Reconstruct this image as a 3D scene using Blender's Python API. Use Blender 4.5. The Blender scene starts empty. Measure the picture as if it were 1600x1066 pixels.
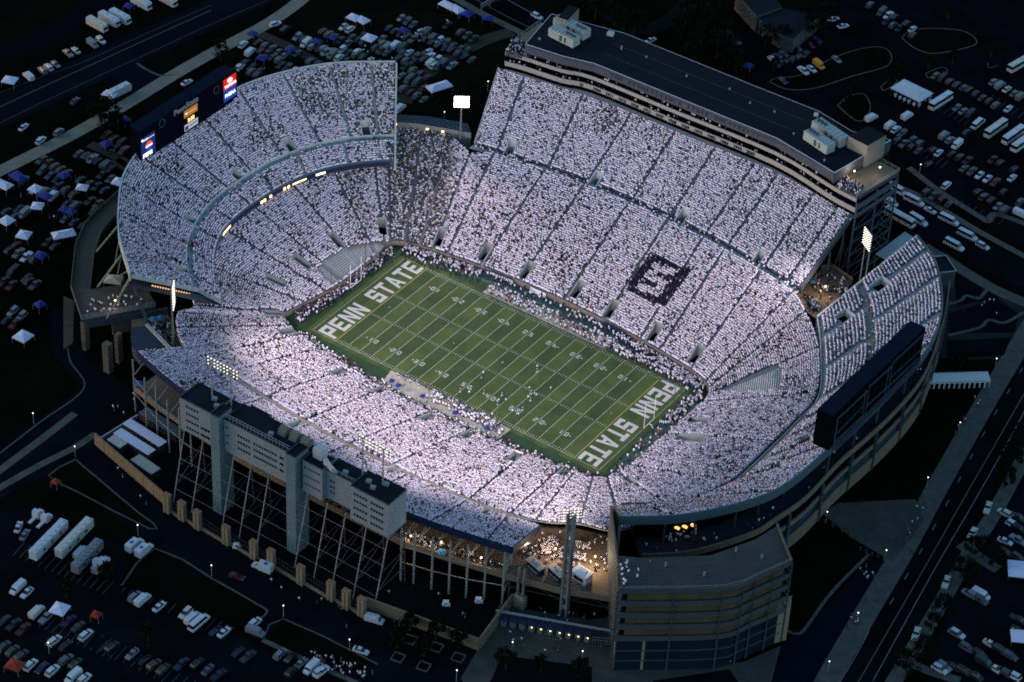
import bpy, math, random
import numpy as np
from mathutils import Vector, Matrix
R = math.radians
random.seed(7); rng = np.random.default_rng(7)
scn = bpy.context.scene
col = scn.collection
# ---------------------------------------------------------------- camera
YAW, PITCH, ROLL, FPX = -0.580812, 0.669832, 0.0548236, 4200.0
CAM = np.array([365.9076, -549.8785, 530.7273])
fw = np.array([math.cos(PITCH) * math.sin(YAW), math.cos(PITCH) * math.cos(YAW), -math.sin(PITCH)])
rt0 = np.cross(fw, [0, 0, 1]); rt0 /= np.linalg.norm(rt0); up0 = np.cross(rt0, fw)
rt = rt0 * math.cos(ROLL) + up0 * math.sin(ROLL); up = -rt0 * math.sin(ROLL) + up0 * math.cos(ROLL)
cd = bpy.data.cameras.new('camera'); cam = bpy.data.objects.new('camera', cd); col.objects.link(cam)
m = Matrix.Identity(4)
for i in range(3):
    m[i][0] = rt[i]; m[i][1] = up[i]; m[i][2] = -fw[i]; m[i][3] = CAM[i]
cam.matrix_world = m
cd.sensor_width = 36; cd.lens = FPX / 1600 * 36; cd.clip_end = 6000; cd.clip_start = 5
scn.camera = cam
# ---------------------------------------------------------------- sky, sun, exposure
SUN_EL, SUN_AZ = R(2.0), R(250)
w = bpy.data.worlds.new('World'); scn.world = w; w.use_nodes = True
nt = w.node_tree; bg = nt.nodes['Background']; sky = nt.nodes.new('ShaderNodeTexSky')
sky.sky_type = 'NISHITA'; sky.sun_disc = False; sky.sun_elevation = SUN_EL; sky.sun_rotation = SUN_AZ
sky.ozone_density = 2.5
nt.links.new(sky.outputs[0], bg.inputs[0]); bg.inputs[1].default_value = 0.15
sl = bpy.data.lights.new('sun', 'SUN'); sl.energy = 0.06; sl.angle = R(12); sl.color = (.8, .87, 1)
so = bpy.data.objects.new('sun', sl); col.objects.link(so)
sd = Vector((math.sin(SUN_AZ) * math.cos(R(25)), math.cos(SUN_AZ) * math.cos(R(25)), math.sin(R(25))))
so.rotation_euler = sd.to_track_quat('Z', 'Y').to_euler()
so.location = (0, 0, 300)
scn.view_settings.view_transform = 'Standard'; scn.view_settings.look = 'None'
scn.view_settings.exposure = 2.6; scn.view_settings.gamma = 1
scn.cycles.use_denoising = False
scn.cycles.max_bounces = 3; scn.cycles.diffuse_bounces = 2; scn.cycles.glossy_bounces = 1
scn.cycles.transmission_bounces = 2; scn.cycles.sample_clamp_indirect = .35; scn.cycles.sample_clamp_direct = 1.6; scn.cycles.filter_width = 1.8
scn.cycles.use_light_tree = True

# ---------------------------------------------------------------- helpers
def at(px, py, z=0.0):
    d = fw * FPX + rt * (px - 800) - up * (py - 533)
    t = (z - CAM[2]) / d[2]
    p = CAM + d * t
    return (float(p[0]), float(p[1]), float(z))
def proj(P):
    d = np.asarray(P, float) - CAM
    k = d @ fw
    return np.stack([800 + FPX * (d @ rt) / k, 533 - FPX * (d @ up) / k], -1)
def ats(pts, z=None):
    return [at(*p) if z is None else at(p[0], p[1], z) for p in pts]
def inpoly(x, y, poly):
    x = np.asarray(x); y = np.asarray(y); c = np.zeros(x.shape, bool); n = len(poly)
    for i in range(n):
        x1, y1 = poly[i]; x2, y2 = poly[(i + 1) % n]
        if y1 == y2: continue
        h = ((y1 > y) != (y2 > y)) & (x < (x2 - x1) * (y - y1) / (y2 - y1) + x1)
        c ^= h
    return c
MATS = {}
def mat(name, c, rough=.8, emit=0, noise=0, scale=3, metal=0, c2=None, spec=.3, attr=None, detail=8):
    if name in MATS: return MATS[name]
    m = bpy.data.materials.new(name); m.use_nodes = True; t = m.node_tree; b = t.nodes['Principled BSDF']
    b.inputs['Base Color'].default_value = (*c, 1); b.inputs['Roughness'].default_value = rough
    b.inputs['Metallic'].default_value = metal; b.inputs['Specular IOR Level'].default_value = spec
    if emit:
        b.inputs['Emission Color'].default_value = (*c, 1); b.inputs['Emission Strength'].default_value = emit; m.cycles.emission_sampling = 'NONE'
    if attr:
        a = t.nodes.new('ShaderNodeAttribute'); a.attribute_name = attr
        t.links.new(a.outputs['Color'], b.inputs['Base Color'])
    elif noise or c2:
        tc = t.nodes.new('ShaderNodeTexCoord'); n = t.nodes.new('ShaderNodeTexNoise'); r = t.nodes.new('ShaderNodeValToRGB')
        n.inputs['Scale'].default_value = scale; n.inputs['Detail'].default_value = detail; n.inputs['Roughness'].default_value = .65
        t.links.new(tc.outputs['Object'], n.inputs['Vector']); t.links.new(n.outputs['Fac'], r.inputs['Fac'])
        e = r.color_ramp.elements; e[0].position = .3; e[1].position = .7
        if c2: a_, b_ = c, c2
        else: a_ = [v * (1 - noise) for v in c]; b_ = [v * (1 + noise) for v in c]
        e[0].color = (*a_, 1); e[1].color = (*b_, 1)
        t.links.new(r.outputs['Color'], b.inputs['Base Color'])
    MATS[name] = m
    return m
class MB:
    def __init__(s): s.v = []; s.f = []; s.m = []
    def poly(s, pts, k=0):
        n = len(s.v); s.v += [tuple(p) for p in pts]; s.f.append(tuple(range(n, n + len(pts)))); s.m.append(k)
    def prism(s, pts, z0, z1, k=0, ktop=None, bottom=True):
        """pts plan polygon (x,y), any winding"""
        a = sum(pts[i][0] * pts[(i + 1) % len(pts)][1] - pts[(i + 1) % len(pts)][0] * pts[i][1] for i in range(len(pts)))
        if a < 0: pts = pts[::-1]
        n = len(s.v); L = len(pts)
        zb = z0 if hasattr(z0, '__len__') else [z0] * L; zt = z1 if hasattr(z1, '__len__') else [z1] * L
        s.v += [(p[0], p[1], zb[i]) for i, p in enumerate(pts)] + [(p[0], p[1], zt[i]) for i, p in enumerate(pts)]
        for i in range(L):
            j = (i + 1) % L; s.f.append((n + i, n + j, n + L + j, n + L + i)); s.m.append(k)
        s.f.append(tuple(n + L + i for i in range(L))); s.m.append(k if ktop is None else ktop)
        if bottom: s.f.append(tuple(n + L - 1 - i for i in range(L))); s.m.append(k)
    def box(s, c, d, rz=0, k=0, ktop=None):
        """c centre of base, d = size"""
        co, si = math.cos(rz), math.sin(rz); h = [(-d[0] / 2, -d[1] / 2), (d[0] / 2, -d[1] / 2), (d[0] / 2, d[1] / 2), (-d[0] / 2, d[1] / 2)]
        s.prism([(c[0] + x * co - y * si, c[1] + x * si + y * co) for x, y in h], c[2], c[2] + d[2], k, ktop)
    def tube(s, p, q, r, n=6, r2=None, k=0):
        p = Vector(p); q = Vector(q); d = q - p
        if d.length < 1e-6: return
        d.normalize(); a = d.orthogonal().normalized(); b = d.cross(a); r2 = r if r2 is None else r2; o = len(s.v)
        for c_, rr in ((p, r), (q, r2)):
            for i in range(n):
                t = 2 * math.pi * i / n; s.v.append(tuple(c_ + a * rr * math.cos(t) + b * rr * math.sin(t)))
        for i in range(n):
            j = (i + 1) % n; s.f.append((o + i, o + j, o + n + j, o + n + i)); s.m.append(k)
        s.f.append(tuple(o + n - 1 - i for i in range(n))); s.m.append(k); s.f.append(tuple(o + n + i for i in range(n))); s.m.append(k)
    def wall(s, pts, z0, z1, th, k=0, ktop=None):
        """a wall of thickness th along a plan polyline, mitred"""
        P = [Vector((p[0], p[1])) for p in pts]; n = len(P); L = []; Rr = []
        for i in range(n):
            d = (P[min(i + 1, n - 1)] - P[max(i - 1, 0)]).normalized(); nn = Vector((-d.y, d.x)) * th / 2
            L.append(P[i] + nn); Rr.append(P[i] - nn)
        zb = z0 if hasattr(z0, '__len__') else [z0] * n; zt = z1 if hasattr(z1, '__len__') else [z1] * n
        kt = k if ktop is None else ktop; o = len(s.v)
        for i in range(n):
            s.v += [(L[i].x, L[i].y, zb[i]), (L[i].x, L[i].y, zt[i]), (Rr[i].x, Rr[i].y, zt[i]), (Rr[i].x, Rr[i].y, zb[i])]
        for i in range(n - 1):
            a = o + 4 * i; b = a + 4
            s.f += [(a, a + 1, b + 1, b), (a + 1, a + 2, b + 2, b + 1), (a + 2, a + 3, b + 3, b + 2), (a + 3, a, b, b + 3)]; s.m += [k, kt, k, k]
        s.f += [(o + 3, o + 2, o + 1, o), (o + 4 * n - 4, o + 4 * n - 3, o + 4 * n - 2, o + 4 * n - 1)]; s.m += [k, k]
    def ribbon(s, A, B, k=0):
        for i in range(len(A) - 1): s.poly([A[i], A[i + 1], B[i + 1], B[i]], k)
    def rail(s, pts, h=1.1, r=.04, step=2.0, nr=2):
        for i in range(len(pts) - 1):
            a = Vector(pts[i]); b = Vector(pts[i + 1])
            for q in range(nr):
                z = Vector((0, 0, h * (1 - q * .5))); s.tube(a + z, b + z, r, 4)
            n = max(1, int((b - a).length / step))
            for j in range(n): c = a.lerp(b, j / n); s.tube(c, c + Vector((0, 0, h)), r, 4)
    def build(s, name, mats, parent=None):
        me = bpy.data.meshes.new(name); me.from_pydata(s.v, [], s.f)
        if not isinstance(mats, (list, tuple)): mats = [mats]
        for x in mats: me.materials.append(x)
        if len(mats) > 1: me.polygons.foreach_set('material_index', s.m)
        me.update(); o = bpy.data.objects.new(name, me); col.objects.link(o)
        if parent is not None: o.parent = parent; o.location = -Vector(parent.location) if parent.get('_w') else (0, 0, 0)
        return o
def tag(o, label=None, cat=None, group=None, kind=None):
    if label: o['label'] = label
    if cat: o['category'] = cat
    if group: o['group'] = group
    if kind: o['kind'] = kind
    return o
def thing(name, label, cat, loc=(0, 0, 0), rz=0, group=None, world=True):
    """Empty at the base; world=True: its parts are written in world coordinates"""
    o = bpy.data.objects.new(name, None); col.objects.link(o); o.location = loc[:3]; o.rotation_euler = (0, 0, rz)
    o.empty_display_size = 1
    tag(o, label, cat, group)
    if world: o['_w'] = 1
    return o
def struct(name, mb, m): return tag(mb.build(name, m), kind='structure')
def dup(o, parent=None):
    c = o.copy(); col.objects.link(c)
    if parent is not None: c.parent = parent
    for ch in KIDS.get(o.name, ()): dup(ch, c)
    return c
KIDS = {}
def kids(root):
    for o in col.objects:
        if o.parent is not None: KIDS.setdefault(o.parent.name, [])
    KIDS[root.name] = [o for o in col.objects if o.parent is root]
    for o in KIDS[root.name]: KIDS[o.name] = [q for q in col.objects if q.parent is o]
def cr(P, sub=6):
    """Catmull-Rom through rows of P"""
    P = np.asarray(P, float); n = len(P)
    Q = np.vstack([2 * P[0] - P[1], P, 2 * P[-1] - P[-2]]); out = []
    for i in range(n - 1):
        p0, p1, p2, p3 = Q[i], Q[i + 1], Q[i + 2], Q[i + 3]
        for j in range(sub):
            t = j / sub
            out.append(.5 * ((2 * p1) + (-p0 + p2) * t + (2 * p0 - 5 * p1 + 4 * p2 - p3) * t * t + (-p0 + 3 * p1 - 3 * p2 + p3) * t ** 3))
    out.append(P[-1]); return np.array(out)

def spot(loc, target, e, name='floodlight_lamp', ang=140, c=(1, .84, .865)):
    l = bpy.data.lights.new(name, 'SPOT'); l.energy = e; l.spot_size = R(ang); l.spot_blend = 1; l.shadow_soft_size = 1.5; l.color = c
    o = bpy.data.objects.new(name, l); col.objects.link(o); o.location = loc
    o.rotation_euler = (Vector(target) - Vector(loc)).to_track_quat('-Z', 'Y').to_euler(); return o
# palette of plain materials
M_conc = mat('concrete', (.27, .29, .28), noise=.18, scale=.6)
M_concl = mat('pale_concrete', (.42, .45, .43), noise=.12, scale=.5)
M_tan = mat('tan_concrete', (.30, .24, .17), noise=.1, scale=.4)
M_cream = mat('cream_fascia', (.42, .40, .36), noise=.06, scale=.4)
M_alu = mat('aluminium_bench', (.40, .395, .37), rough=.5, noise=.15, scale=.8)
M_aisle = mat('aisle_concrete', (.13, .14, .17), noise=.2, scale=.5)
M_aisleg = mat('aisle_pale', (.30, .37, .36), noise=.1, scale=.5)
M_steel = mat('galvanised_steel', (.30, .33, .35), rough=.5, metal=.2, noise=.1)
M_dsteel = mat('dark_steel', (.045, .055, .065), rough=.6, noise=.2)
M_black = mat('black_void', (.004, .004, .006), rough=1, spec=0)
M_navy = mat('navy_paint', (.008, .02, .06), rough=.6, noise=.2)
M_blue = mat('royal_blue_fascia', (.02, .06, .22), rough=.5)
M_roof = mat('dark_roof_membrane', (.0055, .008, .013), rough=.9, noise=.35, scale=.08, spec=.1)
M_white = mat('white_paint', (.72, .74, .76), rough=.6, noise=.04)
M_panel = mat('grey_metal_panel', (.16, .20, .22), rough=.55, noise=.06, scale=.3)
M_glass = mat('dark_window', (.006, .008, .012), rough=.25)
M_brick = mat('tan_brick', (.26, .20, .14), noise=.12, scale=1.5)
M_deck = mat('brown_deck', (.16, .115, .075), noise=.2, scale=.25)
M_pave = mat('pale_pavement', (.10, .11, .10), noise=.22, scale=.25, spec=.1)
M_side = mat('sidewalk', (.078, .082, .070), noise=.3, scale=.3, spec=0)
M_asph = mat('asphalt', (.0046, .0054, .0072), noise=.6, scale=.05, spec=0)
M_asph2 = mat('worn_asphalt', (.0045, .0068, .0105), noise=.3, scale=.04, spec=0)
M_grass = mat('dark_grass', (.0014, .0022, .0016), c2=(.0052, .0060, .0036), scale=.05, spec=0)
M_dirt = mat('trampled_grass', (.0052, .0058, .0035), noise=.5, scale=.06, spec=0)
M_line = mat('road_paint', (.16, .17, .17), noise=.2, scale=.6)
M_yline = mat('yellow_road_paint', (.10, .08, .03), noise=.2)
# ================================================================ playing field
YD = .9144
def field_mat():
    m = bpy.data.materials.new('mown_turf'); m.use_nodes = True; t = m.node_tree; b = t.nodes['Principled BSDF']
    b.inputs['Roughness'].default_value = .9; b.inputs['Specular IOR Level'].default_value = .1
    tc = t.nodes.new('ShaderNodeTexCoord'); sx = t.nodes.new('ShaderNodeSeparateXYZ'); t.links.new(tc.outputs['Object'], sx.inputs[0])
    d = t.nodes.new('ShaderNodeMath'); d.operation = 'DIVIDE'; d.inputs[1].default_value = 10 * YD; t.links.new(sx.outputs[0], d.inputs[0])
    f = t.nodes.new('ShaderNodeMath'); f.operation = 'FRACT'; a = t.nodes.new('ShaderNodeMath'); a.operation = 'ADD'; a.inputs[1].default_value = 100
    t.links.new(d.outputs[0], a.inputs[0]); t.links.new(a.outputs[0], f.inputs[0])
    g = t.nodes.new('ShaderNodeMath'); g.operation = 'GREATER_THAN'; g.inputs[1].default_value = .5; t.links.new(f.outputs[0], g.inputs[0])
    mx = t.nodes.new('ShaderNodeMix'); mx.data_type = 'RGBA'; t.links.new(g.outputs[0], mx.inputs['Factor'])
    mx.inputs['A'].default_value = (.045, .072, .027, 1); mx.inputs['B'].default_value = (.063, .092, .030, 1)
    n = t.nodes.new('ShaderNodeTexNoise'); n.inputs['Scale'].default_value = .12; n.inputs['Detail'].default_value = 8; t.links.new(tc.outputs['Object'], n.inputs['Vector'])
    mm = t.nodes.new('ShaderNodeMix'); mm.data_type = 'RGBA'; mm.blend_type = 'MULTIPLY'; mm.inputs['Factor'].default_value = .55
    t.links.new(mx.outputs['Result'], mm.inputs['A']); r = t.nodes.new('ShaderNodeValToRGB'); r.color_ramp.elements[0].position = .3; r.color_ramp.elements[0].color = (.45, .5, .45, 1)
    r.color_ramp.elements[1].position = .7; r.color_ramp.elements[1].color = (1.35, 1.25, 1.1, 1)
    t.links.new(n.outputs['Fac'], r.inputs['Fac']); t.links.new(r.outputs['Color'], mm.inputs['B'])
    t.links.new(mm.outputs['Result'], b.inputs['Base Color'])
    return m
M_turf = field_mat(); M_chalk = mat('field_paint', (.46, .49, .42), noise=.15, scale=1.2)
M_apron = mat('green_track', (.035, .075, .062), noise=.2, scale=.3)
def yE(x): return 36.4 - .00176 * x * x
INNER = [(-61.5, 0), (-61.5, 10), (-62, 18), (-63.2, 24), (-62.2, 28), (-59, 29.8), (-54, 31.4), (-49, 32.3), (-44, 33), (-31, yE(31)), (-16.6, yE(16.6)), (.5, 36.4), (16.7, yE(16.7)), (31, yE(31)), (39, yE(39)), (52, yE(52)), (59, 29.4), (61.3, 27.4), (63, 24.5), (63.6, 20), (63.4, 10), (63, 0), (62.6, -10), (62.2, -19), (61.4, -24), (60, -27.8), (56.5, -30.4), (52, -31.6), (46.5, -yE(46.5)), (34.3, -yE(34.3)), (24.5, -yE(24.5)), (14.6, -yE(14.6)), (0, -36.4), (-17.6, -yE(17.6)), (-32, -yE(32)), (-46, -yE(46)), (-52, -31.4), (-57, -30.2), (-60, -29.2), (-63, -28), (-65.8, -25.5), (-64.3, -17), (-62.5, -8), (-61.5, 0)]
M_fieldside = mat('sideline_turf', (.022, .05, .022), noise=.25, scale=.3, spec=.1)
b = MB(); P = [(p[0], p[1]) for p in INNER[:-1]]
b.poly([(p[0], p[1], .012) for p in P][::-1]); struct('field_surround', b, M_fieldside)
b = MB(); hx, hy = 60 * YD + 1.8, 26.667 * YD + 1.8
b.poly([(-hx, -hy, .02), (hx, -hy, .02), (hx, hy, .02), (-hx, hy, .02)]); struct('playing_field', b, M_turf)
# green running apron along the east side and the south end
b = MB()
xs = np.linspace(-44, 58, 30)
b.ribbon([(x, yE(x) - .25, .028) for x in xs], [(x, yE(x) - 5.2 - .5 * math.sin(x * .1), .028) for x in xs])
ys = np.linspace(-22, 22, 12); b.ribbon([(62.6, y, .028) for y in ys], [(57.6, y, .028) for y in ys]); struct('running_track', b, M_apron)
b = MB()
b.poly([(-23, -25.2, .032), (-21.5, -32, .032), (22.5, -32.2, .032), (23, -25.2, .032)][::-1])
b.poly([(-24, 25.2, .032), (24, 25.2, .032), (24.5, 30.6, .032), (-24, 30.6, .032)][::-1])
struct('bench_area_pavement', b, mat('team_bench_pavement', (.33, .31, .25), noise=.2, scale=.4))
b = MB(); lw = .115
def fl(x0, y0, x1, y1, z=.036): b.poly([(x0, y0, z), (x1, y0, z), (x1, y1, z), (x0, y1, z)])
H = 26.667 * YD
for i in range(-10, 11):
    x = i * 5 * YD; k = lw * (1.2 if abs(i) == 10 else 1)
    fl(x - k / 2, -H, x + k / 2, H)
for s in (-1, 1):
    fl(-60 * YD, s * H - .05, 60 * YD, s * H + .05, .0405); fl(s * 60 * YD - .05, -H, s * 60 * YD + .05, H, .0455)
for i in range(-49, 50):
    if i % 5 == 0: continue
    x = i * YD
    for y in (-H + .9, H - .9, -6.1, 6.1): fl(x - .06, y - .45, x + .06, y + .45)
for s in (-1, 1): fl(s * 47 * YD - .06, -.6, s * 47 * YD + .06, .6)
struct('field_markings', b, M_chalk)
b = MB()
for s in (-1, 1): fl(s * 50 * YD - .15, -H, s * 50 * YD + .15, H, .052)
struct('goal_lines', b, mat('gold_line_paint', (.30, .26, .08)))
def strokes(ch):
    """block letters on a 5 x 7 grid: list of convex polygons"""
    t = 1.4
    V = lambda x: [(x, 0), (x + t, 0), (x + t, 7), (x, 7)]
    Hh = lambda y, x0=0, x1=5: [(x0, y), (x1, y), (x1, y + t), (x0, y + t)]
    m = (7 - t) / 2
    return {'P': [V(0), Hh(7 - t, t), Hh(2.5, t), [(5 - t, 2.5 + t), (5, 2.5 + t), (5, 7 - t), (5 - t, 7 - t)]],
            'E': [V(0), Hh(0, t), Hh(m, t, 4.2), Hh(7 - t, t)],
            'N': [V(0), V(5 - t), [(t, 7), (t, 4.6), (5 - t, 0), (5 - t, 2.4)]],
            'S': [Hh(0), Hh(m), Hh(7 - t), [(0, m + t), (t, m + t), (t, 7 - t), (0, 7 - t)], [(5 - t, t), (5, t), (5, m), (5 - t, m)], [(0, t), (t, t), (t, 2.1), (0, 2.1)], [(5 - t, 4.9), (5, 4.9), (5, 7 - t), (5 - t, 7 - t)]],
            'T': [Hh(7 - t), [(2.5 - t / 2, 0), (2.5 + t / 2, 0), (2.5 + t / 2, 7 - t), (2.5 - t / 2, 7 - t)]],
            'A': [[(0, 0), (t, 0), (2.9, 7), (1.75, 7)], [(5 - t, 0), (5, 0), (3.25, 7), (2.1, 7)], [(1.2, 1.5), (3.8, 1.5), (3.6, 2.6), (1.4, 2.6)]], ' ': []}[ch]
for s in (-1, 1):
    b = MB(); txt = 'PENN STATE'; sc = 6.9 / 7; wd = 4.1; gap = .82; sp = 4.1
    tot = 9 * wd + 7 * gap + sp + gap; y = -tot / 2
    for c_ in txt:
        if c_ == ' ': y += sp; continue
        for q, pl in enumerate(strokes(c_)):
            pts = []
            for (u, v) in pl:
                yy = y + u / 5 * wd; xx = 46.45 + v * sc
                pts.append((-xx, yy) if s < 0 else (xx, -yy))
            b.poly([(p[0], p[1], .058 + .004 * q) for p in pts][::1])
        y += wd + gap
    struct('end_zone_lettering', b, mat('lettering_paint', (.44, .43, .38), noise=.12, scale=2))
DIG = {'0': 'abcdef', '1': 'bc', '2': 'abged', '3': 'abgcd', '4': 'fgbc', '5': 'afgcd'}
SEG = {'a': (0, 1.55, 1.1, 1.8), 'b': (.85, .9, 1.1, 1.8), 'c': (.85, 0, 1.1, .9), 'd': (0, 0, 1.1, .25), 'e': (0, 0, .25, .9), 'f': (0, .9, .25, 1.8), 'g': (0, .78, 1.1, 1.03)}
b = MB()
for side in (-1, 1):
    for i, n in enumerate(['10', '20', '30', '40', '50', '40', '30', '20', '10']):
        x0 = (-40 + 10 * i) * YD; y0 = side * (H - 7.6)
        for j, c_ in enumerate(n):
            for q, sg in enumerate(DIG[c_]):
                u0, v0, u1, v1 = SEG[sg]; ox = -1.75 if j == 0 else .65
                pts = [(ox + u0, v0 - .9), (ox + u1, v0 - .9), (ox + u1, v1 - .9), (ox + u0, v1 - .9)]
                pts = [(x0 - side * p[0], y0 - side * p[1], .058 + .004 * q) for p in pts]
                b.poly(pts)
        if i != 4:
            d = (-1 if i < 4 else 1); tip = x0 + d * 2.9
            b.poly([(tip, y0, .058), (tip - d * .7, y0 + .28, .058), (tip - d * .7, y0 - .28, .058)])
struct('yard_numbers', b, M_chalk)

# ================================================================ grandstands
HOLES = []      # portals: (centre, udir, tdir, halfwidth, halflength)
def solve_st(grid, px, py):
    """closest surface sample of a stand to a pixel"""
    d = np.hypot(grid[1][..., 0] - px, grid[1][..., 1] - py); k = np.unravel_index(np.argmin(d), d.shape)
    return k
BLOCK = [(1016, 395), (1080, 423), (1038, 481), (974, 452)]      # seats of the dark block, filled across the aisle
EMPTY = []      # pixel polygons without people
ZONES = []      # (polygon, palette)
PEOPLE = {}
def stand(root, inner, outer, nrow, aisles, portals=(), aisle_m=None, aw=.85, sub=8, fill=.97, pal='white', crowd='bowl', benches=True, pw=3.2, pl=6.5, seatmat=None):
    I = cr(inner, sub); O = cr(outer, sub); M = len(I); st = np.arange(M) / sub
    T = np.arange(nrow + 1) / nrow
    grid = I[:, None, :] * (1 - T)[None, :, None] + O[:, None, :] * T[None, :, None]
    gp = proj(grid)
    holes = []
    for pt in portals:
        px, py = pt[:2]; w_ = pt[2] if len(pt) > 2 else pw; l_ = pt[3] if len(pt) > 3 else pl
        k = solve_st((grid, gp), px, py); c = grid[k]
        i = min(max(k[0], 1), M - 2); j = min(max(k[1], 1), nrow - 1)
        u = grid[i + 1, j] - grid[i - 1, j]; t = grid[i, j + 1] - grid[i, j - 1]; u[2] = 0; sl_ = t[2] / np.hypot(t[0], t[1]); t[2] = 0
        t /= np.linalg.norm(t); u = np.array([t[1], -t[0], 0])
        holes.append((c, u, t, w_ / 2, l_ / 2, sl_))
    def inhole(X, m=0.0):
        r = np.zeros(X.shape[:-1], bool)
        for c, u, t, hw, hl, s_ in holes:
            d = X - c; r |= (np.abs(d[..., 0] * u[0] + d[..., 1] * u[1]) < hw + m) & (np.abs(d[..., 0] * t[0] + d[..., 1] * t[1]) < hl + m)
        return r
    # terrace
    b = MB(); V = []; F = []
    for r in range(nrow):
        z = grid[:, r, 2]; z2 = grid[:, r + 1, 2]
        a0 = grid[:, r, :].copy(); a1 = grid[:, r + 1, :].copy(); a1[:, 2] = z; a2 = grid[:, r + 1, :].copy(); a2[:, 2] = z2
        o = len(V) * M; V += [a0, a1, a2]
        mid = (a0[:-1] + a1[1:]) / 2; hh = inhole(mid)
        for i in range(M - 1):
            if hh[i]: continue
            F.append((o + i, o + i + 1, o + M + i + 1, o + M + i)); F.append((o + M + i, o + M + i + 1, o + 2 * M + i + 1, o + 2 * M + i))
    b.v = np.concatenate(V).tolist(); b.f = F; b.m = [0] * len(F)
    b.build('terrace', seatmat or M_conc, root)
    # aisles (stepped strips), one part each
    for s_ in aisles:
        b = MB()
        i = min(int(round(s_ * sub)), M - 1)
        c0, c1 = I[i], O[i]; d = c1 - c0; d[2] = 0; d /= np.linalg.norm(d); nn = np.array([-d[1], d[0], 0]) * aw / 2; dz = (O[i][2] - I[i][2]) / (2 * nrow)
        for r in range(nrow * 2):
            p = c0 + (c1 - c0) * (r / (2 * nrow)); q = c0 + (c1 - c0) * ((r + 1) / (2 * nrow))
            if inhole(((p + q) / 2)[None])[0]:
                if r < nrow: b = MB()
                else: break
                continue
            z = p[2] + .14; q = q.copy(); q[2] = z; p = p.copy(); p[2] = z; q2 = q.copy(); q2[2] = z + dz
            n0 = len(b.v); b.v += [tuple(p - nn), tuple(p + nn), tuple(q + nn), tuple(q - nn), tuple(q2 + nn), tuple(q2 - nn)]
            b.f += [(n0, n0 + 1, n0 + 2, n0 + 3), (n0 + 3, n0 + 2, n0 + 4, n0 + 5)]; b.m += [0, 0]
        if b.f: b.build('aisle', aisle_m or M_aisle, root)
    ai = [min(int(round(s_ * sub)), M - 1) for s_ in aisles]
    def near_aisle(X, sidx):
        r = np.zeros(len(X), bool)
        for k in ai:
            c0, c1 = I[k], O[k]; d = (c1 - c0)[:2]; L = np.linalg.norm(d); d = d / L
            e = X[:, :2] - c0[:2]; al = e @ d; r |= (np.abs(e[:, 0] * d[1] - e[:, 1] * d[0]) < aw / 2 + .16) & (al > -1) & (al < L + 1)
        return r
    # benches
    if benches:
        b = MB()
        for r in range(nrow):
            tt = (r + .72) / nrow; Pm = I * (1 - tt) + O * tt; z = grid[:, r, 2] + .42
            D = O - I; D[:, 2] = 0; D /= np.linalg.norm(D, axis=1)[:, None]
            A = Pm - D * .13; B_ = Pm + D * .13; A[:, 2] = z; B_[:, 2] = z
            ok = ~near_aisle(Pm, None) & ~inhole(Pm, .3)
            for i in range(M - 1):
                if ok[i] and ok[i + 1]:
                    b.poly([A[i], A[i + 1], B_[i + 1], B_[i]]); a_ = A[i].copy(); a_[2] -= .08; c_ = A[i + 1].copy(); c_[2] -= .08
                    b.poly([a_, c_, A[i + 1], A[i]])
        b.build('bench_rows', M_alu, root)
    # portals: pale side walls round a stair pit, its inner floor blackened as painted shade
    for c, u, t, hw, hl, s_ in holes:
        pr = MB(); cc = np.array(c); zl = c[2] - hl * s_ - .1; zh = c[2] + hl * s_
        for sg in (-1, 1):
            a_ = cc + u * sg * (hw - .12) - t * hl; e_ = cc + u * sg * (hw - .12) + t * hl
            pr.wall([a_[:2], e_[:2]], [zl - 1.2, zl - 1.2], [zl + 1.1, zh + 1.0], .34)
        a_ = cc - u * hw + t * hl; e_ = cc + u * hw + t * hl
        pr.wall([a_[:2], e_[:2]], zl - 1.2, zh + 1.0, .34)
        po = pr.build('portal', M_conc if crowd == 'bowl' else M_concl, root)
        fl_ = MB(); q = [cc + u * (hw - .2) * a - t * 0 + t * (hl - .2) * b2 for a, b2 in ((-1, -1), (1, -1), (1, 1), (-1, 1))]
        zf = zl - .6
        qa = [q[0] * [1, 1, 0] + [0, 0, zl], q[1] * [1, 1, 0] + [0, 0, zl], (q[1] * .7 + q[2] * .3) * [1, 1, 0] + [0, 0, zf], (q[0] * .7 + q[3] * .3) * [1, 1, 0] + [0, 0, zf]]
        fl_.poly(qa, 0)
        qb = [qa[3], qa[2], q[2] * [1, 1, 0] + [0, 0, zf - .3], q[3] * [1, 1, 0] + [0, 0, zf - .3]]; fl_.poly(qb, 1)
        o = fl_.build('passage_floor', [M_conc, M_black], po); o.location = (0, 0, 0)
    # people
    for r in range(nrow):
        tt = (r + .55) / nrow; C = I * (1 - tt) + O * tt; seg = np.linalg.norm(np.diff(C[:, :2], axis=0), axis=1); L = np.concatenate([[0], np.cumsum(seg)])
        n = int(L[-1] / .455); s1 = (np.arange(n) + .5) * .455 + rng.normal(0, .04, n)
        X = np.stack([np.interp(s1, L, C[:, k]) for k in range(3)], 1); X[:, 2] = np.interp(s1, L, grid[:, r, 2])
        pq = proj(X + np.array([0, 0, 1.05])); g = rng.random(n) < fill; g &= (~near_aisle(X, None) | inpoly(pq[:, 0], pq[:, 1], BLOCK)) & ~inhole(X, .25)
        for poly in EMPTY: g &= ~inpoly(pq[:, 0], pq[:, 1], poly)
        D = (I - O); yaw = np.arctan2(np.interp(s1, L, D[:, 1]), np.interp(s1, L, D[:, 0]))
        X = X[g]; X[:, :2] += rng.normal(0, .045, (len(X), 2))
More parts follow.
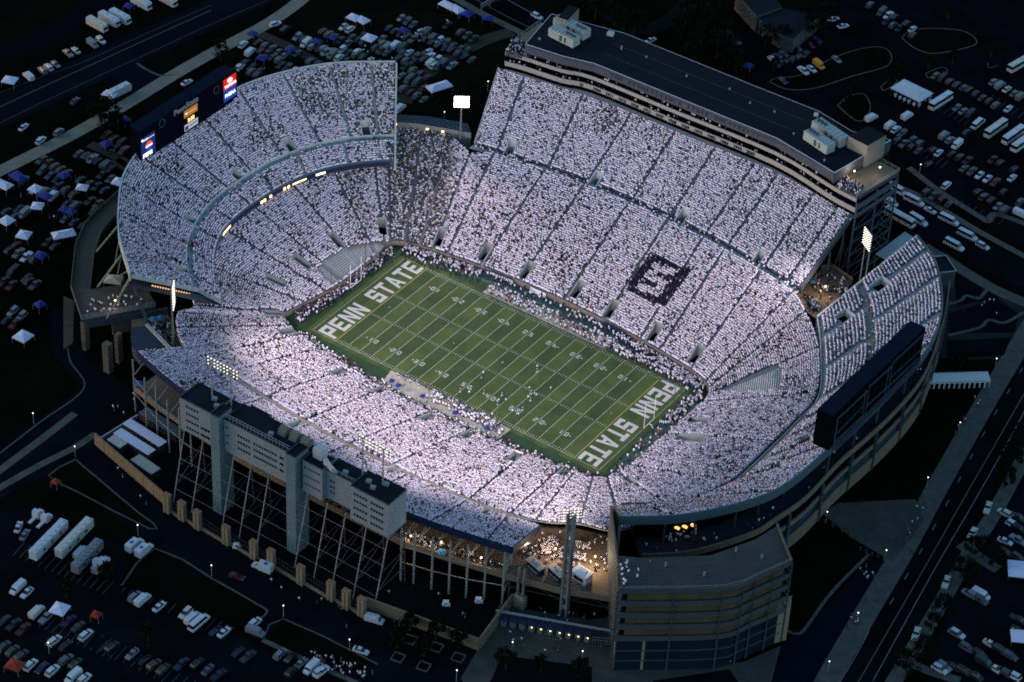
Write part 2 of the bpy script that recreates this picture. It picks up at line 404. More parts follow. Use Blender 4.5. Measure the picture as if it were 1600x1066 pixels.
        PEOPLE.setdefault(crowd, []).append(np.concatenate([X, yaw[g][:, None], pq[g], np.full((len(X), 1), PALI[pal])], 1))
    return I, O
PALS = {  # rgb, weight
    'white': [((.80, .75, .84), 64), ((.68, .64, .76), 15), ((.5, .51, .60), 6), ((.03, .04, .10), 5), ((.05, .055, .09), 3), ((.22, .24, .30), 3), ((.28, .07, .06), .5), ((.4, .32, .2), 1.2), ((.05, .09, .22), 1.6), ((.32, .17, .05), .35)],
    'pink_lit': [((.82, .73, .78), 66), ((.72, .62, .68), 14), ((.5, .5, .54), 4), ((.02, .022, .05), 6), ((.03, .03, .04), 3), ((.35, .10, .08), .9), ((.45, .33, .22), 1.5)],  # white shirts again, with the pinkish floodlight put into their colour
    'mixed': [((.74, .73, .78), 14), ((.50, .51, .55), 10), ((.03, .085, .075), 14), ((.035, .05, .055), 17), ((.07, .08, .10), 11), ((.3, .32, .34), 8), ((.36, .20, .07), 2), ((.38, .34, .16), 1), ((.02, .03, .08), 8), ((.25, .06, .05), 1)],
    'dark': [((.020, .018, .034), 64), ((.035, .030, .045), 26), ((.09, .06, .07), 5), ((.55, .55, .6), 6), ((.16, .15, .19), 8)],
    'band': [((.012, .016, .05), 80), ((.6, .6, .6), 20)],
    'side': [((.72, .72, .74), 42), ((.02, .022, .035), 30), ((.08, .08, .10), 8), ((.42, .10, .07), 2.5), ((.35, .3, .22), 6), ((.03, .05, .16), 6)]}
PALK = list(PALS); PALI = {k: i for i, k in enumerate(PALK)}
SKIN = np.array([(.45, .30, .22), (.50, .34, .26), (.33, .20, .13), (.16, .09, .06)]); HAIR = np.array([(.085, .062, .058), (.13, .09, .065), (.06, .048, .05), (.22, .15, .07), (.6, .6, .62)])
def crowd_mesh(name, A, label, cat='crowd', sit=0.0, inst=None):
    n = len(A)
    # template: legs, torso (shoulders tapering into the neck), head
    tv = []
    def ring(z, wx, wy, ox=0): tv.extend([(ox - wy, -wx, z), (ox + wy, -wx, z), (ox + wy, wx, z), (ox - wy, wx, z)])
    ring(0, .15, .10); ring(.82, .17, .12)               # legs 0-3, 4-7
    ring(.70, .21, .15, .0); ring(1.34, .268, .20); ring(1.47, .11, .09)  # torso 8..19
    ring(1.46, .075, .08, .02); ring(1.60, .085, .10, .03); ring(1.70, .05, .06, .02)  # head 20..31
    tv = np.array(tv); tf = []
    def side(a, b_): tf.extend([(a + i, a + (i + 1) % 4, b_ + (i + 1) % 4, b_ + i) for i in range(4)])
    side(0, 4); side(8, 12); side(12, 16); side(20, 24); side(24, 28); tf.append((28, 29, 30, 31))
    tf = np.array(tf); nf = len(tf); kind = np.array([0] * 4 + [1] * 8 + [3, 2, 3, 3] + [3, 2, 3, 3] + [3])
    sc = rng.normal(1, .05, n); yaw = A[:, 3] + rng.normal(0, .35, n); c, s = np.cos(yaw), np.sin(yaw)
    sg = np.where(rng.random(n) < sit, .74, 1.0)
    X = tv[None, :, 0] * sc[:, None] * 1.0; Y = tv[None, :, 1] * sc[:, None] * rng.uniform(.92, 1.15, n)[:, None]; Z = tv[None, :, 2] * (sc * sg)[:, None]
    lean = rng.normal(.05, .06, n)[:, None]; X = X + Z * lean
    V = np.empty((n, len(tv), 3)); V[..., 0] = A[:, 0:1] + X * c[:, None] - Y * s[:, None]; V[..., 1] = A[:, 1:2] + X * s[:, None] + Y * c[:, None]; V[..., 2] = A[:, 2:3] + Z
    Fc = tf[None] + (np.arange(n) * len(tv))[:, None, None]
    C = np.ones((n, nf, 4), np.float32)
    shirt = np.zeros((n, 3))
    for k, pn in enumerate(PALK):
        msk = A[:, 6] == k; q = msk.sum()
        if not q: continue
        cc = np.array([x[0] for x in PALS[pn]]); ww = np.array([x[1] for x in PALS[pn]], float); ww /= ww.sum()
        shirt[msk] = cc[rng.choice(len(cc), q, p=ww)]
    shirt *= rng.uniform(.88, 1.06, n)[:, None]
    legc = np.array([(.075, .085, .15), (.05, .055, .08), (.25, .21, .15), (.07, .09, .14)])[rng.choice(4, n, p=[.45, .25, .12, .18])]
    skin = SKIN[rng.choice(4, n, p=[.5, .3, .12, .08])]; hair = HAIR[rng.choice(5, n, p=[.36, .26, .14, .12, .12])]
    dk = A[:, 6] == PALI['dark']; skin[dk] = shirt[dk] * 1.3; hair[dk] = shirt[dk] * 1.1
    for i, kk in enumerate(kind):
        C[:, i, :3] = (legc, shirt, skin, hair)[kk]
    me = bpy.data.meshes.new(name); nv = n * len(tv); NF = n * nf
    me.vertices.add(nv); me.vertices.foreach_set('co', V.reshape(-1).astype(np.float32))
    me.loops.add(NF * 4); me.loops.foreach_set('vertex_index', Fc.reshape(-1).astype(np.int32))
    me.polygons.add(NF); me.polygons.foreach_set('loop_start', (np.arange(NF) * 4).astype(np.int32))
    at_ = me.attributes.new('shade', 'FLOAT_COLOR', 'FACE'); at_.data.foreach_set('color', C.reshape(-1))
    me.update(); me.validate()
    me.materials.append(mat('clothing_and_skin', (.5, .5, .5), rough=.9, attr='shade', spec=.05))
    o = bpy.data.objects.new(name, me); col.objects.link(o)
    return tag(o, label, cat, kind='stuff')
EMPTY += [[(494, 419), (510, 402), (546, 384), (592, 375), (603, 383), (562, 412), (520, 444), (506, 436)],
          [(1120, 611), (1160, 589), (1200, 571), (1218, 570), (1223, 577), (1221, 609), (1160, 612)]]
def zone(A):
    """give people shirt palettes by where they sit, pink floodlight tint included"""
    n = len(A); x = A[:, 4] + rng.normal(0, 7, n); y = A[:, 5] + rng.normal(0, 5, n); r = rng.random(n)
    k = max(6, n // 420); cen = A[rng.integers(0, n, k)]; cr_ = rng.uniform(1.2, 4.5, k); cp = rng.uniform(.12, .42, k); ck = rng.choice([PALI['mixed'], PALI['side'], PALI['mixed'], PALI['band']], k)
    for c_, q, pr, pk in zip(cen, cr_, cp, ck):
        d = np.hypot(A[:, 0] - c_[0], (A[:, 1] - c_[1]) * 1.0); hit = (d < q * rng.uniform(.6, 1.4, n)) & (rng.random(n) < pr); A[hit, 6] = pk
    opp = inpoly(x, y, [(612, 190), (705, 196), (715, 290), (690, 365), (655, 385), (600, 378), (603, 250)]); A[opp & (r < .88), 6] = PALI['mixed']
    o2 = inpoly(x, y, [(533, 245), (562, 260), (580, 372), (556, 378), (543, 320)]); A[o2 & (r < .75), 6] = PALI['mixed']
    o3 = inpoly(x, y, [(460, 105), (625, 98), (620, 222), (560, 226), (520, 160)]); A[o3 & (r < .38), 6] = PALI['mixed']
    o4 = inpoly(x, y, [(455, 125), (500, 110), (525, 190), (500, 200)]); A[o4 & (r < .4), 6] = PALI['mixed']
    o5 = inpoly(x, y, [(740, 250), (960, 330), (960, 400), (900, 440), (700, 340)]); A[o5 & (r < .10), 6] = PALI['band']
    lo = inpoly(x, y, [(270, 480), (450, 490), (600, 610), (900, 730), (970, 740), (960, 800), (860, 815), (700, 750), (500, 650), (330, 570)]); A[lo & (r < .6) & (A[:, 6] == 0), 6] = PALI['pink_lit']  # flood glow on the lower rows is coloured into the shirts
    s2 = inpoly(x, y, [(640, 360), (800, 420), (1000, 500), (1100, 600), (1270, 560), (1230, 460), (1000, 340), (800, 280), (660, 290)]); A[s2 & (r < .5) & (A[:, 6] == 0), 6] = PALI['pink_lit']
    x, y = A[:, 4], A[:, 5]
    # block of dark shirts with a white S
    TL, TR, BR, BL = [np.array(p, float) for p in ((1016, 395), (1080, 423), (1038, 481), (974, 452))]
    P_ = np.stack([x, y], 1) - TL; U = TR - TL; W = BL - TL
    M_ = np.linalg.inv(np.stack([U, W], 1)); ab = P_ @ M_.T; a, b_ = ab[:, 0], ab[:, 1]
    inb = (a > 0) & (a < 1) & (b_ > 0) & (b_ < 1)
    wht = (a > .22) & (a < .76) & (b_ > .13) & (b_ < .87)
    wht &= ~((b_ > .30) & (b_ < .42) & (a > .40)); wht &= ~((b_ > .58) & (b_ < .70) & (a < .58))
    A[inb & ~wht, 6] = PALI['dark']; A[inb & wht, 6] = PALI['pink_lit']
    return A
def yEw(x): return 76.0 - .0018 * x * x
OUT = [(-100, 0, 14.5), (-99, 18, 15), (-96, 35, 15.5), (-92, 54, 16), at(620, 201, 16), at(660, 205, 16.2), at(705, 217, 16.5), at(735, 241, 17), (-53, yEw(53), 17), (-34, yEw(34), 17), (-19, yEw(19), 17), (-1.6, yEw(1.6), 17), (13.5, yEw(13.5), 17), (28, yEw(28), 17), (37, yEw(37), 17), (52, yEw(52), 17), at(1238, 459, 17), at(1258, 490, 17), at(1279, 545, 16.5), at(1276, 617, 16), at(1240, 660, 16), at(1207, 692, 16), at(1172, 726, 16), at(1139, 754, 16), at(1050, 797, 16.5), at(970, 829, 17), at(905, 819, 17), at(850, 816, 16), (54, -70, 14.2), (41, -72, 14), (27, -73.3, 14), (14.5, -73.8, 14), (-1, -74, 14), (-18, -73.7, 14), (-34, -72.3, 14), (-50, -70.6, 14), at(335, 577, 14.3), at(288, 543, 14.8), at(276, 515, 15), at(278, 492, 15), at(302, 480, 15.5), (-97, -36, 15.2), (-100, -16, 14.8), (-100, 0, 14.5)]
stadium = thing('lower_bowl', 'lower ring of bleachers round the playing field, split by aisles and entry portals', 'grandstand')
inn = [(p[0], p[1], 1.5) for p in INNER]
LOW_PORT = [(822, 424), (899, 455), (957, 488), (1024, 521), (1084, 556), (687, 372), (757, 397), (597, 357), (526, 376), (472, 411), (430, 441), (425, 492), (450, 521), (528, 583), (597, 614), (668, 653), (731, 684), (803, 717), (882, 741), (984, 755), (1078, 686, 4.2, 10), (1092, 660)]
LI, LO = stand(stadium, inn, OUT, 50, [0, 1, 2, 3, 3.6, 5, 6, 7, 8, 9, 10, 11, 12, 13, 14, 15, 16, 17, 18, 19, 21, 23, 24, 25, 26, 27.2, 28, 29, 31, 32, 33, 34, 35, 36.5, 38, 40, 41, 42], LOW_PORT, crowd='bowl', aisle_m=mat('aisle_grey', (.17, .175, .20), noise=.2))
# field wall
b = MB(); W = cr([(p[0], p[1], 0) for p in INNER], 6)
b.wall([(q[0], q[1]) for q in W], 0, 1.75, .3); b.build('field_wall', mat('wall_stone', (.20, .17, .13), noise=.25, scale=.8), stadium)
# walkway behind the lower bowl: concrete band 2.2 m wide
def offset(O, I_, d):
    D = O - I_; D[:, 2] = 0; D /= np.linalg.norm(D, axis=1)[:, None]; return O + D * d
def walkway(root, O, I_, i0, i1, wdt=2.3, m=None, z=0, name='walkway'):
    b = MB(); A = O[i0:i1].copy(); B_ = offset(O, I_, wdt)[i0:i1]; B_[:, 2] = A[:, 2]; A[:, 2] += z; B_[:, 2] += z
    b.ribbon([tuple(p) for p in A], [tuple(p) for p in B_]); return b.build(name, m or M_concl, root), B_
S8 = 8
# east upper stand
est = thing('upper_grandstand', 'steep upper bleachers between the walkway and the long suite building', 'grandstand')
ux = [-61, -53, -34, -19, -1.6, 13.5, 28, 37, 52, 60, 66.5]
eI = [(x, yEw(x) + 2.4, 17.5) for x in ux]; eOc = np.array(ats([(789, 114), (828, 125.5), (880, 143), (928, 156), (990, 181), (1060, 211), (1130, 239), (1214, 273), (1260, 298), (1304, 324), (1338, 343)], 31.3)); ox = [-69.5, -60, -38, -19, -1.6, 14, 29, 38, 53, 61, 68]
eO = [(x, float(np.interp(x, eOc[:, 0], eOc[:, 1])), 31.3) for x in ox]
EI, EO = stand(est, eI, eO, 36, [1, 2, 3, 4, 5, 6, 7, 8, 9.3], [(800, 240), (924, 289), (1061, 346), (1184, 412)], crowd='east_upper', pw=3.4, pl=7)
b = MB(); xs = np.linspace(-62, 67, 40)
b.ribbon([(x, yEw(x) - .1, 17.02) for x in xs], [(x, yEw(x) + 2.4, 17.02) for x in xs])
b.build('walkway', mat('walkway_concrete', (.22, .29, .28), noise=.1, scale=.5), est)
def endwall(root, In, Ou, zb, m=None, th=.6, name='end_wall', h=1.1):
    b = MB(); b.wall([In[:2], Ou[:2]], [zb, zb] if not hasattr(zb, '__len__') else zb, [In[2] + h, Ou[2] + h], th); return b.build(name, m or M_conc, root)
endwall(est, EI[0] + [-.4, 0, 0], EO[0] + [-.4, 0, 0], 10); endwall(est, EI[-1] + [.5, 0, 0], EO[-1] + [.5, 0, 0], [16, 29.8], M_dsteel)
# west upper
wst = thing('west_upper_grandstand', 'upper bleachers in front of the grey press box', 'grandstand')
wst.name = 'upper_grandstand'
def yWr(x): return -(98 - .002 * x * x)
wx = [60, 54, 41, 27, 14.5, -1, -18, -34, -50, -60, -68]
wxo = [67, 60, 43, 28, 14.5, -1, -18, -35, -52, -62, -71.5]
wI = [(x, -(76.2 - .0014 * x * x), 14.3) for x in wx]; wO = [(x, yWr(x), 22) for x in wxo]
wI[0] = at(848, 818, 16); wI[0] = (wI[0][0] - .5, wI[0][1] - 1.2, 15)
WI, WO = stand(wst, wI, wO, 29, [1, 2, 3.5, 5, 6, 7, 8], [(462, 663), (618, 737), (757, 800, 3, 5)], crowd='west_upper')
b = MB(); xs = np.linspace(62, -64, 40)
b.ribbon([(x, -(73.9 - .0014 * x * x), 14.06) for x in xs], [(x, -(76.2 - .0014 * x * x), 14.06) for x in xs])
b.build('walkway', mat('tan_walkway', (.25, .22, .18), noise=.15, scale=.5), wst)
b = MB(); b.wall([(p[0], p[1]) for p in WO], 20.6, 23.1, .35); b.build('rear_parapet', M_navy, wst)
endwall(wst, WI[0] + [.4, 0, 0], WO[0] + [.4, 0, 0], [14, 20.5], M_navy)
# north upper deck
nst = thing('upper_deck', 'curved upper deck overhanging the bowl below the lit scoreboard', 'grandstand')
nf_ = [(346, 471), (335, 441), (334, 400), (347, 364), (373, 337), (403, 315), (443, 291), (500, 268), (560, 256.5), (616, 252)]
nw = [(311, 453), (302, 420), (303, 382), (318, 350), (344, 318), (380, 292), (425, 263), (490, 238), (552, 225), (616, 221)]
nr = [(205, 430), (188, 372), (187, 325), (195, 278), (225, 234), (273, 197), (345, 156), (420, 125), (515, 105), (618, 102)]
nI = ats(nf_, 17); nW = ats(nw, 20.3); nW2 = [(p[0] * 1.0 + (q[0] - p[0]) * .085, p[1] + (q[1] - p[1]) * .085, 20.8) for p, q in zip(nW, ats(nr, 35))]; nR = ats(nr, 35)
NI, NW_ = stand(nst, nI, nW, 9, [.6, 1.6, 2.6, 3.6, 4.6, 5.6, 6.6, 7.8], aisle_m=M_aisleg, crowd='north_deck', aw=1.0)
NW2, NR = stand(nst, nW2, nR, 36, [1, 1.9, 2.8, 3.7, 4.6, 5.5, 6.4, 7.2, 8, 8.6], [(569, 208, 3.4, 6), (456, 232, 3.4, 7), (371, 282, 3.4, 7), (303, 347, 3.4, 7), (289, 425, 3.2, 6)], aisle_m=M_aisleg, crowd='north_deck', aw=.95)
b = MB(); b.ribbon([tuple(p + [0, 0, .03]) for p in NW_], [(p[0], p[1], 20.33) for p in NW2]); b.build('walkway', mat('pale_green_walkway', (.30, .37, .36), noise=.1, scale=.5), nst)
b = MB(); b.wall([(p[0], p[1]) for p in NI], 15.2, 17.95, .35, 0, 1); b.build('front_fascia', [mat('deck_fascia', (.045, .070, .105)), mat('fascia_cap', (.36, .44, .46))], nst)
b = MB(); b.wall([(p[0], p[1]) for p in NW2], 20.3, 21.9, .25); b.build('walkway_wall', M_concl, nst)
b = MB(); b.wall([(p[0], p[1]) for p in offset(NR, NW2, .3)], 33, 36.6, .4); b.build('rear_parapet', M_concl, nst)
endwall(nst, NI[-1] + [.4, 0, 0], NW_[-1] + [.4, 0, 0], 14, M_concl); endwall(nst, NW_[-1] + [.4, 0, 0], NR[-1] + [.4, 0, 0], [14, 30], M_concl)
endwall(nst, NI[0], NW_[0], [16, 19.3], M_aisleg, h=.5); endwall(nst, NW_[0], NR[0], [19.4, 34], M_aisleg, h=.5)
# underside of the deck
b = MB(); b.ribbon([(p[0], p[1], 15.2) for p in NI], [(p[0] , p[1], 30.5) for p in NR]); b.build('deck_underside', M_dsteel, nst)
# south upper deck
sst = thing('south_upper_deck', 'curved upper bleachers at the right end with the big dark scoreboard standing on them', 'grandstand')
sst.name = 'upper_deck'
sfp = [(1277, 498), (1282, 545), (1279, 619), (1243, 662), (1210, 695), (1175, 729), (1141, 757), (1075, 783), (1010, 792), (962, 794)]
srp = [(1432, 372), (1462, 418), (1470, 490), (1447, 549), (1400, 602), (1345, 658), (1293, 705), (1206, 771), (1080, 805), (967, 811)]
sI = [at(p[0], p[1], z) for p, z in zip(sfp, [17, 16.8, 16.4, 16.3, 16.3, 16.3, 16.3, 15.5, 14, 12.5])]; sO = ats(srp, 26)
def lerp3(a, b_, t, dz=0): return tuple(np.array(a) * (1 - t) + np.array(b_) * t + [0, 0, dz])
s1 = [lerp3(a, b_, f_) for a, b_, f_ in zip(sI, sO, (.03, .03, .04, .08, .11, .12, .11, .08, .04, .03))]; s2 = [lerp3(a, b_, .38) for a, b_ in zip(sI, sO)]; s3 = [lerp3(a, b_, .44, .3) for a, b_ in zip(sI, sO)]
S1, S2 = stand(sst, s1, s2, 11, [.7, 1.5, 2.3, 3.2, 4.1, 5, 6, 7, 8], aisle_m=M_conc, crowd='south_deck', aw=1.8, portals=[(1319, 500, 4.5, 5)])
S3, S4 = stand(sst, s3, sO, 19, [.5, 1.2, 2, 2.9, 3.8, 4.8, 5.8, 7, 8.2], [(1377, 447, 4.5, 6), (1247, 683, 4, 5), (1205, 724, 4, 5)], aisle_m=M_conc, crowd='south_deck', aw=1.8)
b = MB(); b.ribbon([tuple(p) for p in cr(sI, 8)], [tuple(p) for p in cr(s1, 8)]); b.build('walkway', mat('warm_concrete', (.19, .19, .165), noise=.12, scale=.4), sst); b = MB(); b.ribbon([tuple(p + [0, 0, .03]) for p in S2], [tuple(p - [0, 0, .35]) for p in S3]); b.build('walkway', MATS['warm_concrete'], sst)
b = MB(); b.wall([(p[0], p[1]) for p in offset(S4, S3, .3)], 24, 27.2, .4, 0); b.build('rear_parapet', mat('teal_fascia', (.07, .11, .12)), sst)
endwall(sst, np.array(sI[0]), np.array(sO[0]), [10, 20], M_concl); 
b = MB(); b.wall([(p[0], p[1]) for p in cr(sI, 8)], 13, [p[2] + .5 for p in cr(sI, 8)], .2); b.build('front_wall', M_concl, sst)
# ================================================================ stadium buildings
def text_mesh(txt, size, depth, m, name, parent, origin, right, upv, align='LEFT', bold=.0):
    cu = bpy.data.curves.new('txt', 'FONT'); cu.body = txt; cu.size = size; cu.extrude = depth; cu.align_x = align; cu.offset = bold; cu.resolution_u = 2
    o = bpy.data.objects.new('txt', cu); me = bpy.data.meshes.new_from_object(o)
    Rv = Vector(right).normalized(); U = Vector(upv).normalized(); N = Rv.cross(U)
    for v in me.vertices:
        p = v.co.copy(); v.co = Vector(origin) + Rv * p.x + U * p.y + N * p.z
    me.materials.clear(); me.materials.append(m); me.name = name
    q = bpy.data.objects.new(name, me); col.objects.link(q); bpy.data.objects.remove(o); bpy.data.curves.remove(cu)
    if parent is not None:
        q.parent = parent; q.location = -Vector(parent.location) if parent.get('_w') else (0, 0, 0)
    return q
EXTRA_LAB = {}
def folk(key, pts, pal, yaw=None, lab=None):
    """free-standing people to be merged into a small crowd"""
    if not len(pts): return
    X = np.array(pts, float); n = len(X); yw = rng.uniform(0, 6.28, n) if yaw is None else np.full(n, yaw) + rng.normal(0, .4, n)
    PEOPLE.setdefault(key, []).append(np.concatenate([X, yw[:, None], proj(X), np.full((n, 1), PALI[pal])], 1))
    if lab: EXTRA_LAB[key] = lab
def scatter(poly, z, n):
    P = np.array([at(p[0], p[1], z)[:2] for p in poly]); lo, hi = P.min(0), P.max(0); out = []
    while len(out) < n:
        q = rng.uniform(lo, hi, (n * 2, 2)); ok = inpoly(q[:, 0], q[:, 1], P); out += [(a, b_, z) for a, b_ in q[ok]]
    return out[:n]
# ---- suite building on the east side
RF = [(821, 69), (880, 88), (928, 99), (1060, 153), (1214, 216), (1304, 270)]; RB = [(1392, 219), (1332, 206), (1279, 174), (1180, 135), (975, 52), (910, 35), (862, 22)]
ZR = 43.7
sb = thing('suite_building', 'long dark-roofed suite building with cream balcony fronts along the far side of the bowl', 'building')
front = [at(p[0], p[1], ZR) for p in RF]; back = [at(p[0], p[1], ZR) for p in RB]
lw_ = [at(789, 81.6, 38.4)[:2]] + [(p[0], p[1]) for p in front] + [at(1338, 311, 38.4)[:2]]
lw_ = [tuple(p[:2]) for p in cr([(p[0], p[1], 0) for p in lw_], 4)]
def inset(line, d): return [(p[0], p[1] + d) for p in line]
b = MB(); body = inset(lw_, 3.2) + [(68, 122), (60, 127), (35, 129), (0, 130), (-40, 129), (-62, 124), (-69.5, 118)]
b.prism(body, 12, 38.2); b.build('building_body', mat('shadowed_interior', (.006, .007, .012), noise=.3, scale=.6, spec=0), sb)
M_cf = mat('balcony_front', (.30, .285, .26), noise=.06, scale=.3)
for z0, z1, nm in ((33.0, 34.75, 'balcony_front'), (37.05, 38.4, 'balcony_front')):
    b = MB(); b.wall(inset(lw_, .2), z0, z1, .3); b.build(nm, M_cf, sb)
M_sdark = mat('balcony_floor_shade', (.006, .006, .009), spec=0)  # near-black floors paint in the shade of the balcony recesses
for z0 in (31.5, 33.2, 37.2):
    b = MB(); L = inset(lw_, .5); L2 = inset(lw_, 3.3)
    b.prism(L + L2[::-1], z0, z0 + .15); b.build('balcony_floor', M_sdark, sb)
b = MB(); L = inset(lw_, -2.1); b.prism(L + inset(lw_, .4)[::-1], 31.2, 31.45); b.build('rim_walkway', mat('cream_walkway', (.40, .38, .33)), sb)
b = MB(); up2 = [(p[0] - 0, p[1] + 4.2) for p in front]; b.prism(up2 + [(p[0], p[1] - .3) for p in back], 38.2, 43.4, 0, 1)
b.build('upper_storey', [mat('upper_dark', (.012, .014, .02)), M_roof], sb)
b = MB(); b.prism([(p[0], p[1]) for p in front] + [(p[0], p[1]) for p in back], 43.2, 43.6); b.build('roof', M_roof, sb)
M_pf = mat('grey_fascia_panel', (.055, .062, .082), noise=.06, scale=.3)
b = MB(); b.wall([(p[0], p[1] - .05) for p in front], 40.4, 43.75, .3, 0, 1); b.wall([(front[-1][0], front[-1][1]), (back[0][0], back[0][1])], 39.6, 43.75, .3, 0, 1)
b.build('roof_fascia', [M_pf, M_white], sb)
b = MB(); b.wall([(p[0], p[1]) for p in back], 42.4, 43.8, .25, 0, 1); b.wall([(back[-1][0], back[-1][1]), (front[0][0], front[0][1])], 41.2, 43.8, .25, 0, 1); b.build('roof_edge', [M_pf, M_cream], sb)
b = MB()
for fr in (.33, .66):
    q0 = np.array(front[2]) * (1 - fr) + np.array(back[4]) * fr; q1 = np.array(front[4]) * (1 - fr) + np.array(back[2]) * fr
    b.wall([q0[:2], q1[:2]], 43.6, 43.66, .18)
b.build('roof_seam', mat('roof_seam_strip', (.03, .036, .045)), sb)
# lettering on the fascia and the season years
M_let = mat('dark_lettering', (.02, .022, .03)); M_yr = mat('black_numerals', (.008, .008, .010))
FW = np.array([(p[0], p[1]) for p in front])
def along(line, s):
    L = np.array([(p[0], p[1]) for p in line]); d = np.linalg.norm(np.diff(L, axis=0), axis=1); c = np.concatenate([[0], np.cumsum(d)])
    p = np.array([np.interp(s, c, L[:, 0]), np.interp(s, c, L[:, 1])]); i = min(max(np.searchsorted(c, s) - 1, 0), len(L) - 2); t = (L[i + 1] - L[i]) / d[i]
    return p, t
def s_at(line, px, z):
    ss = np.arange(0, 150, .2); P = np.array([[*along(line, q)[0], z] for q in ss]); return float(ss[np.argmin(np.abs(proj(P)[:, 0] - px))])
txt = 'THE PENNSYLVANIA STATE UNIVERSITY'; s0, s1_ = s_at(front, 955, 42), s_at(front, 1186, 42)
for i, ch in enumerate(txt):
    if ch != ' ':
        p, t = along(front, s0 + (s1_ - s0) * i / 32.5); text_mesh(ch, 1.9, .06, M_let, 'fascia_letter', sb, (p[0], p[1] - .28, 41.3), (t[0], t[1], 0), (0, 0, 1), bold=.03)
s0, s1_ = s_at(lw_, 905, 34), s_at(lw_, 1166, 34)
for i, yr in enumerate(['1894', '1909', '1911', '1912', '1920', '1921', '1947', '1968', '1969', '1973', '1982', '1986', '1994', '2005']):
    p, t = along(lw_, s0 + (s1_ - s0) * i / 13); text_mesh(yr, 1.6, .06, M_yr, 'season_year', sb, (p[0], p[1] - .06, 33.25), (t[0], t[1], 0), (0, 0, 1), bold=.06)
def block(root, name, q, z0, z1, m, mr=None):
    b = MB(); b.prism([(p[0], p[1]) for p in q], z0, z1, 0, 1); return b.build(name, [m, mr or m], root)
M_pent = mat('stair_tower_cladding', (.20, .19, .165), noise=.08, scale=.5)
q = ats([(1325.5, 213), (1355.6, 228), (1385, 211), (1356, 197)], 48); block(sb, 'roof_stair_tower', q, 39.5, 48, M_pent, M_roof)
q = ats([(871, 27), (887, 32), (905, 13), (889, 8)], 48); block(sb, 'roof_stair_tower', q, 40, 48, M_pent, M_roof)
# left and right open terraces
tl = ats([(790, 83), (826, 90), (862, 50), (846, 34), (810, 60)], 38.5); block(sb, 'terrace_floor', tl, 37.4, 38.45, M_pf, mat('terrace_tan', (.16, .14, .10), noise=.15, scale=.3))
trr = ats([(1304, 292), (1338, 309), (1405, 268), (1372, 250), (1322, 272)], 38.5); block(sb, 'terrace_floor', trr, 37.0, 38.45, M_pf, mat('terrace_tan', (.16, .14, .10)))
b = MB(); b.rail([tuple(p) for p in ats([(1338, 309), (1405, 268), (1372, 250)], 38.5)], 1.3, .06, 2.5); b.rail([tuple(p) for p in ats([(790, 83), (810, 60), (846, 34)], 38.5)], 1.3, .06, 2.5)
b.build('railing', M_steel, sb)
# open steel frame tower carrying the right end
fp = ats([(1340, 312), (1404, 270), (1378, 258)], 38.5); b = MB()
cor = [np.array(fp[0]), np.array(fp[0]) * .5 + np.array(fp[1]) * .5, np.array(fp[1]), np.array(fp[2])]
for c_ in cor: b.tube((c_[0], c_[1], 0), (c_[0], c_[1], 37), .35, 6)
for i in range(3):
    a_, c_ = cor[i], cor[i + 1]
    for k in range(7):
        z = 5 * k + 6; b.tube((a_[0], a_[1], z), (c_[0], c_[1], z), .2, 4)
        if k < 6: b.tube((a_[0], a_[1], z), (c_[0], c_[1], z + 5), .12, 4)
b.build('steel_frame', mat('blue_grey_steel', (.05, .075, .09), rough=.6, noise=.2), sb)
b = MB()
for z0, z1 in ((34.0, 36.1), (31.5, 32.6)):
    b.wall([(cor[0][0], cor[0][1]), (cor[2][0], cor[2][1])], z0, z1, .3)
b.build('end_panel', mat('end_panel_teal', (.06, .085, .095), noise=.15), sb)
# rooftop plant
def hvac(px, py, L, Wd, label, n=8):
    c = at(px, py, 43.6); t = thing('rooftop_air_unit', label, 'air handling unit', c, math.atan2(-.10, 1) if px < 1000 else math.atan2(-.3, 1), 'air handling units on the suite building roof', world=False)
    mm = mat('pale_green_metal', (.26, .33, .31), rough=.5, noise=.05)
    b = MB(); b.box((0, 0, .3), (L, Wd, 3.2)); 
    for i in range(n): b.box((-L / 2 + (i + .5) * L / n, 0, 3.5), (L / n * .82, Wd * .96, .14))
    b.build('casing', mm, t)
    b = MB(); b.box((0, -Wd / 2 - .03, .8), (L * .1, .1, 2.2)); b.box((L * .18, -Wd / 2 - .03, .8), (L * .06, .1, 2.2)); b.build('louvre', M_dsteel, t)
    b = MB(); b.box((0, 0, 0), (L * .97, Wd * .8, .3)); b.build('base_rail', M_dsteel, t)
    for i in range(3):
        b = MB(); s_ = -1 if px > 1000 else 1; b.tube((s_ * (L / 2 - 1.2 - 1.5 * i), 0, 3.6), (s_ * (L / 2 - 1.2 - 1.5 * i), 0, 4.1), .62, 10); b.build('fan', M_dsteel, t)
hvac(893, 50, 13.5, 4.0, 'long pale green air unit nearest the left rooftop stair tower'); hvac(881, 64, 11, 3.8, 'shorter pale green air unit nearer the front edge at the left end of the roof')
hvac(1279, 228, 11, 3.8, 'shorter pale green air unit nearer the front edge at the right end of the roof'); hvac(1296, 215, 13.5, 4, 'long pale green air unit beside the right rooftop stair tower')
for px, py, w_, h_ in ((954, 55, 2.2, 1.2), (971, 78, .5, 1.6), (1073, 120, .6, .7), (1172, 162, .6, .7), (1210, 176, .5, .8), (1275, 181, 1.4, 1.0), (1278, 188, .9, .7), (843, 62, .8, .7), (1288, 252, .6, .8), (1240, 210, .6, .6), (1140, 140, .6, .6), (1010, 90, .6, .6)):
    b = MB(); b.box(at(px, py, 43.6), (w_, w_ * .8, h_), .2); b.build('roof_vent', M_panel if w_ < 1 else mat('dull_white', (.36, .40, .40)), sb)
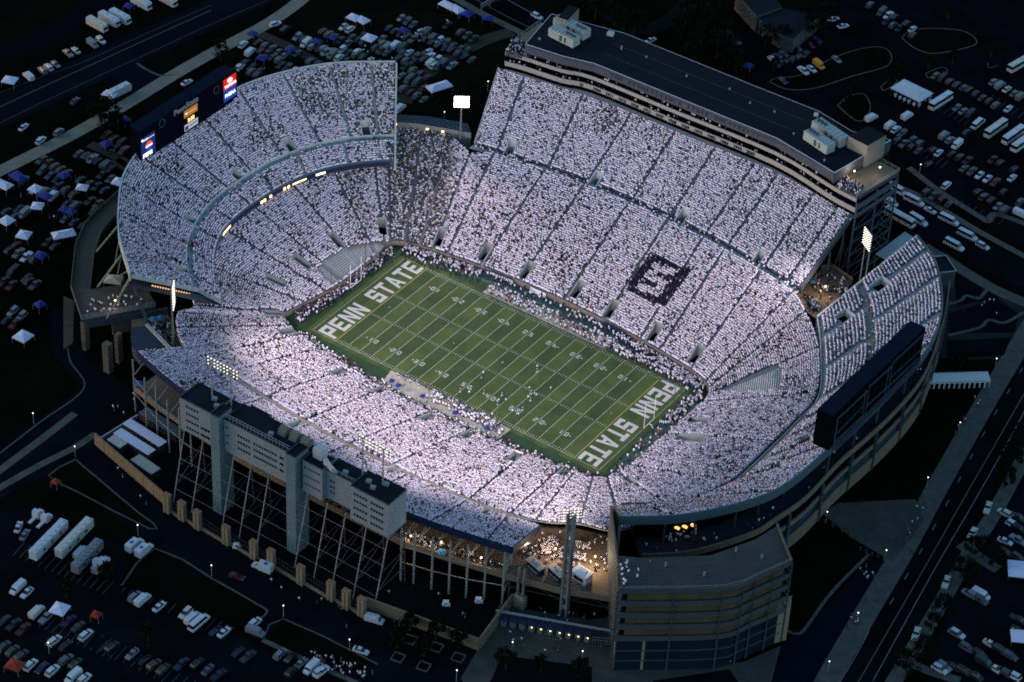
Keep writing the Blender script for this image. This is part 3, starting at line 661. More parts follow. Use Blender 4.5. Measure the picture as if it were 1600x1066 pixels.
b = MB(); P = ats([(832, 75), (884, 92), (930, 104), (1062, 158), (1212, 221), (1290, 262)], 43.66); b.wall([p[:2] for p in P], 43.6, 43.7, .25); b.build('roof_seam', mat('roof_seam_strip', (.03, .036, .045)), sb)
# people in the suites
L_ = lw_; tot = 138
pts = []
for z in (31.65, 33.35, 37.35):
    for k in range(60):
        p, t = along(L_, rng.uniform(1, tot)); pts.append((p[0], p[1] + rng.uniform(.9, 2.4), z))
folk('suites', pts, 'side', -math.pi / 2, 'people standing on the dark balconies of the long suite building')
folk('suites', scatter([(791, 84), (824, 91), (826, 72), (800, 62)], 38.5, 75), 'dark'); folk('suites', scatter([(791, 84), (824, 91), (826, 72), (800, 62)], 38.5, 40), 'white')
folk('suites', scatter([(1308, 292), (1338, 308), (1348, 294), (1322, 278)], 38.5, 70), 'dark'); folk('suites', scatter([(1308, 292), (1338, 308), (1348, 294), (1322, 278)], 38.5, 60), 'white')
# rakers and columns under the east upper stand end
b = MB()
for x in (67.3, 58):
    for y in (80, 88, 96, 104):
        b.tube((x, y, 0), (x, y, 17.5 + (y - 78) * .48), .35, 5)
    for y in (80, 88, 96):
        b.tube((x, y, 2), (x, y + 8, 16 + (y - 78) * .48), .18, 4); b.tube((x, y + 8, 2), (x, y, 14 + (y - 78) * .48), .18, 4)
    b.tube((x, 78, 10), (x, 105, 10), .2, 4)
b.build('steel_frame', M_dsteel, est)
# ---- press box
pb = thing('press_box', 'grey panelled press box on slanted steel legs behind the near stand', 'press box')
M_pan = mat('press_box_panel', (.20, .245, .27), rough=.6, noise=.05, scale=.25)
M_pan2 = mat('tower_panel', (.11, .18, .20), rough=.6, noise=.08, scale=.25)
M_win = mat('window_glass', (.008, .010, .014), rough=.2)
def wins(x0, x1, yf, zs, n, wd=.55, hg=.8):
    for z in zs:
        for i in range(n):
            x = x0 + (x1 - x0) * (i + .5) / n
            b = MB(); b.box((x, yf - .03, z), (wd, .12, hg)); b.build('window', M_win, pb)
def pblock(x0, x1, y0, y1, z0, z1, m=None, nm='cabin', rm=None):
    b = MB(); b.prism([(x0, y0), (x1, y0), (x1, y1), (x0, y1)], z0, z1, 0, 1); o = b.build(nm, [m or M_pan, rm or M_roof], pb)
    b = MB(); b.wall([(x0, y1), (x0, y0), (x1, y0), (x1, y1)], z1, z1 + .35, .2); b.build('parapet', M_dsteel, pb); return o
pblock(-36.6, -24.4, -108.3, -99.5, 24.6, 36.2); pblock(-20.9, 3.2, -107.4, -98.5, 24, 35.6); pblock(7.6, 14.6, -107.2, -101, 24, 35.4); pblock(14.6, 25.4, -105.6, -99.5, 24.4, 34.6); pblock(25.4, 38.6, -108.2, -100, 24.2, 36.2)
pblock(-24.4, -21.2, -109.2, -103.4, 0, 37, M_pan2, 'lift_tower'); pblock(3.2, 6.6, -109.2, -103.2, 0, 36.8, M_pan2, 'lift_tower'); pblock(-24.4, -20.9, -103.4, -99, 24.6, 35.6); pblock(3.2, 7.6, -103.2, -99.6, 24.6, 34.6)
pblock(-33, -27, -99.5, -96.5, 24, 32, None, 'camera_deck'); pblock(-19, -12, -98.5, -96.8, 24, 34.8, M_dsteel, 'camera_deck'); pblock(26, 36, -100, -96.8, 24.2, 33, None, 'camera_deck')
wins(-34.5, -29.5, -108.3, (26, 28.6, 31.2, 33.8), 5); wins(-29, -25.5, -108.3, (26, 28.6), 4, .7)
for z in (27.2, 29.6, 31.9): wins(-16, -11.2, -107.4, (z,), 5); wins(-10.2, -1.5, -107.4, (z + .1,), 9); wins(-.6, .9, -107.4, (z,), 2, .6)
wins(8, 14, -107.2, (27, 30, 33), 7, .5, .4); wins(16, 18, -105.6, (27, 29, 31), 2, .5); wins(26.3, 31.3, -108.2, (26, 28.6, 31.2, 33.6), 5); wins(32.3, 36.9, -108.2, (26, 28.6, 31.2, 33.6), 5)
wins(-20.5, -18.8, -107.4, (27, 30, 33), 1, .9, .4)
b = MB(); b.rail([(-20.5, -106.9, 35.7), (-10, -106.9, 35.7), (3, -106.9, 35.7)], 1.9, .07, 1.2); b.rail([(14.7, -105.2, 34.8), (25, -105.2, 34.8)], 1.2, .05, 1.5); b.build('roof_railing', M_steel, pb)
# three curved camera shelters
for i, x in enumerate((-3.6, .4, 4.3)):
    b = MB(); n = 8; pr = [(-101.2 + 1.9 * math.cos(math.pi * k / n), 35 + 2.9 * math.sin(math.pi * k / n)) for k in range(n + 1)]
    for k in range(n): b.poly([(x - 1.3, pr[k][0], pr[k][1]), (x + 1.3, pr[k][0], pr[k][1]), (x + 1.3, pr[k + 1][0], pr[k + 1][1]), (x - 1.3, pr[k + 1][0], pr[k + 1][1])])
    b.poly([(x - 1.3, p[0], p[1]) for p in pr]); b.poly([(x + 1.3, p[0], p[1]) for p in pr][::-1]); b.build('camera_shelter', mat('olive_canvas', (.10, .12, .095), noise=.1), pb)
b = MB(); b.box((10.6, -103, 35.5), (3, 3, 3.4)); b.build('roof_cabin', mat('dull_white', (.36, .40, .40)), pb)
b = MB(); b.prism([(13.2, -103.5), (15, -103.5), (18.4, -105), (17.2, -106.2), (13.2, -105)], [35.4, 35.4, 33.5, 33.5, 35.2], [37.2, 37.2, 35.2, 35.2, 37]); b.build('roof_duct', MATS['dull_white'], pb)
for p in ((-28, -103, 36.3), (-25.5, -105, 36.3), (28.5, -104, 36.3), (31, -105.4, 36.3), (33, -102, 36.3), (-6, -104.5, 35.7), (20, -103.6, 34.7)):
    b = MB(); b.box(p, (1.5, 1.1, .9), .3); b.build('roof_unit', M_panel, pb)
# slanted legs and girts
M_leg = mat('white_painted_steel', (.24, .25, .24), rough=.5, noise=.1)
xs = [-36, -29, -17.5, -11, -4.5, 9.5, 16.5, 23, 30.5, 38]
for x in xs:
    b = MB(); b.tube((x, -107.2, 24.3), (x, -113.5, 0), .17, 5); b.build('slanted_leg', M_leg, pb)
    b = MB(); b.tube((x, -100, 24.3), (x, -99, 0), .22, 5); b.tube((x, -100, 13), (x, -110.2, 12), .1, 4); b.tube((x, -112, 6), (x, -99, 6.3), .1, 4); b.tube((x, -112, 6), (x, -99, 13), .1, 4); b.build('rear_column', M_dsteel, pb)
b = MB()
for z in (4.5, 9.5, 14.5, 19.5):
    y = -107.2 - 6.3 * (24.3 - z) / 24.3; b.tube((-36, y, z), (38, y, z), .05, 4)
b.build('girt', M_leg, pb)
b = MB()
for i in range(26):
    x = -36 + i * 3; b.tube((x, -107, 24.2), (x + 1.5, -103, 22), .1, 4); b.tube((x + 1.5, -103, 22), (x + 3, -107, 24.2), .1, 4)
b.tube((-36, -103, 22), (40, -103, 22), .16, 4); b.build('floor_truss', M_dsteel, pb)
# ---- white posts and beam frame of the west upper stand
for i in range(7):
    q = at([626, 646, 674, 701, 728, 756, 784.5][i], [907, 912, 921, 928, 934, 937, 944][i], 0); x = q[0]
    b = MB(); b.tube((q[0], q[1], 0), (q[0], q[1], 20.3), .32, 6); b.tube((q[0], q[1] + 1, 16), (q[0], q[1] + 12, 17), .2, 4); b.tube((q[0], q[1], 15), (q[0], q[1] + 7, 19), .15, 4); b.build('post', M_leg, wst)
for i in range(6):
    q = at([212, 230, 247, 265, 283, 300][i], [643, 672, 684, 707, 719, 729][i], 0)
    b = MB(); b.tube((q[0], q[1], 0), (q[0], q[1], 20.3), .28, 6); b.tube((q[0], q[1], 14), (q[0], q[1] + 9, 18), .15, 4); b.build('post', M_leg, wst)
pl_ = [at(x, y, 0) for x, y in ((626, 907), (674, 921), (728, 934), (784.5, 944))]; pl2 = [at(x, y, 0) for x, y in ((212, 643), (247, 684), (300, 729))]
b = MB()
for L in (pl_, pl2):
    for i in range(len(L) - 1):
        for z in (7.2, 13.2): b.tube((L[i][0], L[i][1], z), (L[i + 1][0], L[i + 1][1], z), .13, 4)
b.build('longitudinal_beam', M_steel, wst)
b = MB(); P = [tuple(p) for p in WO[::4]]; b.ribbon([(p[0], p[1], 20.3) for p in P], [(p[0] * .96, -74.5, 12.3) for p in P]); b.build('underside', M_dsteel, wst)
# end truss at right corner post
b = MB(); a_ = at(784.5, 944, 0); c_ = at(797, 915, 0)
b.tube((c_[0], c_[1], 0), (c_[0], c_[1], 17), .25, 5)
for z in (3, 7, 11, 15): b.tube((a_[0], a_[1], z), (c_[0], c_[1], z + 1), .13, 4); b.tube((a_[0], a_[1], z), (c_[0], c_[1], z + 4), .12, 4)
b.build('end_truss', M_leg, wst)
# ---- tan balcony deck (lower concourse roof) along the near side and round the near corner
cn = thing('concourse_deck', 'brown concourse deck with tan parapet under the near bleachers and open at the near corner', 'concourse')
dk = [at(x, y, 9) for x, y in ((211, 609), (250, 640), (330, 694), (400, 735), (626, 849), (700, 874), (795, 903), (876, 925), (955, 937), (955, 838), (900, 825), (850, 822), (742, 790), (625, 745), (480, 680), (340, 600), (280, 560))]
ok = [(p[0], p[1]) for p in dk]
b = MB(); b.prism(ok, 8.2, 9.0, 1, 0); b.build('deck', [M_deck, M_black], cn)
b = MB(); b.wall(ok[:9], 8.3, 10.4, .35); b.build('deck_parapet', mat('tan_parapet', (.20, .15, .10), noise=.1, scale=.4), cn)
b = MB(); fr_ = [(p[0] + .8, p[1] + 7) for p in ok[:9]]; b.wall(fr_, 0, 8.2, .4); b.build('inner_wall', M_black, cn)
b = MB(); b.tube((ok[6][0], ok[6][1] + .4, 5.2), (ok[8][0], ok[8][1] + .4, 5.2), .18, 4)
for i in (6, 7, 8): b.tube((ok[i][0], ok[i][1] + .5, 0), (ok[i][0], ok[i][1] + .5, 8.2), .35, 6)
for i in (6, 7):
    a_, c_ = ok[i], ok[i + 1]; b.tube((a_[0], a_[1] + .5, 5.2), ((a_[0] + c_[0]) / 2, (a_[1] + c_[1]) / 2 + .5, 8.2), .12, 4); b.tube((c_[0], c_[1] + .5, 5.2), ((a_[0] + c_[0]) / 2, (a_[1] + c_[1]) / 2 + .5, 8.2), .12, 4)
b.build('support_frame', M_dsteel, cn)
b = MB()
for i, x in enumerate(np.linspace(-55, 58, 15)): b.box((x, -80, 0), (.8, .8, 8.2))
b.build('column_row', M_dsteel, cn) if False else None
# kiosks on the corner deck
def kiosk(px, py, w_, d_, h_, m1, m2, label, rz=.25, stripe=None):
    c = at(px, py, 9.05); t = thing('food_stand', label, 'food stand', c, rz, 'food stands on the corner deck', world=False)
    b = MB(); b.box((0, 0, 0), (w_, d_, h_)); b.build('cabin', m1, t)
    b = MB(); b.box((0, 0, h_), (w_ + .5, d_ + .5, .25)); b.box((0, d_ * .15, h_ + .25), (w_ * .5, d_ * .3, .5)); b.build('roof', m2, t)
    b = MB(); b.box((0, -d_ / 2 - .04, 1.0), (w_ * .7, .1, 1.1)); b.build('serving_hatch', M_glass, t)
    b = MB(); b.box((0, -d_ / 2 - .2, .85), (w_ * .75, .35, .1)); b.build('counter', M_alu, t)
kiosk(837, 891, 5.6, 2.2, 2.5, M_navy, M_cream, 'blue food stand nearest the left corner of the brown deck', -.28); kiosk(870, 902, 5.4, 2.2, 2.5, M_navy, M_cream, 'blue food stand just left of the tall concrete light mast', -.28)
kiosk(909, 906, 5, 3.2, 3.0, M_white, M_white, 'white food stand right of the tall concrete light mast', -.1)
# ---- south ring: outer concourse and facade
sc = thing('outer_concourse', 'tan banded concourse facade curving round the right end of the stadium', 'concourse')
cpx = [(1484, 440), (1478, 485), (1468, 522), (1453, 566), (1432, 603), (1390, 650), (1350, 687), (1311, 721), (1259, 776), (1211, 810), (1180, 830), (1110, 854), (1060, 864), (1003, 867)]
cw = cr([at(x, y, 16) for x, y in cpx], 4); cl = [(p[0], p[1]) for p in cw]
ctr = np.array([20.0, 5.0])
def inw(L, d):
    out = []
    for p in L:
        v = ctr - np.array(p); v /= np.linalg.norm(v); out.append(tuple(np.array(p) + v * d))
    return out
M_tanp = mat('tan_precast', (.16, .125, .085), noise=.12, scale=.3); M_bg = mat('blue_window_band', (.02, .045, .07), rough=.3, noise=.3, scale=.2)
b = MB(); b.wall(cl, 14.2, 16.3, .4); b.build('parapet', M_tanp, sc)
b = MB(); b.prism(cl + inw(cl, 24)[::-1], 13.9, 14.4); b.build('concourse_floor', mat('concourse_slab', (.012, .018, .028), noise=.2, scale=.2), sc)
n9 = 38
f1 = inw(cl[:n9], .6); b = MB(); b.wall(f1, 9.6, 14.0, .3); b.build('shade_and_window_band', M_black, sc)  # black wall paints in the shade of the open concourse storey
b = MB(); b.wall(inw(cl[:n9], .1), 8.4, 9.9, .5); b.build('floor_band', M_tanp, sc)
b = MB(); b.wall(f1, 4.6, 8.4, .3); b.build('shade_and_window_band', M_bg, sc)
b = MB(); b.wall(inw(cl[:n9], -.15), 0, 4.7, .6); b.build('base_wall', M_tanp, sc)
for i in range(2, n9, 4):
    p = cl[i]; q = inw([p], -.35)[0]; b = MB(); b.box((q[0], q[1], 0), (.9, .9, 14.2), math.atan2(q[1] - ctr[1], q[0] - ctr[0])); b.build('pilaster', mat('teal_pilaster', (.03, .055, .065), noise=.2), sc)
# lower wall under south deck so that the bowl is closed behind the concourse
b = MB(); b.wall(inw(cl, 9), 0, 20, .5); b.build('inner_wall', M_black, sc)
b = MB()
for i in range(1, len(cl), 3):
    q = inw([cl[i]], 5.5)[0]; b.tube((q[0], q[1], 14.4), (q[0], q[1], 24.5), .35, 6)
b.build('column_row', M_dsteel, sc) if False else None
for i in range(1, len(cl), 4):
    q = inw([cl[i]], 5.5)[0]; b = MB(); b.tube((q[0], q[1], 14.4), (q[0], q[1], 24.5), .35, 6); b.build('column', M_dsteel, sc)
folk('concourse', [(*(inw([cl[int(rng.integers(4, len(cl) - 1))]], rng.uniform(1, 5))[0]), 14.45) for _ in range(60)], 'side', None, 'scattered people walking on the dark outer concourse behind the right stand')
folk('concourse', scatter([(1040, 828), (1090, 826), (1095, 850), (1040, 856)], 14.4, 34), 'white')
for px, py in ((1058, 826), (1070, 824), (1083, 822), (1293, 712), (1460, 508)):
    b = MB(); c = at(px, py, 17.5); b.box(c, (1.4, .7, .5)); tag(b.build('food_stall_lamp', mat('orange_lamp', (1, .5, .15), emit=.3)), 'small glowing orange lamp over the dark outer concourse near the right stand', 'lamp', 'orange lamps along the outer concourse')
# ---- ramp tower
rp = thing('ramp_tower', 'tan open-sided ramp building with five stacked levels at the near right corner', 'building')
zt = 30
topf = ats([(966, 925), (1130, 922), (1180, 905), (1237, 880)], zt); topb = ats([(1214, 822), (1180, 843), (1110, 868), (1003, 872), (964, 868)], zt)
tf2 = [(p[0], p[1]) for p in cr(topf, 4)]; tb2 = [(p[0], p[1]) for p in topb]; pc = np.array(tf2 + tb2).mean(0)
M_rd = mat('ramp_roof', (.05, .056, .052), noise=.2, scale=.12, spec=0); M_rp = mat('ramp_parapet', (.055, .068, .07), noise=.1, scale=.3)
b = MB(); b.prism(tf2 + tb2, 29.2, 30, 1, 0); b.build('roof', [M_rd, M_dsteel], rp)
b = MB(); b.wall(tf2, 29.6, 31.3, .35); b.wall([tf2[-1], tb2[0]], 29.6, 31.2, .35); b.build('roof_parapet', M_rp, rp)
def shr(L, k): return [tuple(pc + (np.array(p) - pc) * (1 - k)) for p in L]
for i in range(4):
    z = 25.2 - 4.4 * i
    b = MB(); b.prism(shr(tf2 + tb2, .012), z - .5, z, 1, 0); b.build('ramp_floor', [M_dsteel, mat('ramp_deck', (.07, .05, .026), noise=.25, scale=.15)], rp)
    b = MB(); b.wall(tf2, z - .5, z + 1.2, .3); b.wall([tf2[-1], tb2[0]], z - .5, z + 1.2, .3); b.build('ramp_parapet', M_rp, rp)
b = MB(); b.prism(shr(tf2 + tb2, .10), 10.5, 29.2); b.build('ramp_core', mat('ramp_core_wall', (.085, .065, .036), noise=.3, scale=.12), rp)
b = MB(); b.prism(shr(tf2 + tb2, .03), .0, 11.0); b.build('glazed_base', mat('dark_curtain_glass', (.010, .018, .030), rough=.25, noise=.3), rp)
for i in range(0, len(tf2), 2):
    q = tf2[i]; v = np.array(q) - pc; v /= np.linalg.norm(v); q = np.array(q) + v * .2
    b = MB(); b.tube((q[0], q[1], 0), (q[0], q[1], 30), .3, 5); b.build('column', M_dsteel, rp)
b = MB()
for z in (3.6, 7.4): b.wall(shr(tf2, .018), z, z + .25, .3)
b.build('glazing_rail', M_rp, rp)
q0 = at(957, 1043, 0); q1 = at(1004, 1047, 0); b = MB(); d = np.array(tf2[0]) 
b.prism([(q0[0], q0[1]), (q1[0], q1[1]), (q1[0] - 1.5, q1[1] + 3.5), (q0[0] - 3, q0[1] + 5)], 0, 11.6); b.build('base_pier', mat('tan_block', (.25, .20, .13), noise=.1), rp)
q2 = at(1195, 1010, 0); q3 = at(1228, 1000, 0); b = MB(); b.prism([(q2[0], q2[1]), (q3[0], q3[1]), (q3[0] - 2, q3[1] + 4), (q2[0] - 2, q2[1] + 4)], 0, 13); b.build('base_pier', mat('tan_block', (.25, .20, .13)), rp)
b = MB(); b.wall([(q0[0] + .3, q0[1] + 1), (tb2[-1][0], tb2[-1][1]), (82, -62)], [0, 0, 8], [30.6, 30.4, 27.5], .5); b.build('end_wall', mat('dark_truss_wall', (.05, .055, .05), noise=.4, scale=.3), rp)
b = MB(); b.wall([(82.2, -61), (86.5, -64)], 9, 27.8, .8); b.build('edge_pillar', mat('edge_pillar_tan', (.22, .18, .13)), rp)
for fr in (.25, .5, .75):
    L = [tuple(np.array(tf2[int(round(i * (len(tf2) - 1) / 8))]) * (1 - fr) + np.array(at(964 + (1214 - 964) * i / 8, [868, 870, 872, 871, 869, 866, 858, 843, 822][i], zt)[:2]) * fr) for i in range(9)]
    b = MB(); b.wall(L, 29.99, 30.06, .16); b.build('roof_joint', M_rp, rp)
for x, y in ((1190, 873), (1100, 900), (1040, 885), (1150, 862)):
    b = MB(); b.box(at(x, y, 30), (.5, .5, 1.4)); b.build('roof_vent', M_panel, rp)
b = MB(); b.rail([(p[0], p[1], 31.3) for p in tf2[::2]], .6, .04, 2, 1); b.build('roof_railing', M_steel, rp)
folk('rampfolk', scatter([(968, 880), (985, 876), (985, 915), (972, 918)], 30, 12) + scatter([(990, 880), (1060, 890), (1060, 915), (990, 915)], 30, 3), 'white', None, 'few people in white on the roof terrace of the ramp building')
# ---- north side decks, braces and pylons
nd = thing('ramp_deck', 'dark olive curved walkway deck wrapping outside the upper deck at the far left', 'walkway')
ring = ats([(190, 298), (150, 335), (133, 352), (118, 385), (112, 448), (129, 502), (262, 482), (240, 462), (140, 452), (143, 452), (143, 400), (155, 366), (186, 330)], 12)
rr = [(p[0], p[1]) for p in ats([(192, 296), (150, 333), (133, 352), (118, 385), (111, 450)], 12)]; ri = [(p[0], p[1]) for p in ats([(204, 318), (172, 348), (158, 366), (147, 398), (141, 452)], 12)]
M_od = mat('olive_deck', (.040, .042, .030), noise=.15, scale=.2)
b = MB(); b.prism(rr + ri[::-1], 11, 12, 1, 0); b.build('deck', [M_od, M_dsteel], nd)
ed = [(p[0], p[1]) for p in ats([(111, 450), (128, 500), (244, 478), (225, 440), (141, 452)], 12)]
b = MB(); b.prism(ed, 11, 12.004, 1, 0); b.build('deck', [mat('brown_platform', (.075, .06, .042), noise=.25, scale=.15), M_dsteel], nd)
b = MB(); b.wall([(p[0], p[1]) for p in ats([(128, 502), (262, 482)], 11)], 8.2, 11.2, .8); b.build('edge_girder', M_dsteel, nd)
b = MB(); b.wall([(p[0], p[1]) for p in ats([(175, 507), (262, 487)], 8)], 4, 7.8, .8); b.build('edge_girder', mat('olive_concrete', (.10, .09, .06), noise=.2), nd)
b = MB(); b.wall([rr[i] for i in range(5)], 11.8, 13.2, .2); b.wall([ri[i] for i in range(5)], 11.8, 13.1, .15); b.wall([ed[0], ed[1]], 11.8, 13.2, .2); b.build('deck_parapet', mat('olive_parapet', (.09, .095, .08)), nd)
b = MB(); b.rail([(ed[1][0], ed[1][1], 12.1), (ed[2][0], ed[2][1], 12.1)], 1.6, .07, 1.5, 3); b.build('railing', M_steel, nd)
for px, py, w_ in ((170, 580, 2.4), (187, 565, 1.4), (135, 545, 1.6)):
    q = at(px, py, 0); b = MB(); b.box((q[0], q[1], 0), (w_, 2.2, 11)); b.build('pylon', mat('olive_concrete', (.10, .09, .06)), nd)
b = MB(); b.prism([(p[0], p[1]) for p in ats([(99, 462), (116, 470), (114, 535), (99, 545)], 4)], 3.2, 4); b.build('lower_ramp', mat('brown_ramp', (.045, .036, .022), noise=.3, scale=.3), nd)
M_br = mat('pale_brace_steel', (.20, .22, .21), noise=.1)
for (x0, y0, z0, x1, y1, z1) in ((205, 433, 33.5, 167, 497, 12), (190, 398, 33.5, 152, 449, 12), (187, 350, 33, 150, 394, 12), (190, 398, 33, 183, 432, 22), (205, 420, 32, 182, 434, 22), (203, 432, 33, 190, 455, 12), (187, 372, 33, 180, 410, 22)):
    b = MB(); b.tube(at(x0, y0, z0), at(x1, y1, z1), .38 if z1 == 12 and y1 != 455 else .2, 5); b.build('brace', M_br, nst)
b = MB()
for i in range(2, len(NR) - 1, 8):
    p, q = NR[i], NI[i]; b.tube((p[0], p[1], 33.5), (p[0] * .93, p[1] * .93, 0), .5, 5)
    b.tube((p[0], p[1], 30), (q[0], q[1], 15.4), .3, 4)
b.build('support_frame', M_dsteel, nst)
# white marquees on the deck
def marquee(px, py, z, w_, d_, h_, rz, label, m=None, cat='tent', grp=None):
    c = at(px, py, z); t = thing('canopy_tent', label, cat, c, rz, grp, world=False)
    b = MB(); z1 = h_ * .7
    A = [(-w_ / 2, -d_ / 2, z1), (w_ / 2, -d_ / 2, z1), (w_ / 2, d_ / 2, z1), (-w_ / 2, d_ / 2, z1)]
    if w_ > d_ * 1.3: r0, r1 = (-w_ / 2 + d_ / 2, 0, h_), (w_ / 2 - d_ / 2, 0, h_)
    else: r0 = r1 = (0, 0, h_)
    if r0 == r1:
        for i in range(4): b.poly([A[i], A[(i + 1) % 4], r0])
    else:
        b.poly([A[0], A[1], r1, r0]); b.poly([A[1], A[2], r1]); b.poly([A[2], A[3], r0, r1]); b.poly([A[3], A[0], r0])
    for i in range(4):
        p, q = A[i], A[(i + 1) % 4]; b.poly([(p[0], p[1], p[2] - .3), (q[0], q[1], q[2] - .3), q, p])
    b.build('roof', m or M_tent, t)
    for i in range(4):
        bb = MB(); bb.tube((A[i][0] * .97, A[i][1] * .97, 0), (A[i][0] * .97, A[i][1] * .97, z1), .05, 4); bb.build('leg', M_steel, t)
    return t
M_tent = mat('white_canvas', (.50, .54, .66), noise=.05); M_tblue = mat('blue_canvas', (.010, .022, .17), noise=.1)
marquee(178, 446, 12.05, 5.5, 4.5, 3.6, .5, 'cream canopy on the brown platform between the pale braces', mat('cream_canvas', (.40, .35, .27)))
# NW corner roof
kr = thing('kiosk_roof_building', 'dark blue roofed building with pale lit edge in the corner gap at the left', 'building'); kr.name = 'concession_building'
P = [(p[0], p[1]) for p in ats([(204, 512), (229, 508), (270, 550), (258, 556), (219, 556), (206, 540)], 13)]
b = MB(); b.prism(P, 9, 13, 0, 1); b.build('building_body', [M_dsteel, mat('navy_roof', (.012, .03, .05), noise=.2, scale=.1)], kr)
b = MB(); b.wall([P[1], P[2]], 12.6, 13.5, 1.1); b.build('roof_edge', mat('pale_edge', (.35, .38, .32)), kr)
b = MB(); b.prism([(p[0], p[1]) for p in ats([(205, 500), (262, 490), (290, 545), (270, 560), (210, 560)], 9.5)], 8.6, 9.5); tag(b.build('concourse_floor', M_deck, None), 'brown concourse floor in the corner gap at the left', 'floor')
folk('nwdeck', scatter([(232, 505), (262, 498), (275, 545), (262, 548)], 9.5, 90), 'side', None, 'people packed on the dark corner concourse beside the navy roof')
folk('nwdeck', scatter([(133, 470), (225, 460), (240, 476), (132, 495)], 12, 34), 'white')
# lamps along the cut edge of the upper deck
b = MB(); M_or = mat('warm_lamp', (1, .55, .22), emit=.8)
for i in range(17):
    f = .05 + .62 * i / 16; p = NW_[0] * (1 - f) + NR[0] * f
    bb = MB(); bb.box((p[0], p[1] - .75, p[2] - 1.9), (.4, .4, .3)); bb.build('edge_lamp', mat('edge_lamp_orange', (1, .5, .2), emit=.16), nst)
# NE corner concourse roof
ne = thing('concession_building', 'curved dark roofed concession building in the gap behind the far left corner', 'building')
P = [(p[0], p[1]) for p in ats([(621, 179), (670, 182), (731, 193), (736, 208), (692, 200), (650, 193), (620, 191)], 19)]
b = MB(); b.prism(P, 12, 19, 0, 1); b.build('building_body', [mat('pale_front', (.20, .22, .20)), mat('navy_roof', (.012, .03, .05))], ne)
for px, py in ((622, 192), (646, 194), (669, 199), (693, 203)):
    b = MB(); c = at(px, py, 18); b.box((c[0], c[1] - .4, 17.2), (.8, .4, .6)); b.build('wall_lamp', M_or, ne)
b = MB(); b.prism([(p[0], p[1]) for p in ats([(620, 190), (735, 205), (735, 225), (620, 205)], 14)], 13.2, 14); b.build('concourse_floor', M_deck, ne)
# SE corner deck
se = thing('concourse_deck', 'brown open deck in the gap between the far stand and the right upper deck', 'concourse')
P = [(p[0], p[1]) for p in ats([(1244, 462), (1262, 440), (1283, 420), (1300, 418), (1332, 440), (1278, 500), (1262, 488)], 13)]
b = MB(); b.prism(P, 11, 13, 1, 0); b.build('deck', [M_deck, M_dsteel], se)
b = MB(); b.wall([P[2], P[3], P[4]], 13, 14.4, .25); b.build('deck_parapet', M_tanp, se)
folk('sedeck', scatter([(1285, 448), (1325, 455), (1318, 462), (1285, 456)], 13, 40) + scatter([(1252, 462), (1275, 470), (1285, 485), (1270, 490)], 13, 60) + scatter([(1262, 440), (1290, 425), (1325, 442), (1290, 480)], 13, 40), 'side', None, 'people queueing on the brown corner deck at the right')
folk('swdeck', scatter([(850, 845), (872, 842), (874, 858), (848, 858)], 9, 46) + scatter([(846, 856), (866, 860), (862, 872), (846, 868)], 9, 34) + scatter([(900, 850), (920, 855), (918, 863), (900, 860)], 9, 34) + scatter([(896, 868), (912, 870), (914, 880), (896, 876)], 9, 34) + scatter([(868, 866), (882, 868), (882, 876), (870, 874)], 9, 24) + scatter([(810, 870), (850, 832), (950, 840), (950, 905), (820, 878)], 9, 70), 'white', None, 'people in white queueing on the brown corner deck near the food stands')
folk('westdeck', scatter([(626, 832), (700, 850), (700, 868), (626, 848)], 9, 80) + scatter([(700, 852), (790, 888), (790, 898), (700, 868)], 9, 40), 'side', None, 'people on the brown deck under the near bleachers')
# teal canopy at the right
t = thing('glass_canopy', 'pale teal sloping canopy roof between the suite building and the right upper deck', 'canopy')
b = MB(); P = [(p[0], p[1]) for p in ats([(1369, 396), (1385, 405), (1431, 373), (1414, 362)], 19)]; b.prism(P, 18.6, 19); b.build('roof', mat('pale_teal_sheet', (.20, .27, .28), rough=.4, noise=.15, scale=.3), t)
for p in P: b = MB(); b.tube((p[0], p[1], 0), (p[0], p[1], 18.6), .25, 5); b.build('post', M_dsteel, t)
t = thing('ticket_building', 'small dark flat roofed building outside the right upper deck', 'building'); P = [(p[0], p[1]) for p in ats([(1456, 402), (1478, 400), (1494, 424), (1462, 428)], 7)]
b = MB(); b.prism(P, 0, 7, 0, 1); b.build('wall', [M_dsteel, M_roof], t); b = MB(); b.wall(P + [P[0]], 7, 7.4, .3); b.build('roof_edge', M_steel, t)
# ---- scoreboards
s5 = thing('scoreboard', 'huge dark scoreboard seen from behind above the right upper deck', 'scoreboard')
M_sbk = mat('scoreboard_black', (.0018, .0026, .0045), spec=0); M_sbt = mat('scoreboard_top', (.006, .012, .022), noise=.3, scale=.3, spec=0)
x0, x1, y0, y1 = 113.0, 118.2, -3, 50.5
b = MB(); b.prism([(x0, y0), (x1, y0), (x1 + 1.2, y1), (x0 + 1.2, y1)], 27.0, 40, 0, 1); b.build('cabinet', [M_sbk, M_sbt], s5)
b = MB(); mt = .22
for ya, yb in ((-1.5, 15), (17, 29), (31, 48.5)):
    for z in ((29.5, 38.5) if ya != 17 else (31, 38.5)): b.tube((x1 + .9, ya, z), (x1 + 1.5, yb, z), mt, 4)
    for yy in (ya, yb): b.tube((x1 + .9, yy, 27), (x1 + .9, yy, 38.5), mt, 4)
b.tube((x1 + 1.1, -1.5, 33), (x1 + 1.1, 15, 33), .15, 4); b.tube((x1 + 1.1, 31, 33), (x1 + 1.8, 48, 33), .15, 4)
b.build('rear_frame', mat('teal_steel', (.035, .06, .075), noise=.2), s5)
b = MB()
for z in (30.2, 33.4, 36.6): b.box(((x1 + x1 + 1.2) / 2, (y0 + y1) / 2, z), (.1, 53, .1), -math.atan2(1.2, 53.5))
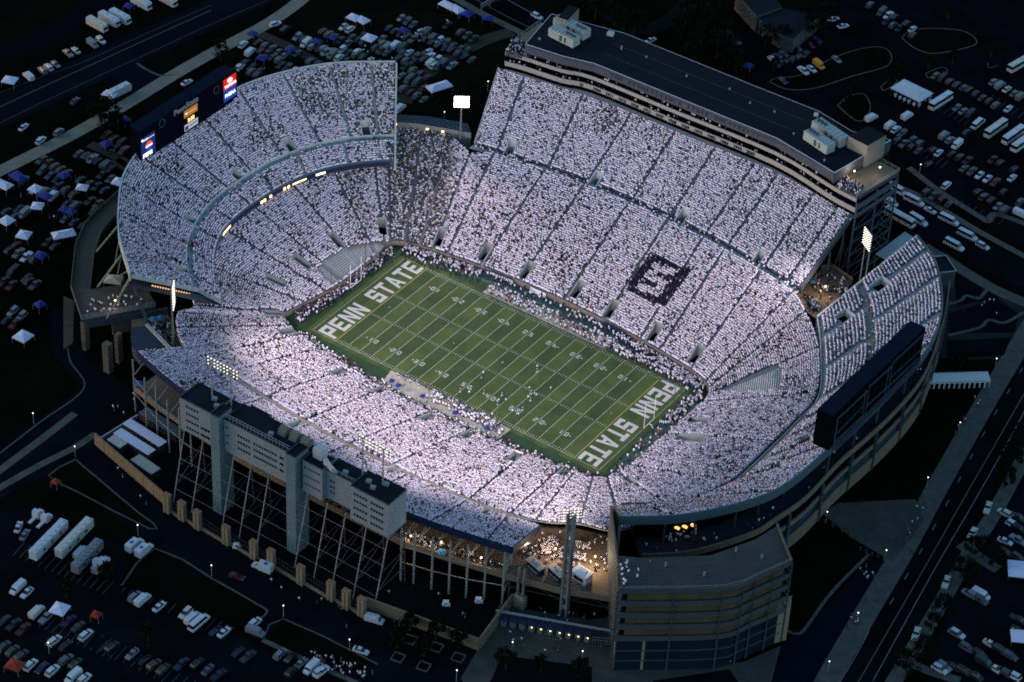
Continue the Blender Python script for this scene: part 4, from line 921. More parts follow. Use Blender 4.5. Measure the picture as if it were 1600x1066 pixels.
for k in range(14): b.box((x1 + .05 + 1.2 * k / 13, y0 + 1 + k * 3.95, 27), (.14, .12, 13))
b.build('panel_seam', mat('panel_seam_grey', (.012, .017, .024)), s5)
for yy in (0, 16, 30, 47): b = MB(); b.tube((x1 - 1, yy, 14), (x1 - .5, yy, 28), .5, 6); b.build('support_column', M_dsteel, s5)
b = MB()
for yy in np.linspace(0, 48, 17): b.tube((x1 + .6, yy, 25), (x1 + 2.4, yy + 1.4, 28), .12, 4)
b.wall([(x1 + 1.5, -2), (x1 + 2, 49)], 27.6, 27.8, 1.6); b.build('service_catwalk', M_dsteel, s5)
n5 = thing('scoreboard', 'long dark scoreboard with lit advertising panels above the left upper deck', 'scoreboard')
b = MB(); fx = -125.0; b.prism([(fx, -24.8), (fx, 23.6), (fx - 5, 22.2), (fx - 5, -23.6)], 34.2, 46, 0, 1); b.build('cabinet', [mat('cabinet_navy_black', (.003, .004, .009), spec=0), M_sbt], n5)
for yy in (-24, 22.5): b = MB(); b.tube((fx - 2.5, yy, 0), (fx - 2.5, yy, 35), .9, 8); b.build('support_column', M_dsteel, n5)
def panel(nm, y0, y1, z0, z1, c, e, dx=.12):
    b = MB(); b.prism([(fx + .02, y0), (fx + dx, y0), (fx + dx, y1), (fx + .02, y1)], z0, z1); return b.build(nm, mat('panel_' + '_'.join(str(round(v, 2)) for v in c) + str(e), c, emit=e), n5)
def ptxt(s, y, z, size, c, e, bold=.03, dx=.16): return text_mesh(s, size, .04, mat('ink_' + '_'.join(str(round(v, 2)) for v in c) + str(e), c, emit=e), 'panel_lettering', n5, (fx + dx, y, z), (0, 1, 0), (0, 0, 1), bold=bold)
panel('advert_panel', -24.2, -17.6, 34.8, 43, (.01, .025, .16), .06)
panel('advert_panel', 16.6, 23.0, 40.6, 44.8, (.75, .015, .012), .09); panel('advert_panel', 16.6, 23.0, 36.0, 40.5, (.012, .05, .34), .07)
ptxt('TOYOTA', 17.1, 41.1, 1.45, (1, .75, .7), .3); ptxt('PHEAA', 17.2, 37.6, 1.75, (.8, .9, .75), .22, .06)
b = MB()
for k in range(20):
    a0 = 2 * math.pi * k / 20; a1 = 2 * math.pi * (k + 1) / 20
    for rx, rz_, cz in ((1.15, .75, 43.5), (.42, .72, 43.5), (.75, .3, 43.85)): b.tube((fx + .2, 19.8 + rx * math.cos(a0), cz + rz_ * math.sin(a0)), (fx + .2, 19.8 + rx * math.cos(a1), cz + rz_ * math.sin(a1)), .1, 4)
b.build('oval_emblem', mat('ink_emblem', (1, .75, .7), emit=.3), n5)
ptxt('PEPSI', -23.6, 35.3, 2.0, (.9, .88, .6), .3, .06)
b = MB(); cy, cz, r = -20.6, 39.0, 1.6
def disc(z0, z1, m, nm):
    b = MB(); pts = [(fx + .2, cy + r * math.cos(a), cz + r * math.sin(a)) for a in np.linspace(math.asin(z0), math.asin(z1), 8)] + [(fx + .2, cy + r * math.cos(a), cz + r * math.sin(a)) for a in np.linspace(math.pi - math.asin(z1), math.pi - math.asin(z0), 8)]
    b.poly(pts); b.build(nm, m, n5)
disc(.15, .99, mat('globe_red', (.8, .06, .03), emit=.2), 'emblem_top'); disc(-.25, .13, mat('globe_white', (.9, .88, .8), emit=.25), 'emblem_band'); disc(-.97, -.27, mat('globe_blue', (.02, .05, .4), emit=.15), 'emblem_bottom')
panel('panel_stripe', -22.9, -20.8, 41.5, 42.2, (.6, .62, .45), .16, .2); panel('panel_stripe', -20.7, -17.9, 41.6, 41.85, (.6, .62, .55), .16, .2)
b = MB(); b.tube((fx + .2, -23.6, 42.2), (fx + .25, -23.6, 42.2), .4, 8); b.build('emblem_dot', mat('ink_dot', (.8, .9, .8), emit=.5), n5)
panel('advert_panel', -3.2, 3.4, 40.0, 42.8, (.48, .20, .03), .06); panel('panel_stripe', -1.3, 2.6, 41.2, 41.6, (.75, .42, .16), .09, .2); panel('panel_stripe', -2.7, -1.7, 41.3, 41.7, (.95, .8, .6), .2, .2)
ptxt('3:38', -1.6, 37.9, 1.9, (1, .45, .12), .45, .06)
panel('advert_panel', -3.2, 3.4, 34.9, 37.3, (.34, .36, .40), .12); panel('panel_stripe', -.9, 2.9, 36.0, 36.35, (.14, .16, .2), .01, .2)
b = MB(); b.prism([(fx + .13, -3), (fx + .2, -3), (fx + .2, -1.4), (fx + .13, -1.4)], 35.2, 36.6); b.build('panel_emblem', mat('panel_emblem_dark', (.05, .05, .12)), n5)
ptxt('PennState', -8.2, 43.6, 3.0, (.20, .215, .24), 0, .10)
for yy, zz in ((-14, 44), (13, 43)):
    b = MB()
    for k in range(16):
        a0 = 2 * math.pi * k / 16; a1 = 2 * math.pi * (k + 1) / 16; b.tube((fx + .15, yy + 1.3 * math.cos(a0), zz + 1.5 * math.sin(a0)), (fx + .15, yy + 1.3 * math.cos(a1), zz + 1.5 * math.sin(a1)), .12, 4)
    b.build('oval_emblem', mat('oval_ring', (.06, .07, .09)), n5)
b = MB()
for i in range(14): b.box((fx - 4.6 + 1.2 * (i % 3), -22 + 3.3 * i, 46), (.8, .8, .35))
b.build('roof_vent', M_dsteel, n5) if False else None
# ---- ribbon display on the north deck fascia
rb = thing('ribbon_display', 'thin lit message strip on the blue front edge of the upper deck', 'display')
fi = NI; M_rl = mat('ribbon_yellow', (1, .75, .3), emit=.4); M_rr = mat('ribbon_red', (1, .2, .15), emit=.3); M_rw = mat('ribbon_white', (1, .95, .8), emit=.4)
fpx = proj(fi); L = np.array([(p[0], p[1]) for p in fi])
def strip(xa, xb, m, z0, z1):
    k = [i for i in range(len(fi)) if min(xa, xb) <= fpx[i, 0] <= max(xa, xb) and fpx[i, 1] < 400]
    if len(k) < 2: return
    b = MB(); b.wall([(L[i][0] + .35, L[i][1] * .997) for i in k], z0, z1, .08); b.build('lit_segment', m, rb)
strip(455, 480, M_rl, 15.9, 16.5); strip(480, 492, M_rr, 15.9, 16.6); strip(492, 512, M_rw, 15.9, 16.6); strip(345, 362, M_rl, 15.9, 16.7)
b = MB(); b.wall([(L[i][0] + .22, L[i][1] * .998) for i in range(24, len(L) - 1)], 15.5, 17.0, .12); b.build('display_backing', mat('navy_strip', (.01, .02, .05)), rb)
for px, py in ((412, 322), (417, 321), (424, 316), (445, 297), (452, 292)):
    c = at(px, py, 16); k = int(np.argmin(np.hypot(fpx[:, 0] - px, fpx[:, 1] + 4 - py))); b = MB(); b.box((L[k][0] + .5, L[k][1], 15.8), (.3, .8, .8)); b.build('lit_segment', M_or, rb)
# ---- light towers
M_lamp = mat('floodlight_glass', (1, .93, .82), emit=2.2); M_l2 = mat('floodlight_glass_dim', (1, .88, .72), emit=.24); M_l3 = mat('floodlight_glass_yellow', (1, .90, .62), emit=.20); M_mast = mat('mast_concrete', (.16, .17, .17), noise=.15)
def light_tower(label, base, z0, ztop, rows, cols, sp, face, kind='pole', e=1.0, lm=None, tilt=.0, mcol=None, gap=None, lampr=.34, aim=(0, 0, 4), sang=140):
    """face: yaw the lamp bank looks along"""
    x, y = base; t = thing('light_tower', label, 'floodlight tower', (x, y, z0), 0, 'floodlight banks round the stadium')
    mm = mcol or M_mast; F = Vector((math.cos(face), math.sin(face), 0)); S_ = Vector((-math.sin(face), math.cos(face), 0)); U = Vector((0, 0, 1))
    b = MB(); hb = (rows - 1) * sp
    if kind == 'pole': b.tube((x, y, z0), (x, y, ztop - hb * .2), .38, 8, .22)
    elif kind == 'twin':
        for s in (-1, 1): p = Vector((x, y, 0)) + S_ * s * cols * sp * .3; b.tube((p.x, p.y, z0), (p.x, p.y, ztop), .2, 6)
    else:
        for s in (-1, 1): b.box((x + .9 * s, y, z0), (.55, 1.5, ztop - z0 - 1))
        for z in np.arange(z0 + 3, ztop - 1, 4): b.box((x, y, z), (1.9, 1.0, 1.3))
    b.build('mast', mm, t)
    c0 = Vector((x, y, ztop)) + F * .7
    b = MB()
    for r in range(rows):
        z = -hb + r * sp; p = c0 + U * z; w2 = (cols - 1) * sp / 2 + .4; b.tube(p - S_ * w2 - F * .4, p + S_ * w2 - F * .4, .09, 4)
    for s in (-1, 0, 1): p = c0 + S_ * s * (cols - 1) * sp / 2; b.tube(p - U * (hb + .5) - F * .4, p + U * .5 - F * .4, .1, 4)
    b.build('lamp_frame', M_dsteel, t)
    for r in range(rows):
        for q in range(cols):
            if gap and q == gap: continue
            p = c0 + U * (-hb + r * sp) + S_ * ((q - (cols - 1) / 2) * sp); dn = (F - U * .35).normalized()
            b = MB(); b.tube(p - dn * .22, p + dn * .1, lampr * .75, 8, lampr, 0); n0 = len(b.v)
            b.tube(p + dn * .1, p + dn * .14, lampr * .92, 8, lampr * .92, 1); b.build('floodlight', [lm or M_lamp, lm or M_lamp], t)
    spot((c0 + F * 1.2)[:], aim, 1.85e4 * e, ang=sang)
    return t
p = at(719, 222, 16); light_tower('brightest floodlight bank on a slim pole behind the far left corner', p[:2], 14, 34.5, 6, 7, .72, math.atan2(-110, 85), e=1.9, lampr=.40, aim=(10, -60, 8), sang=105)
p = at(1357, 378, 34); light_tower('floodlight bank on twin posts between the suite building and the right upper deck', p[:2], 0, 38, 7, 6, .95, math.atan2(-95, -70), 'twin', e=1.9, lampr=.24, aim=(-10, -50, 8), sang=105, lm=M_l2)
p = at(268, 468, 30); light_tower('slim floodlight pole in the corner gap at the left', p[:2], 9, 35.5, 9, 5, 1.0, math.atan2(60, 88), e=1.9, lampr=.22, aim=(30, 40, 12), sang=105, lm=M_l2)
p = at(345, 580, 47); light_tower('floodlight bank over the left block of the press box', (p[0], p[1]), 36, 49, 3, 10, 1.2, math.atan2(1, .02), 'twin', e=1.7, mcol=M_leg, lampr=.22, aim=(0, 75, 14), sang=115, lm=M_l3)
p = at(583, 703, 47); light_tower('floodlight bank over the right block of the press box', (p[0], p[1]), 36, 49, 3, 10, 1.2, math.atan2(1, .02), 'twin', e=1.7, mcol=M_leg, lampr=.22, aim=(0, 75, 14), sang=115, lm=M_l3)
p = at(881, 962, 0); light_tower('tall concrete floodlight mast standing in front of the brown corner deck', (p[0], p[1]), 0, 39.5, 4, 7, 1.0, math.atan2(80, -80), 'mast', e=1.8, lampr=.24, aim=(-50, 60, 16), sang=105, lm=M_l3)
q = at(812, 948, 0); t = thing('tower_stub', 'short concrete portal frame left of the tall light mast', 'pylon', (q[0], q[1], 0)); t.name = 'concrete_portal_frame'
b = MB()
for s in (-1, 1): b.box((q[0] + .9 * s, q[1], 0), (.45, .9, 15))
b.build('mast', M_mast, t); b = MB(); b.box((q[0], q[1], 0), (3.4, 1.8, 4.5)); b.build('base', M_tan, t)

def glow(px, py, z, e, lab, grp='warm deck lamps'):
    c = at(px, py, z); t = thing('deck_lamp', lab, 'lamp', (c[0], c[1], z - 4), 0, grp, world=False)
    b = MB(); b.tube((0, 0, 0), (0, 0, 4.1), .06, 5); b.build('pole', M_dsteel, t); b = MB(); b.tube((0, 0, 4.0), (0, 0, 4.25), .28, 8); b.build('lamp_head', M_or, t)
    l = bpy.data.lights.new('deck_lamp_light', 'POINT'); l.energy = e; l.color = (1, .72, .45); l.shadow_soft_size = .4; o = bpy.data.objects.new('deck_lamp_light', l); col.objects.link(o); o.location = (c[0], c[1] - .6, z + .6)
glow(824, 846, 13, 420, 'warm lamp at the left corner of the brown corner deck'); glow(930, 870, 13, 448, 'warm lamp at the right side of the brown corner deck'); glow(868, 858, 13, 252, 'warm lamp over the queues on the brown corner deck')
glow(642, 838, 13, 140, 'warm lamp beside the press box end under the near bleachers'); glow(690, 848, 13, 98, 'warm lamp above the deck umbrella under the near bleachers'); glow(752, 872, 13, 98, 'warm lamp near the last white post')
glow(1290, 448, 17, 196, 'warm lamp on the brown corner deck at the right'); glow(180, 470, 16, 84, 'warm lamp on the brown platform at the left')
glow(1335, 268, 42, 160, 'warm lamp on the open terrace at the right end of the suite building'); glow(1375, 262, 42, 60, 'warm lamp at the outer corner of the suite building terrace')

W_ = []
for _ in range(150): x = rng.uniform(-60, 66); W_.append((x, yEw(x) + rng.uniform(.2, 2.1), 17.05))
for L in (NW_, S2, sO and S3):
    for _ in range(70): q = L[int(rng.integers(2, len(L) - 2))]; W_.append((q[0] + rng.normal(0, .5), q[1] + rng.normal(0, .5), q[2] + .05))
folk('walkers', W_, 'side', None, 'people moving along the cross walkways of the upper stands')
# ================================================================ on the field
def goal_post(s, label):
    t = thing('goal_post', label, 'goal post', (s * 56.6, 0, 0), math.pi if s < 0 else 0, 'goal posts', world=False)
    mw = mat('goal_post_white', (.75, .75, .70), rough=.4)
    b = MB(); P = [(1.6, 0, 0), (1.6, 0, 1.9), (1.35, 0, 2.5), (.8, 0, 2.9), (0, 0, 3.05)]
    for i in range(4): b.tube(P[i], P[i + 1], .13, 8)
    b.build('gooseneck', mw, t)
    b = MB(); b.tube((0, -2.82, 3.05), (0, 2.82, 3.05), .1, 8); b.build('crossbar', mw, t)
    for y in (-2.82, 2.82): b = MB(); b.tube((0, y, 3.05), (0, y, 12.2), .09, 8); b.build('upright', mw, t)
    b = MB(); b.tube((1.6, 0, 0), (1.6, 0, 1.9), .32, 10); b.build('base_pad', M_navy, t)
goal_post(-1, 'white goal post in front of the empty bleacher block at the left end zone'); goal_post(1, 'white goal post over the right end zone lettering')
for s, lab in ((-1, 'left'), (1, 'right')):
    for y in (-9, 9):
        t = thing('net_pole', 'thin dark net pole behind the %s goal post, %s' % (lab, 'nearer the press box' if y < 0 else 'nearer the suite building'), 'net pole', (s * 59.6, y, 0), world=False)
        b = MB(); b.tube((0, 0, 0), (0, 0, 13), .11, 6); b.build('pole', M_dsteel, t); b = MB(); b.tube((0, 0, 0), (0, 0, 1.2), .25, 6); b.build('pad', M_navy, t)
# human figure: skinned skeleton turned into one mesh, coloured by face height
def figure(name, pose, helmet=False):
    bm_v = {'hip': (0, 0, .95), 'ch': (0, 0, 1.32), 'nk': (.02, 0, 1.52), 'hd': (.04, 0, 1.66), 'ht': (.03, 0, 1.78)}
    st, rs, arm = pose['stride'], pose.get('raise', 0), pose.get('arm', .3)
    bm_v.update({'lk': (.06 + st * .5, .11, .50), 'lf': (st * .55, .13, .06), 'lt': (st * .55 + .16, .13, .04), 'rk': (.06 - st * .4, -.11, .50), 'rf': (-st * .65, -.13, .06), 'rt': (-st * .65 + .16, -.13, .04),
                 'ls': (0, .19, 1.42), 'le': (.05 - st * .2, .30, 1.15 + rs * .4), 'lw': (arm, .27, .95 + rs * .9), 'rs': (0, -.19, 1.42), 're': (.05 + st * .2, -.30, 1.15), 'rw': (arm, -.27, .95)})
    E_ = [('hip', 'ch'), ('ch', 'nk'), ('nk', 'hd'), ('hd', 'ht'), ('hip', 'lk'), ('lk', 'lf'), ('lf', 'lt'), ('hip', 'rk'), ('rk', 'rf'), ('rf', 'rt'), ('ch', 'ls'), ('ls', 'le'), ('le', 'lw'), ('ch', 'rs'), ('rs', 're'), ('re', 'rw')]
    rad = {'hip': .15, 'ch': .16, 'nk': .065, 'hd': .115 if not helmet else .15, 'ht': .07, 'lk': .075, 'rk': .075, 'lf': .05, 'rf': .05, 'lt': .04, 'rt': .04, 'ls': .09 if not helmet else .13, 'rs': .09 if not helmet else .13, 'le': .05, 're': .05, 'lw': .035, 'rw': .035}
    ks = list(bm_v); me = bpy.data.meshes.new('skel'); me.from_pydata([bm_v[k] for k in ks], [(ks.index(a), ks.index(c)) for a, c in E_], [])
    o = bpy.data.objects.new('skel', me); col.objects.link(o); md = o.modifiers.new('s', 'SKIN')
    sv = me.skin_vertices[0].data
    for i, k in enumerate(ks): sv[i].radius = (rad[k], rad[k]); sv[i].use_root = (k == 'hip')
    s2 = o.modifiers.new('d', 'SUBSURF'); s2.levels = 1
    dg = bpy.context.evaluated_depsgraph_get(); out = bpy.data.meshes.new_from_object(o.evaluated_get(dg)); out.name = name
    bpy.data.objects.remove(o); return out
BASEF = [figure('person', {'stride': 0, 'arm': .05}), figure('person', {'stride': .45, 'arm': .22}), figure('person', {'stride': .15, 'arm': .3, 'raise': .5})]
BASEP = [figure('player', {'stride': .5, 'arm': .35}, True), figure('player', {'stride': .2, 'arm': .25}, True)]
FIG = {}
def fig_mesh(base, shirt, pants, head, key):
    if key in FIG: return FIG[key]
    me = base.copy(); me.materials.clear()
    for m_ in (mat('cloth_' + str(shirt), shirt, rough=.9), mat('cloth_' + str(pants), pants, rough=.9), mat('skin_tone', (.42, .27, .19), rough=.7), mat('hair_' + str(head), head, rough=.6), mat('shoe', (.05, .05, .05))): me.materials.append(m_)
    for p in me.polygons:
        c = p.center; z = c.z
        if z < .09: k = 4
        elif z < .93: k = 1
        elif z < 1.50 and abs(c.y) < .27: k = 0
        elif abs(c.y) >= .27: k = 2 if z < 1.12 else 0
        elif z > 1.70 or (c.x < .0 and z > 1.56): k = 3
        else: k = 2
        if base in BASEP and z > 1.53: k = 3
        p.material_index = k
    FIG[key] = me; return me
NP = [0]
def person(x, y, z, style, label, group, yaw=None, i=None):
    i = random.randrange(3) if i is None else i
    S_ = {'white': ((.75, .75, .78), (.03, .04, .08)), 'navy': ((.015, .02, .06), (.3, .27, .2)), 'dark': ((.02, .02, .025), (.02, .02, .03)), 'red': ((.5, .05, .03), (.05, .05, .06)), 'home': ((.02, .03, .11), (.7, .7, .72)), 'away': ((.75, .76, .75), (.04, .16, .09)), 'official': ((.35, .35, .35), (.02, .02, .02))}
    sh, pa = S_[style]; pl_ = style in ('home', 'away'); base = (BASEP[i % 2] if pl_ else BASEF[i])
    hd = {'home': (.7, .7, .72), 'away': (.03, .14, .08)}.get(style, (.05, .03, .02))
    me = fig_mesh(base, sh, pa, hd, (style, i % 2 if pl_ else i))
    o = bpy.data.objects.new('person', me); col.objects.link(o); o.location = (x, y, z); o.rotation_euler = (0, 0, random.uniform(0, 6.28) if yaw is None else yaw)
    k = random.uniform(.95, 1.06); o.scale = (k, k, k); NP[0] += 1
    return tag(o, label, 'person', group)
fp = [(839, 573, 'away'), (839, 580, 'home'), (827, 607, 'away'), (829, 614, 'home'), (825, 621, 'away'), (835, 613, 'home'), (838, 618, 'away'), (829, 625, 'home'), (860, 607, 'away'), (797, 640, 'home'), (801, 643, 'away'), (808, 645, 'home'), (810, 648, 'away'), (709, 538, 'official'), (755, 583, 'away'), (752, 592, 'official'), (719, 611, 'home'), (733, 613, 'away'), (756, 614, 'home'), (779, 626, 'away'), (784, 617, 'home'), (777, 631, 'home'), (790, 625, 'away'), (796, 642, 'official'), (769, 648, 'away'), (736, 607, 'home'), (785, 568, 'official'), (816, 640, 'home')]
LP = {'away': 'football player in white shirt and dark green helmet out on the pitch', 'home': 'football player in navy shirt and white helmet out on the pitch', 'official': 'match official in grey shirt and black trousers on the pitch'}
for x, y, s in fp:
    q = at(x, y + 3, .04); person(q[0], q[1], .04, s, LP[s], {'away': 'players in white', 'home': 'players in navy', 'official': 'match officials'}[s])
# sidelines
S = []
def sideline(n, f, pal, key='sideline'):
    pts = [f() for _ in range(n)]; folk(key, [(p[0], p[1], .04) for p in pts], pal)
U_ = rng.uniform
EXTRA_LAB['sideline'] = 'people standing along the walls round the playing field'
def fw_():
    x = U_(-57, 56); return (x, -yE(x) + .6 + abs(rng.normal(0, 1.25)) + .3)
sideline(640, fw_, 'side'); sideline(150, fw_, 'white')
def fe_():
    x = rng.choice([U_(-56, 60), U_(-58, -28), U_(22, 60)]); return (x, yE(x) - .8 - abs(rng.normal(0, 2.2)))
sideline(380, fe_, 'side'); sideline(190, fe_, 'white')
def fe2():
    x = U_(20, 58); return (x, 27.5 + rng.normal(0, 1.1))
sideline(190, fe2, 'white'); sideline(50, fe2, 'side')
def fn_():
    y = U_(-24, 25); return (-60.2 + rng.normal(0, .9) + (0 if y > -15 else -1.5), y)
sideline(420, fn_, 'band'); sideline(110, fn_, 'white')
def fs_():
    y = rng.choice([U_(-25, 24), U_(8, 25)]); return (59.5 + rng.normal(0, 1.1), y)
sideline(80, fs_, 'white'); sideline(90, fs_, 'side')
def be_():
    return (U_(-24, 25), U_(26, 31))
sideline(110, be_, 'side'); sideline(50, be_, 'white')
def bw_():
    return (U_(-6, 22), U_(-30, -26))
sideline(90, bw_, 'white'); sideline(40, bw_, 'side')
for i in range(70):
    x = U_(-22, 24); person(x, 25.6 + abs(rng.normal(0, .8)), .04, random.choice(['away', 'away', 'white', 'dark', 'red']), 'person standing at the edge of the far team bench area', 'people along the far bench area')
for i in range(50):
    x = U_(-20, 22); person(x, -25.4 - abs(rng.normal(0, 1.0)), .04, random.choice(['home', 'home', 'white', 'dark']), 'person standing at the edge of the near team bench area', 'people along the near bench area')
for i, (px, py) in enumerate(((622, 604), (660, 621), (711, 647), (760, 671), (612, 597))):
    q = at(px, py, 0); marquee(px, py + 4, .04, 1.5, 1.5, 2.4, .1 * i, 'small blue canopy on the near team bench area', M_tblue, 'canopy', 'blue canopies on the near sideline')
for px, py, L_, txt_, m_, lab in ((783, 433, 9, 'PENN STATE', M_navy, 'navy banner with white PENN STATE lettering along the far wall'), (960, 515, 9, '', M_navy, 'plain navy banner along the far wall right of the bench area'), (835, 462, 6, '', M_white, 'white banner along the far wall behind the far bench area')):
    q = at(px, py, 1); ang = math.atan2(-.0035 * q[0], 1); t = thing('banner', lab, 'banner', (q[0], q[1], 0)); d = Vector((math.cos(ang), math.sin(ang), 0)); y_ = yE(q[0]) - .9
    a_ = Vector((q[0], y_, 0)) - d * L_ / 2; c_ = a_ + d * L_; b = MB(); b.wall([(a_.x, a_.y), (c_.x, c_.y)], .1, 1.9, .08); b.build('sheet', m_, t)
    if txt_: text_mesh(txt_, 1.5, .02, M_white if m_ is M_navy else M_navy, 'banner_lettering', t, (a_.x + .4, a_.y - .08, .5), (d.x, d.y, 0), (0, 0, 1), bold=.05)
b = MB(); S = 3000
b.poly([(-S, -S, 0), (S, -S, 0), (S, S, 0), (-S, S, 0)]); struct('ground', b, M_grass)
# ================================================================ grounds, roads, car parks
def ground_poly(name, pts, m, z): b = MB(); b.poly([at(x, y, z) for x, y in pts]); return struct(name, b, m)
def band(name, pts, wd, m, z, sub=6):
    """road strip of width wd metres along a centre line given in photo pixels"""
    C = cr([at(x, y, z) for x, y in pts], sub); b = MB(); n = len(C); A = []; B_ = []
    for i in range(n):
        d = C[min(i + 1, n - 1)] - C[max(i - 1, 0)]; d /= np.linalg.norm(d); k = np.array([-d[1], d[0], 0]) * wd / 2; A.append(tuple(C[i] + k)); B_.append(tuple(C[i] - k))
    b.ribbon(B_, A); return struct(name, b, m)
def dashes(name, pts, wd, m, z, on=3.0, off=9.0):
    C = cr([at(x, y, z) for x, y in pts], 6); b = MB(); s = 0
    d = np.linalg.norm(np.diff(C, axis=0), axis=1); c = np.concatenate([[0], np.cumsum(d)])
    f = lambda s: np.array([np.interp(s, c, C[:, k]) for k in range(3)])
    while s + on < c[-1]:
        p, q = f(s), f(s + on); t = (q - p) / on; k = np.array([-t[1], t[0], 0]) * wd / 2; b.poly([p - k, q - k, q + k, p + k]); s += on + off
    return struct(name, b, m)
Z1, Z2, Z3, Z4 = .02, .03, .04, .05
# trampled car-park grass
ground_poly('grass_car_park', [(380, 60), (640, 8), (800, 60), (790, 110), (620, 190), (400, 170), (240, 240)], M_dirt, .008)
ground_poly('grass_car_park', [(-60, 300), (190, 190), (250, 240), (190, 330), (110, 380), (60, 560), (-60, 600)], mat('dark_trampled_grass', (.0028, .0034, .0024), noise=.5, scale=.05, spec=0), .006)
# highway, upper left
band('highway', [(-120, 232), (-40, 193), (60, 146), (150, 104), (250, 58), (330, 22), (420, -18)], 17, M_asph2, Z1)
band('road_edge_line', [(-40, 160), (60, 122), (130, 97), (230, 52), (330, 8)], .25, mat('faint_edge_line', (.035, .038, .036)), Z3)
band('road_edge_line', [(-40, 212), (60, 163), (150, 121), (250, 75), (330, 38), (420, 0)], .25, MATS['faint_edge_line'], Z3)
band('road_centre_line', [(-40, 186), (60, 139), (150, 98), (250, 52), (330, 16)], .3, M_yline, Z3)
band('lane', [(-40, 95), (60, 62), (150, 8), (200, -30)], 9, mat('dim_lane', (.003, .004, .006), spec=0), Z1)
ground_poly('side_road', [(172, 117), (215, 98), (240, 112), (268, 118), (262, 124), (210, 152)], M_asph2, .016); band('kerb_line', [(214, 99), (228, 108), (250, 118), (270, 117)], 1.0, M_side, Z3)
band('footpath', [(-80, 305), (0, 267), (110, 212), (200, 161), (270, 118), (335, 81), (400, 47), (432, 28), (455, 12), (480, -8)], 5.6, mat('pale_footpath', (.17, .165, .13), noise=.15, scale=.2, spec=0), Z2)
band('dirt_track', [(400, 50), (450, 72), (500, 100), (540, 118)], 4, mat('brown_track', (.012, .011, .0055), noise=.3, scale=.2), .014)
band('dirt_track', [(800, 50), (760, 62), (700, 92), (650, 130), (630, 160)], 6, MATS['brown_track'], .014)
band('dirt_track', [(180, 250), (240, 290), (190, 250), (140, 225)], 4, MATS['brown_track'], .014)
# road along the far side (behind the suite building) and its pavement
band('road', [(700, -42), (760, -8), (860, 44), (1000, 118), (1200, 220), (1380, 315), (1480, 370), (1600, 430), (1700, 480)], 13, M_asph, Z1)
band('road_edge_line', [(735, -6), (800, 30), (850, 52)], .3, M_yline, Z3); band('road_edge_line', [(775, -10), (830, 20), (862, 38)], .25, M_line, Z3)
band('pavement', [(690, -14), (755, 22), (806, 47), (830, 60)], 3.2, M_side, Z3)
band('pavement', [(1395, 288), (1440, 308), (1480, 332), (1530, 362), (1600, 400), (1680, 445)], 2.6, M_side, Z3)
band('pavement', [(1420, 262), (1470, 300), (1530, 338), (1545, 345), (1560, 335), (1640, 365)], 2.4, M_side, Z3)
band('pavement', [(1444, 385), (1500, 420), (1560, 455), (1620, 480)], 4.5, M_side, Z3)
ground_poly('plaza', [(1444, 384), (1480, 395), (1540, 440), (1600, 470), (1600, 560), (1510, 562), (1470, 560), (1476, 470)], mat('dark_plaza', (.020, .023, .021), noise=.25, scale=.1, spec=0), Z1)
for pts in ([(1490, 425), (1520, 430), (1560, 452), (1560, 466), (1495, 478)], [(1482, 490), (1560, 466), (1592, 492), (1585, 520), (1482, 520)], [(1480, 532), (1580, 528), (1568, 556), (1480, 560)]):
    ground_poly('planting_bed', pts, M_asph, Z2)
band('pavement', [(1470, 478), (1500, 470), (1510, 462), (1530, 466), (1545, 452), (1572, 460)], 1.2, M_side, Z4)
band('pavement', [(1482, 524), (1530, 512), (1545, 500), (1570, 504), (1600, 488)], 1.2, M_side, Z4)
# top right: bus park and drives
ground_poly('car_park_asphalt', [(1120, 60), (1380, -20), (1700, -20), (1700, 460), (1600, 385), (1400, 250), (1200, 140)], mat('car_park_asphalt', (.0036, .0044, .0060), noise=.6, scale=.08, spec=0), .012)
ground_poly('lawn', [(1160, -20), (1100, 60), (1000, 60), (930, 30), (960, -20)], M_grass, .013)
band('drive', [(905, -20), (940, 12), (985, 45), (1030, 40), (1065, 15), (1090, -20)], 7, mat('blue_grey_drive', (.006, .010, .012), noise=.2, scale=.1, spec=0), Z1)
def island(pts, kerb=True):
    C = cr([at(x, y, 0) for x, y in pts + [pts[0]]], 5)[:-1]; L = [(p[0], p[1]) for p in C]
    b = MB(); b.prism(L, 0, .13); struct('grass_island', b, M_grass)
    b = MB(); b.wall(L + [L[0]], 0, .17, .3); struct('kerb', b, mat('kerb_stone', (.075, .08, .062), noise=.2, scale=.5))
island([(1202, 128), (1230, 140), (1275, 138), (1330, 120), (1385, 104), (1392, 85), (1375, 74), (1340, 78), (1300, 92), (1250, 118), (1215, 122)])
island([(1409, 60), (1430, 76), (1462, 84), (1520, 72), (1523, 60), (1500, 48), (1450, 45), (1420, 50)])
island([(1309, 165), (1325, 180), (1345, 190), (1360, 170), (1350, 148), (1325, 152)])
island([(1447, 115), (1452, 122), (1480, 112), (1470, 106)]); island([(1376, 136), (1382, 142), (1402, 128), (1392, 124)])
band('kerb_line', [(1543, 98), (1546, 106), (1560, 102)], .25, MATS['kerb_stone'], Z3)
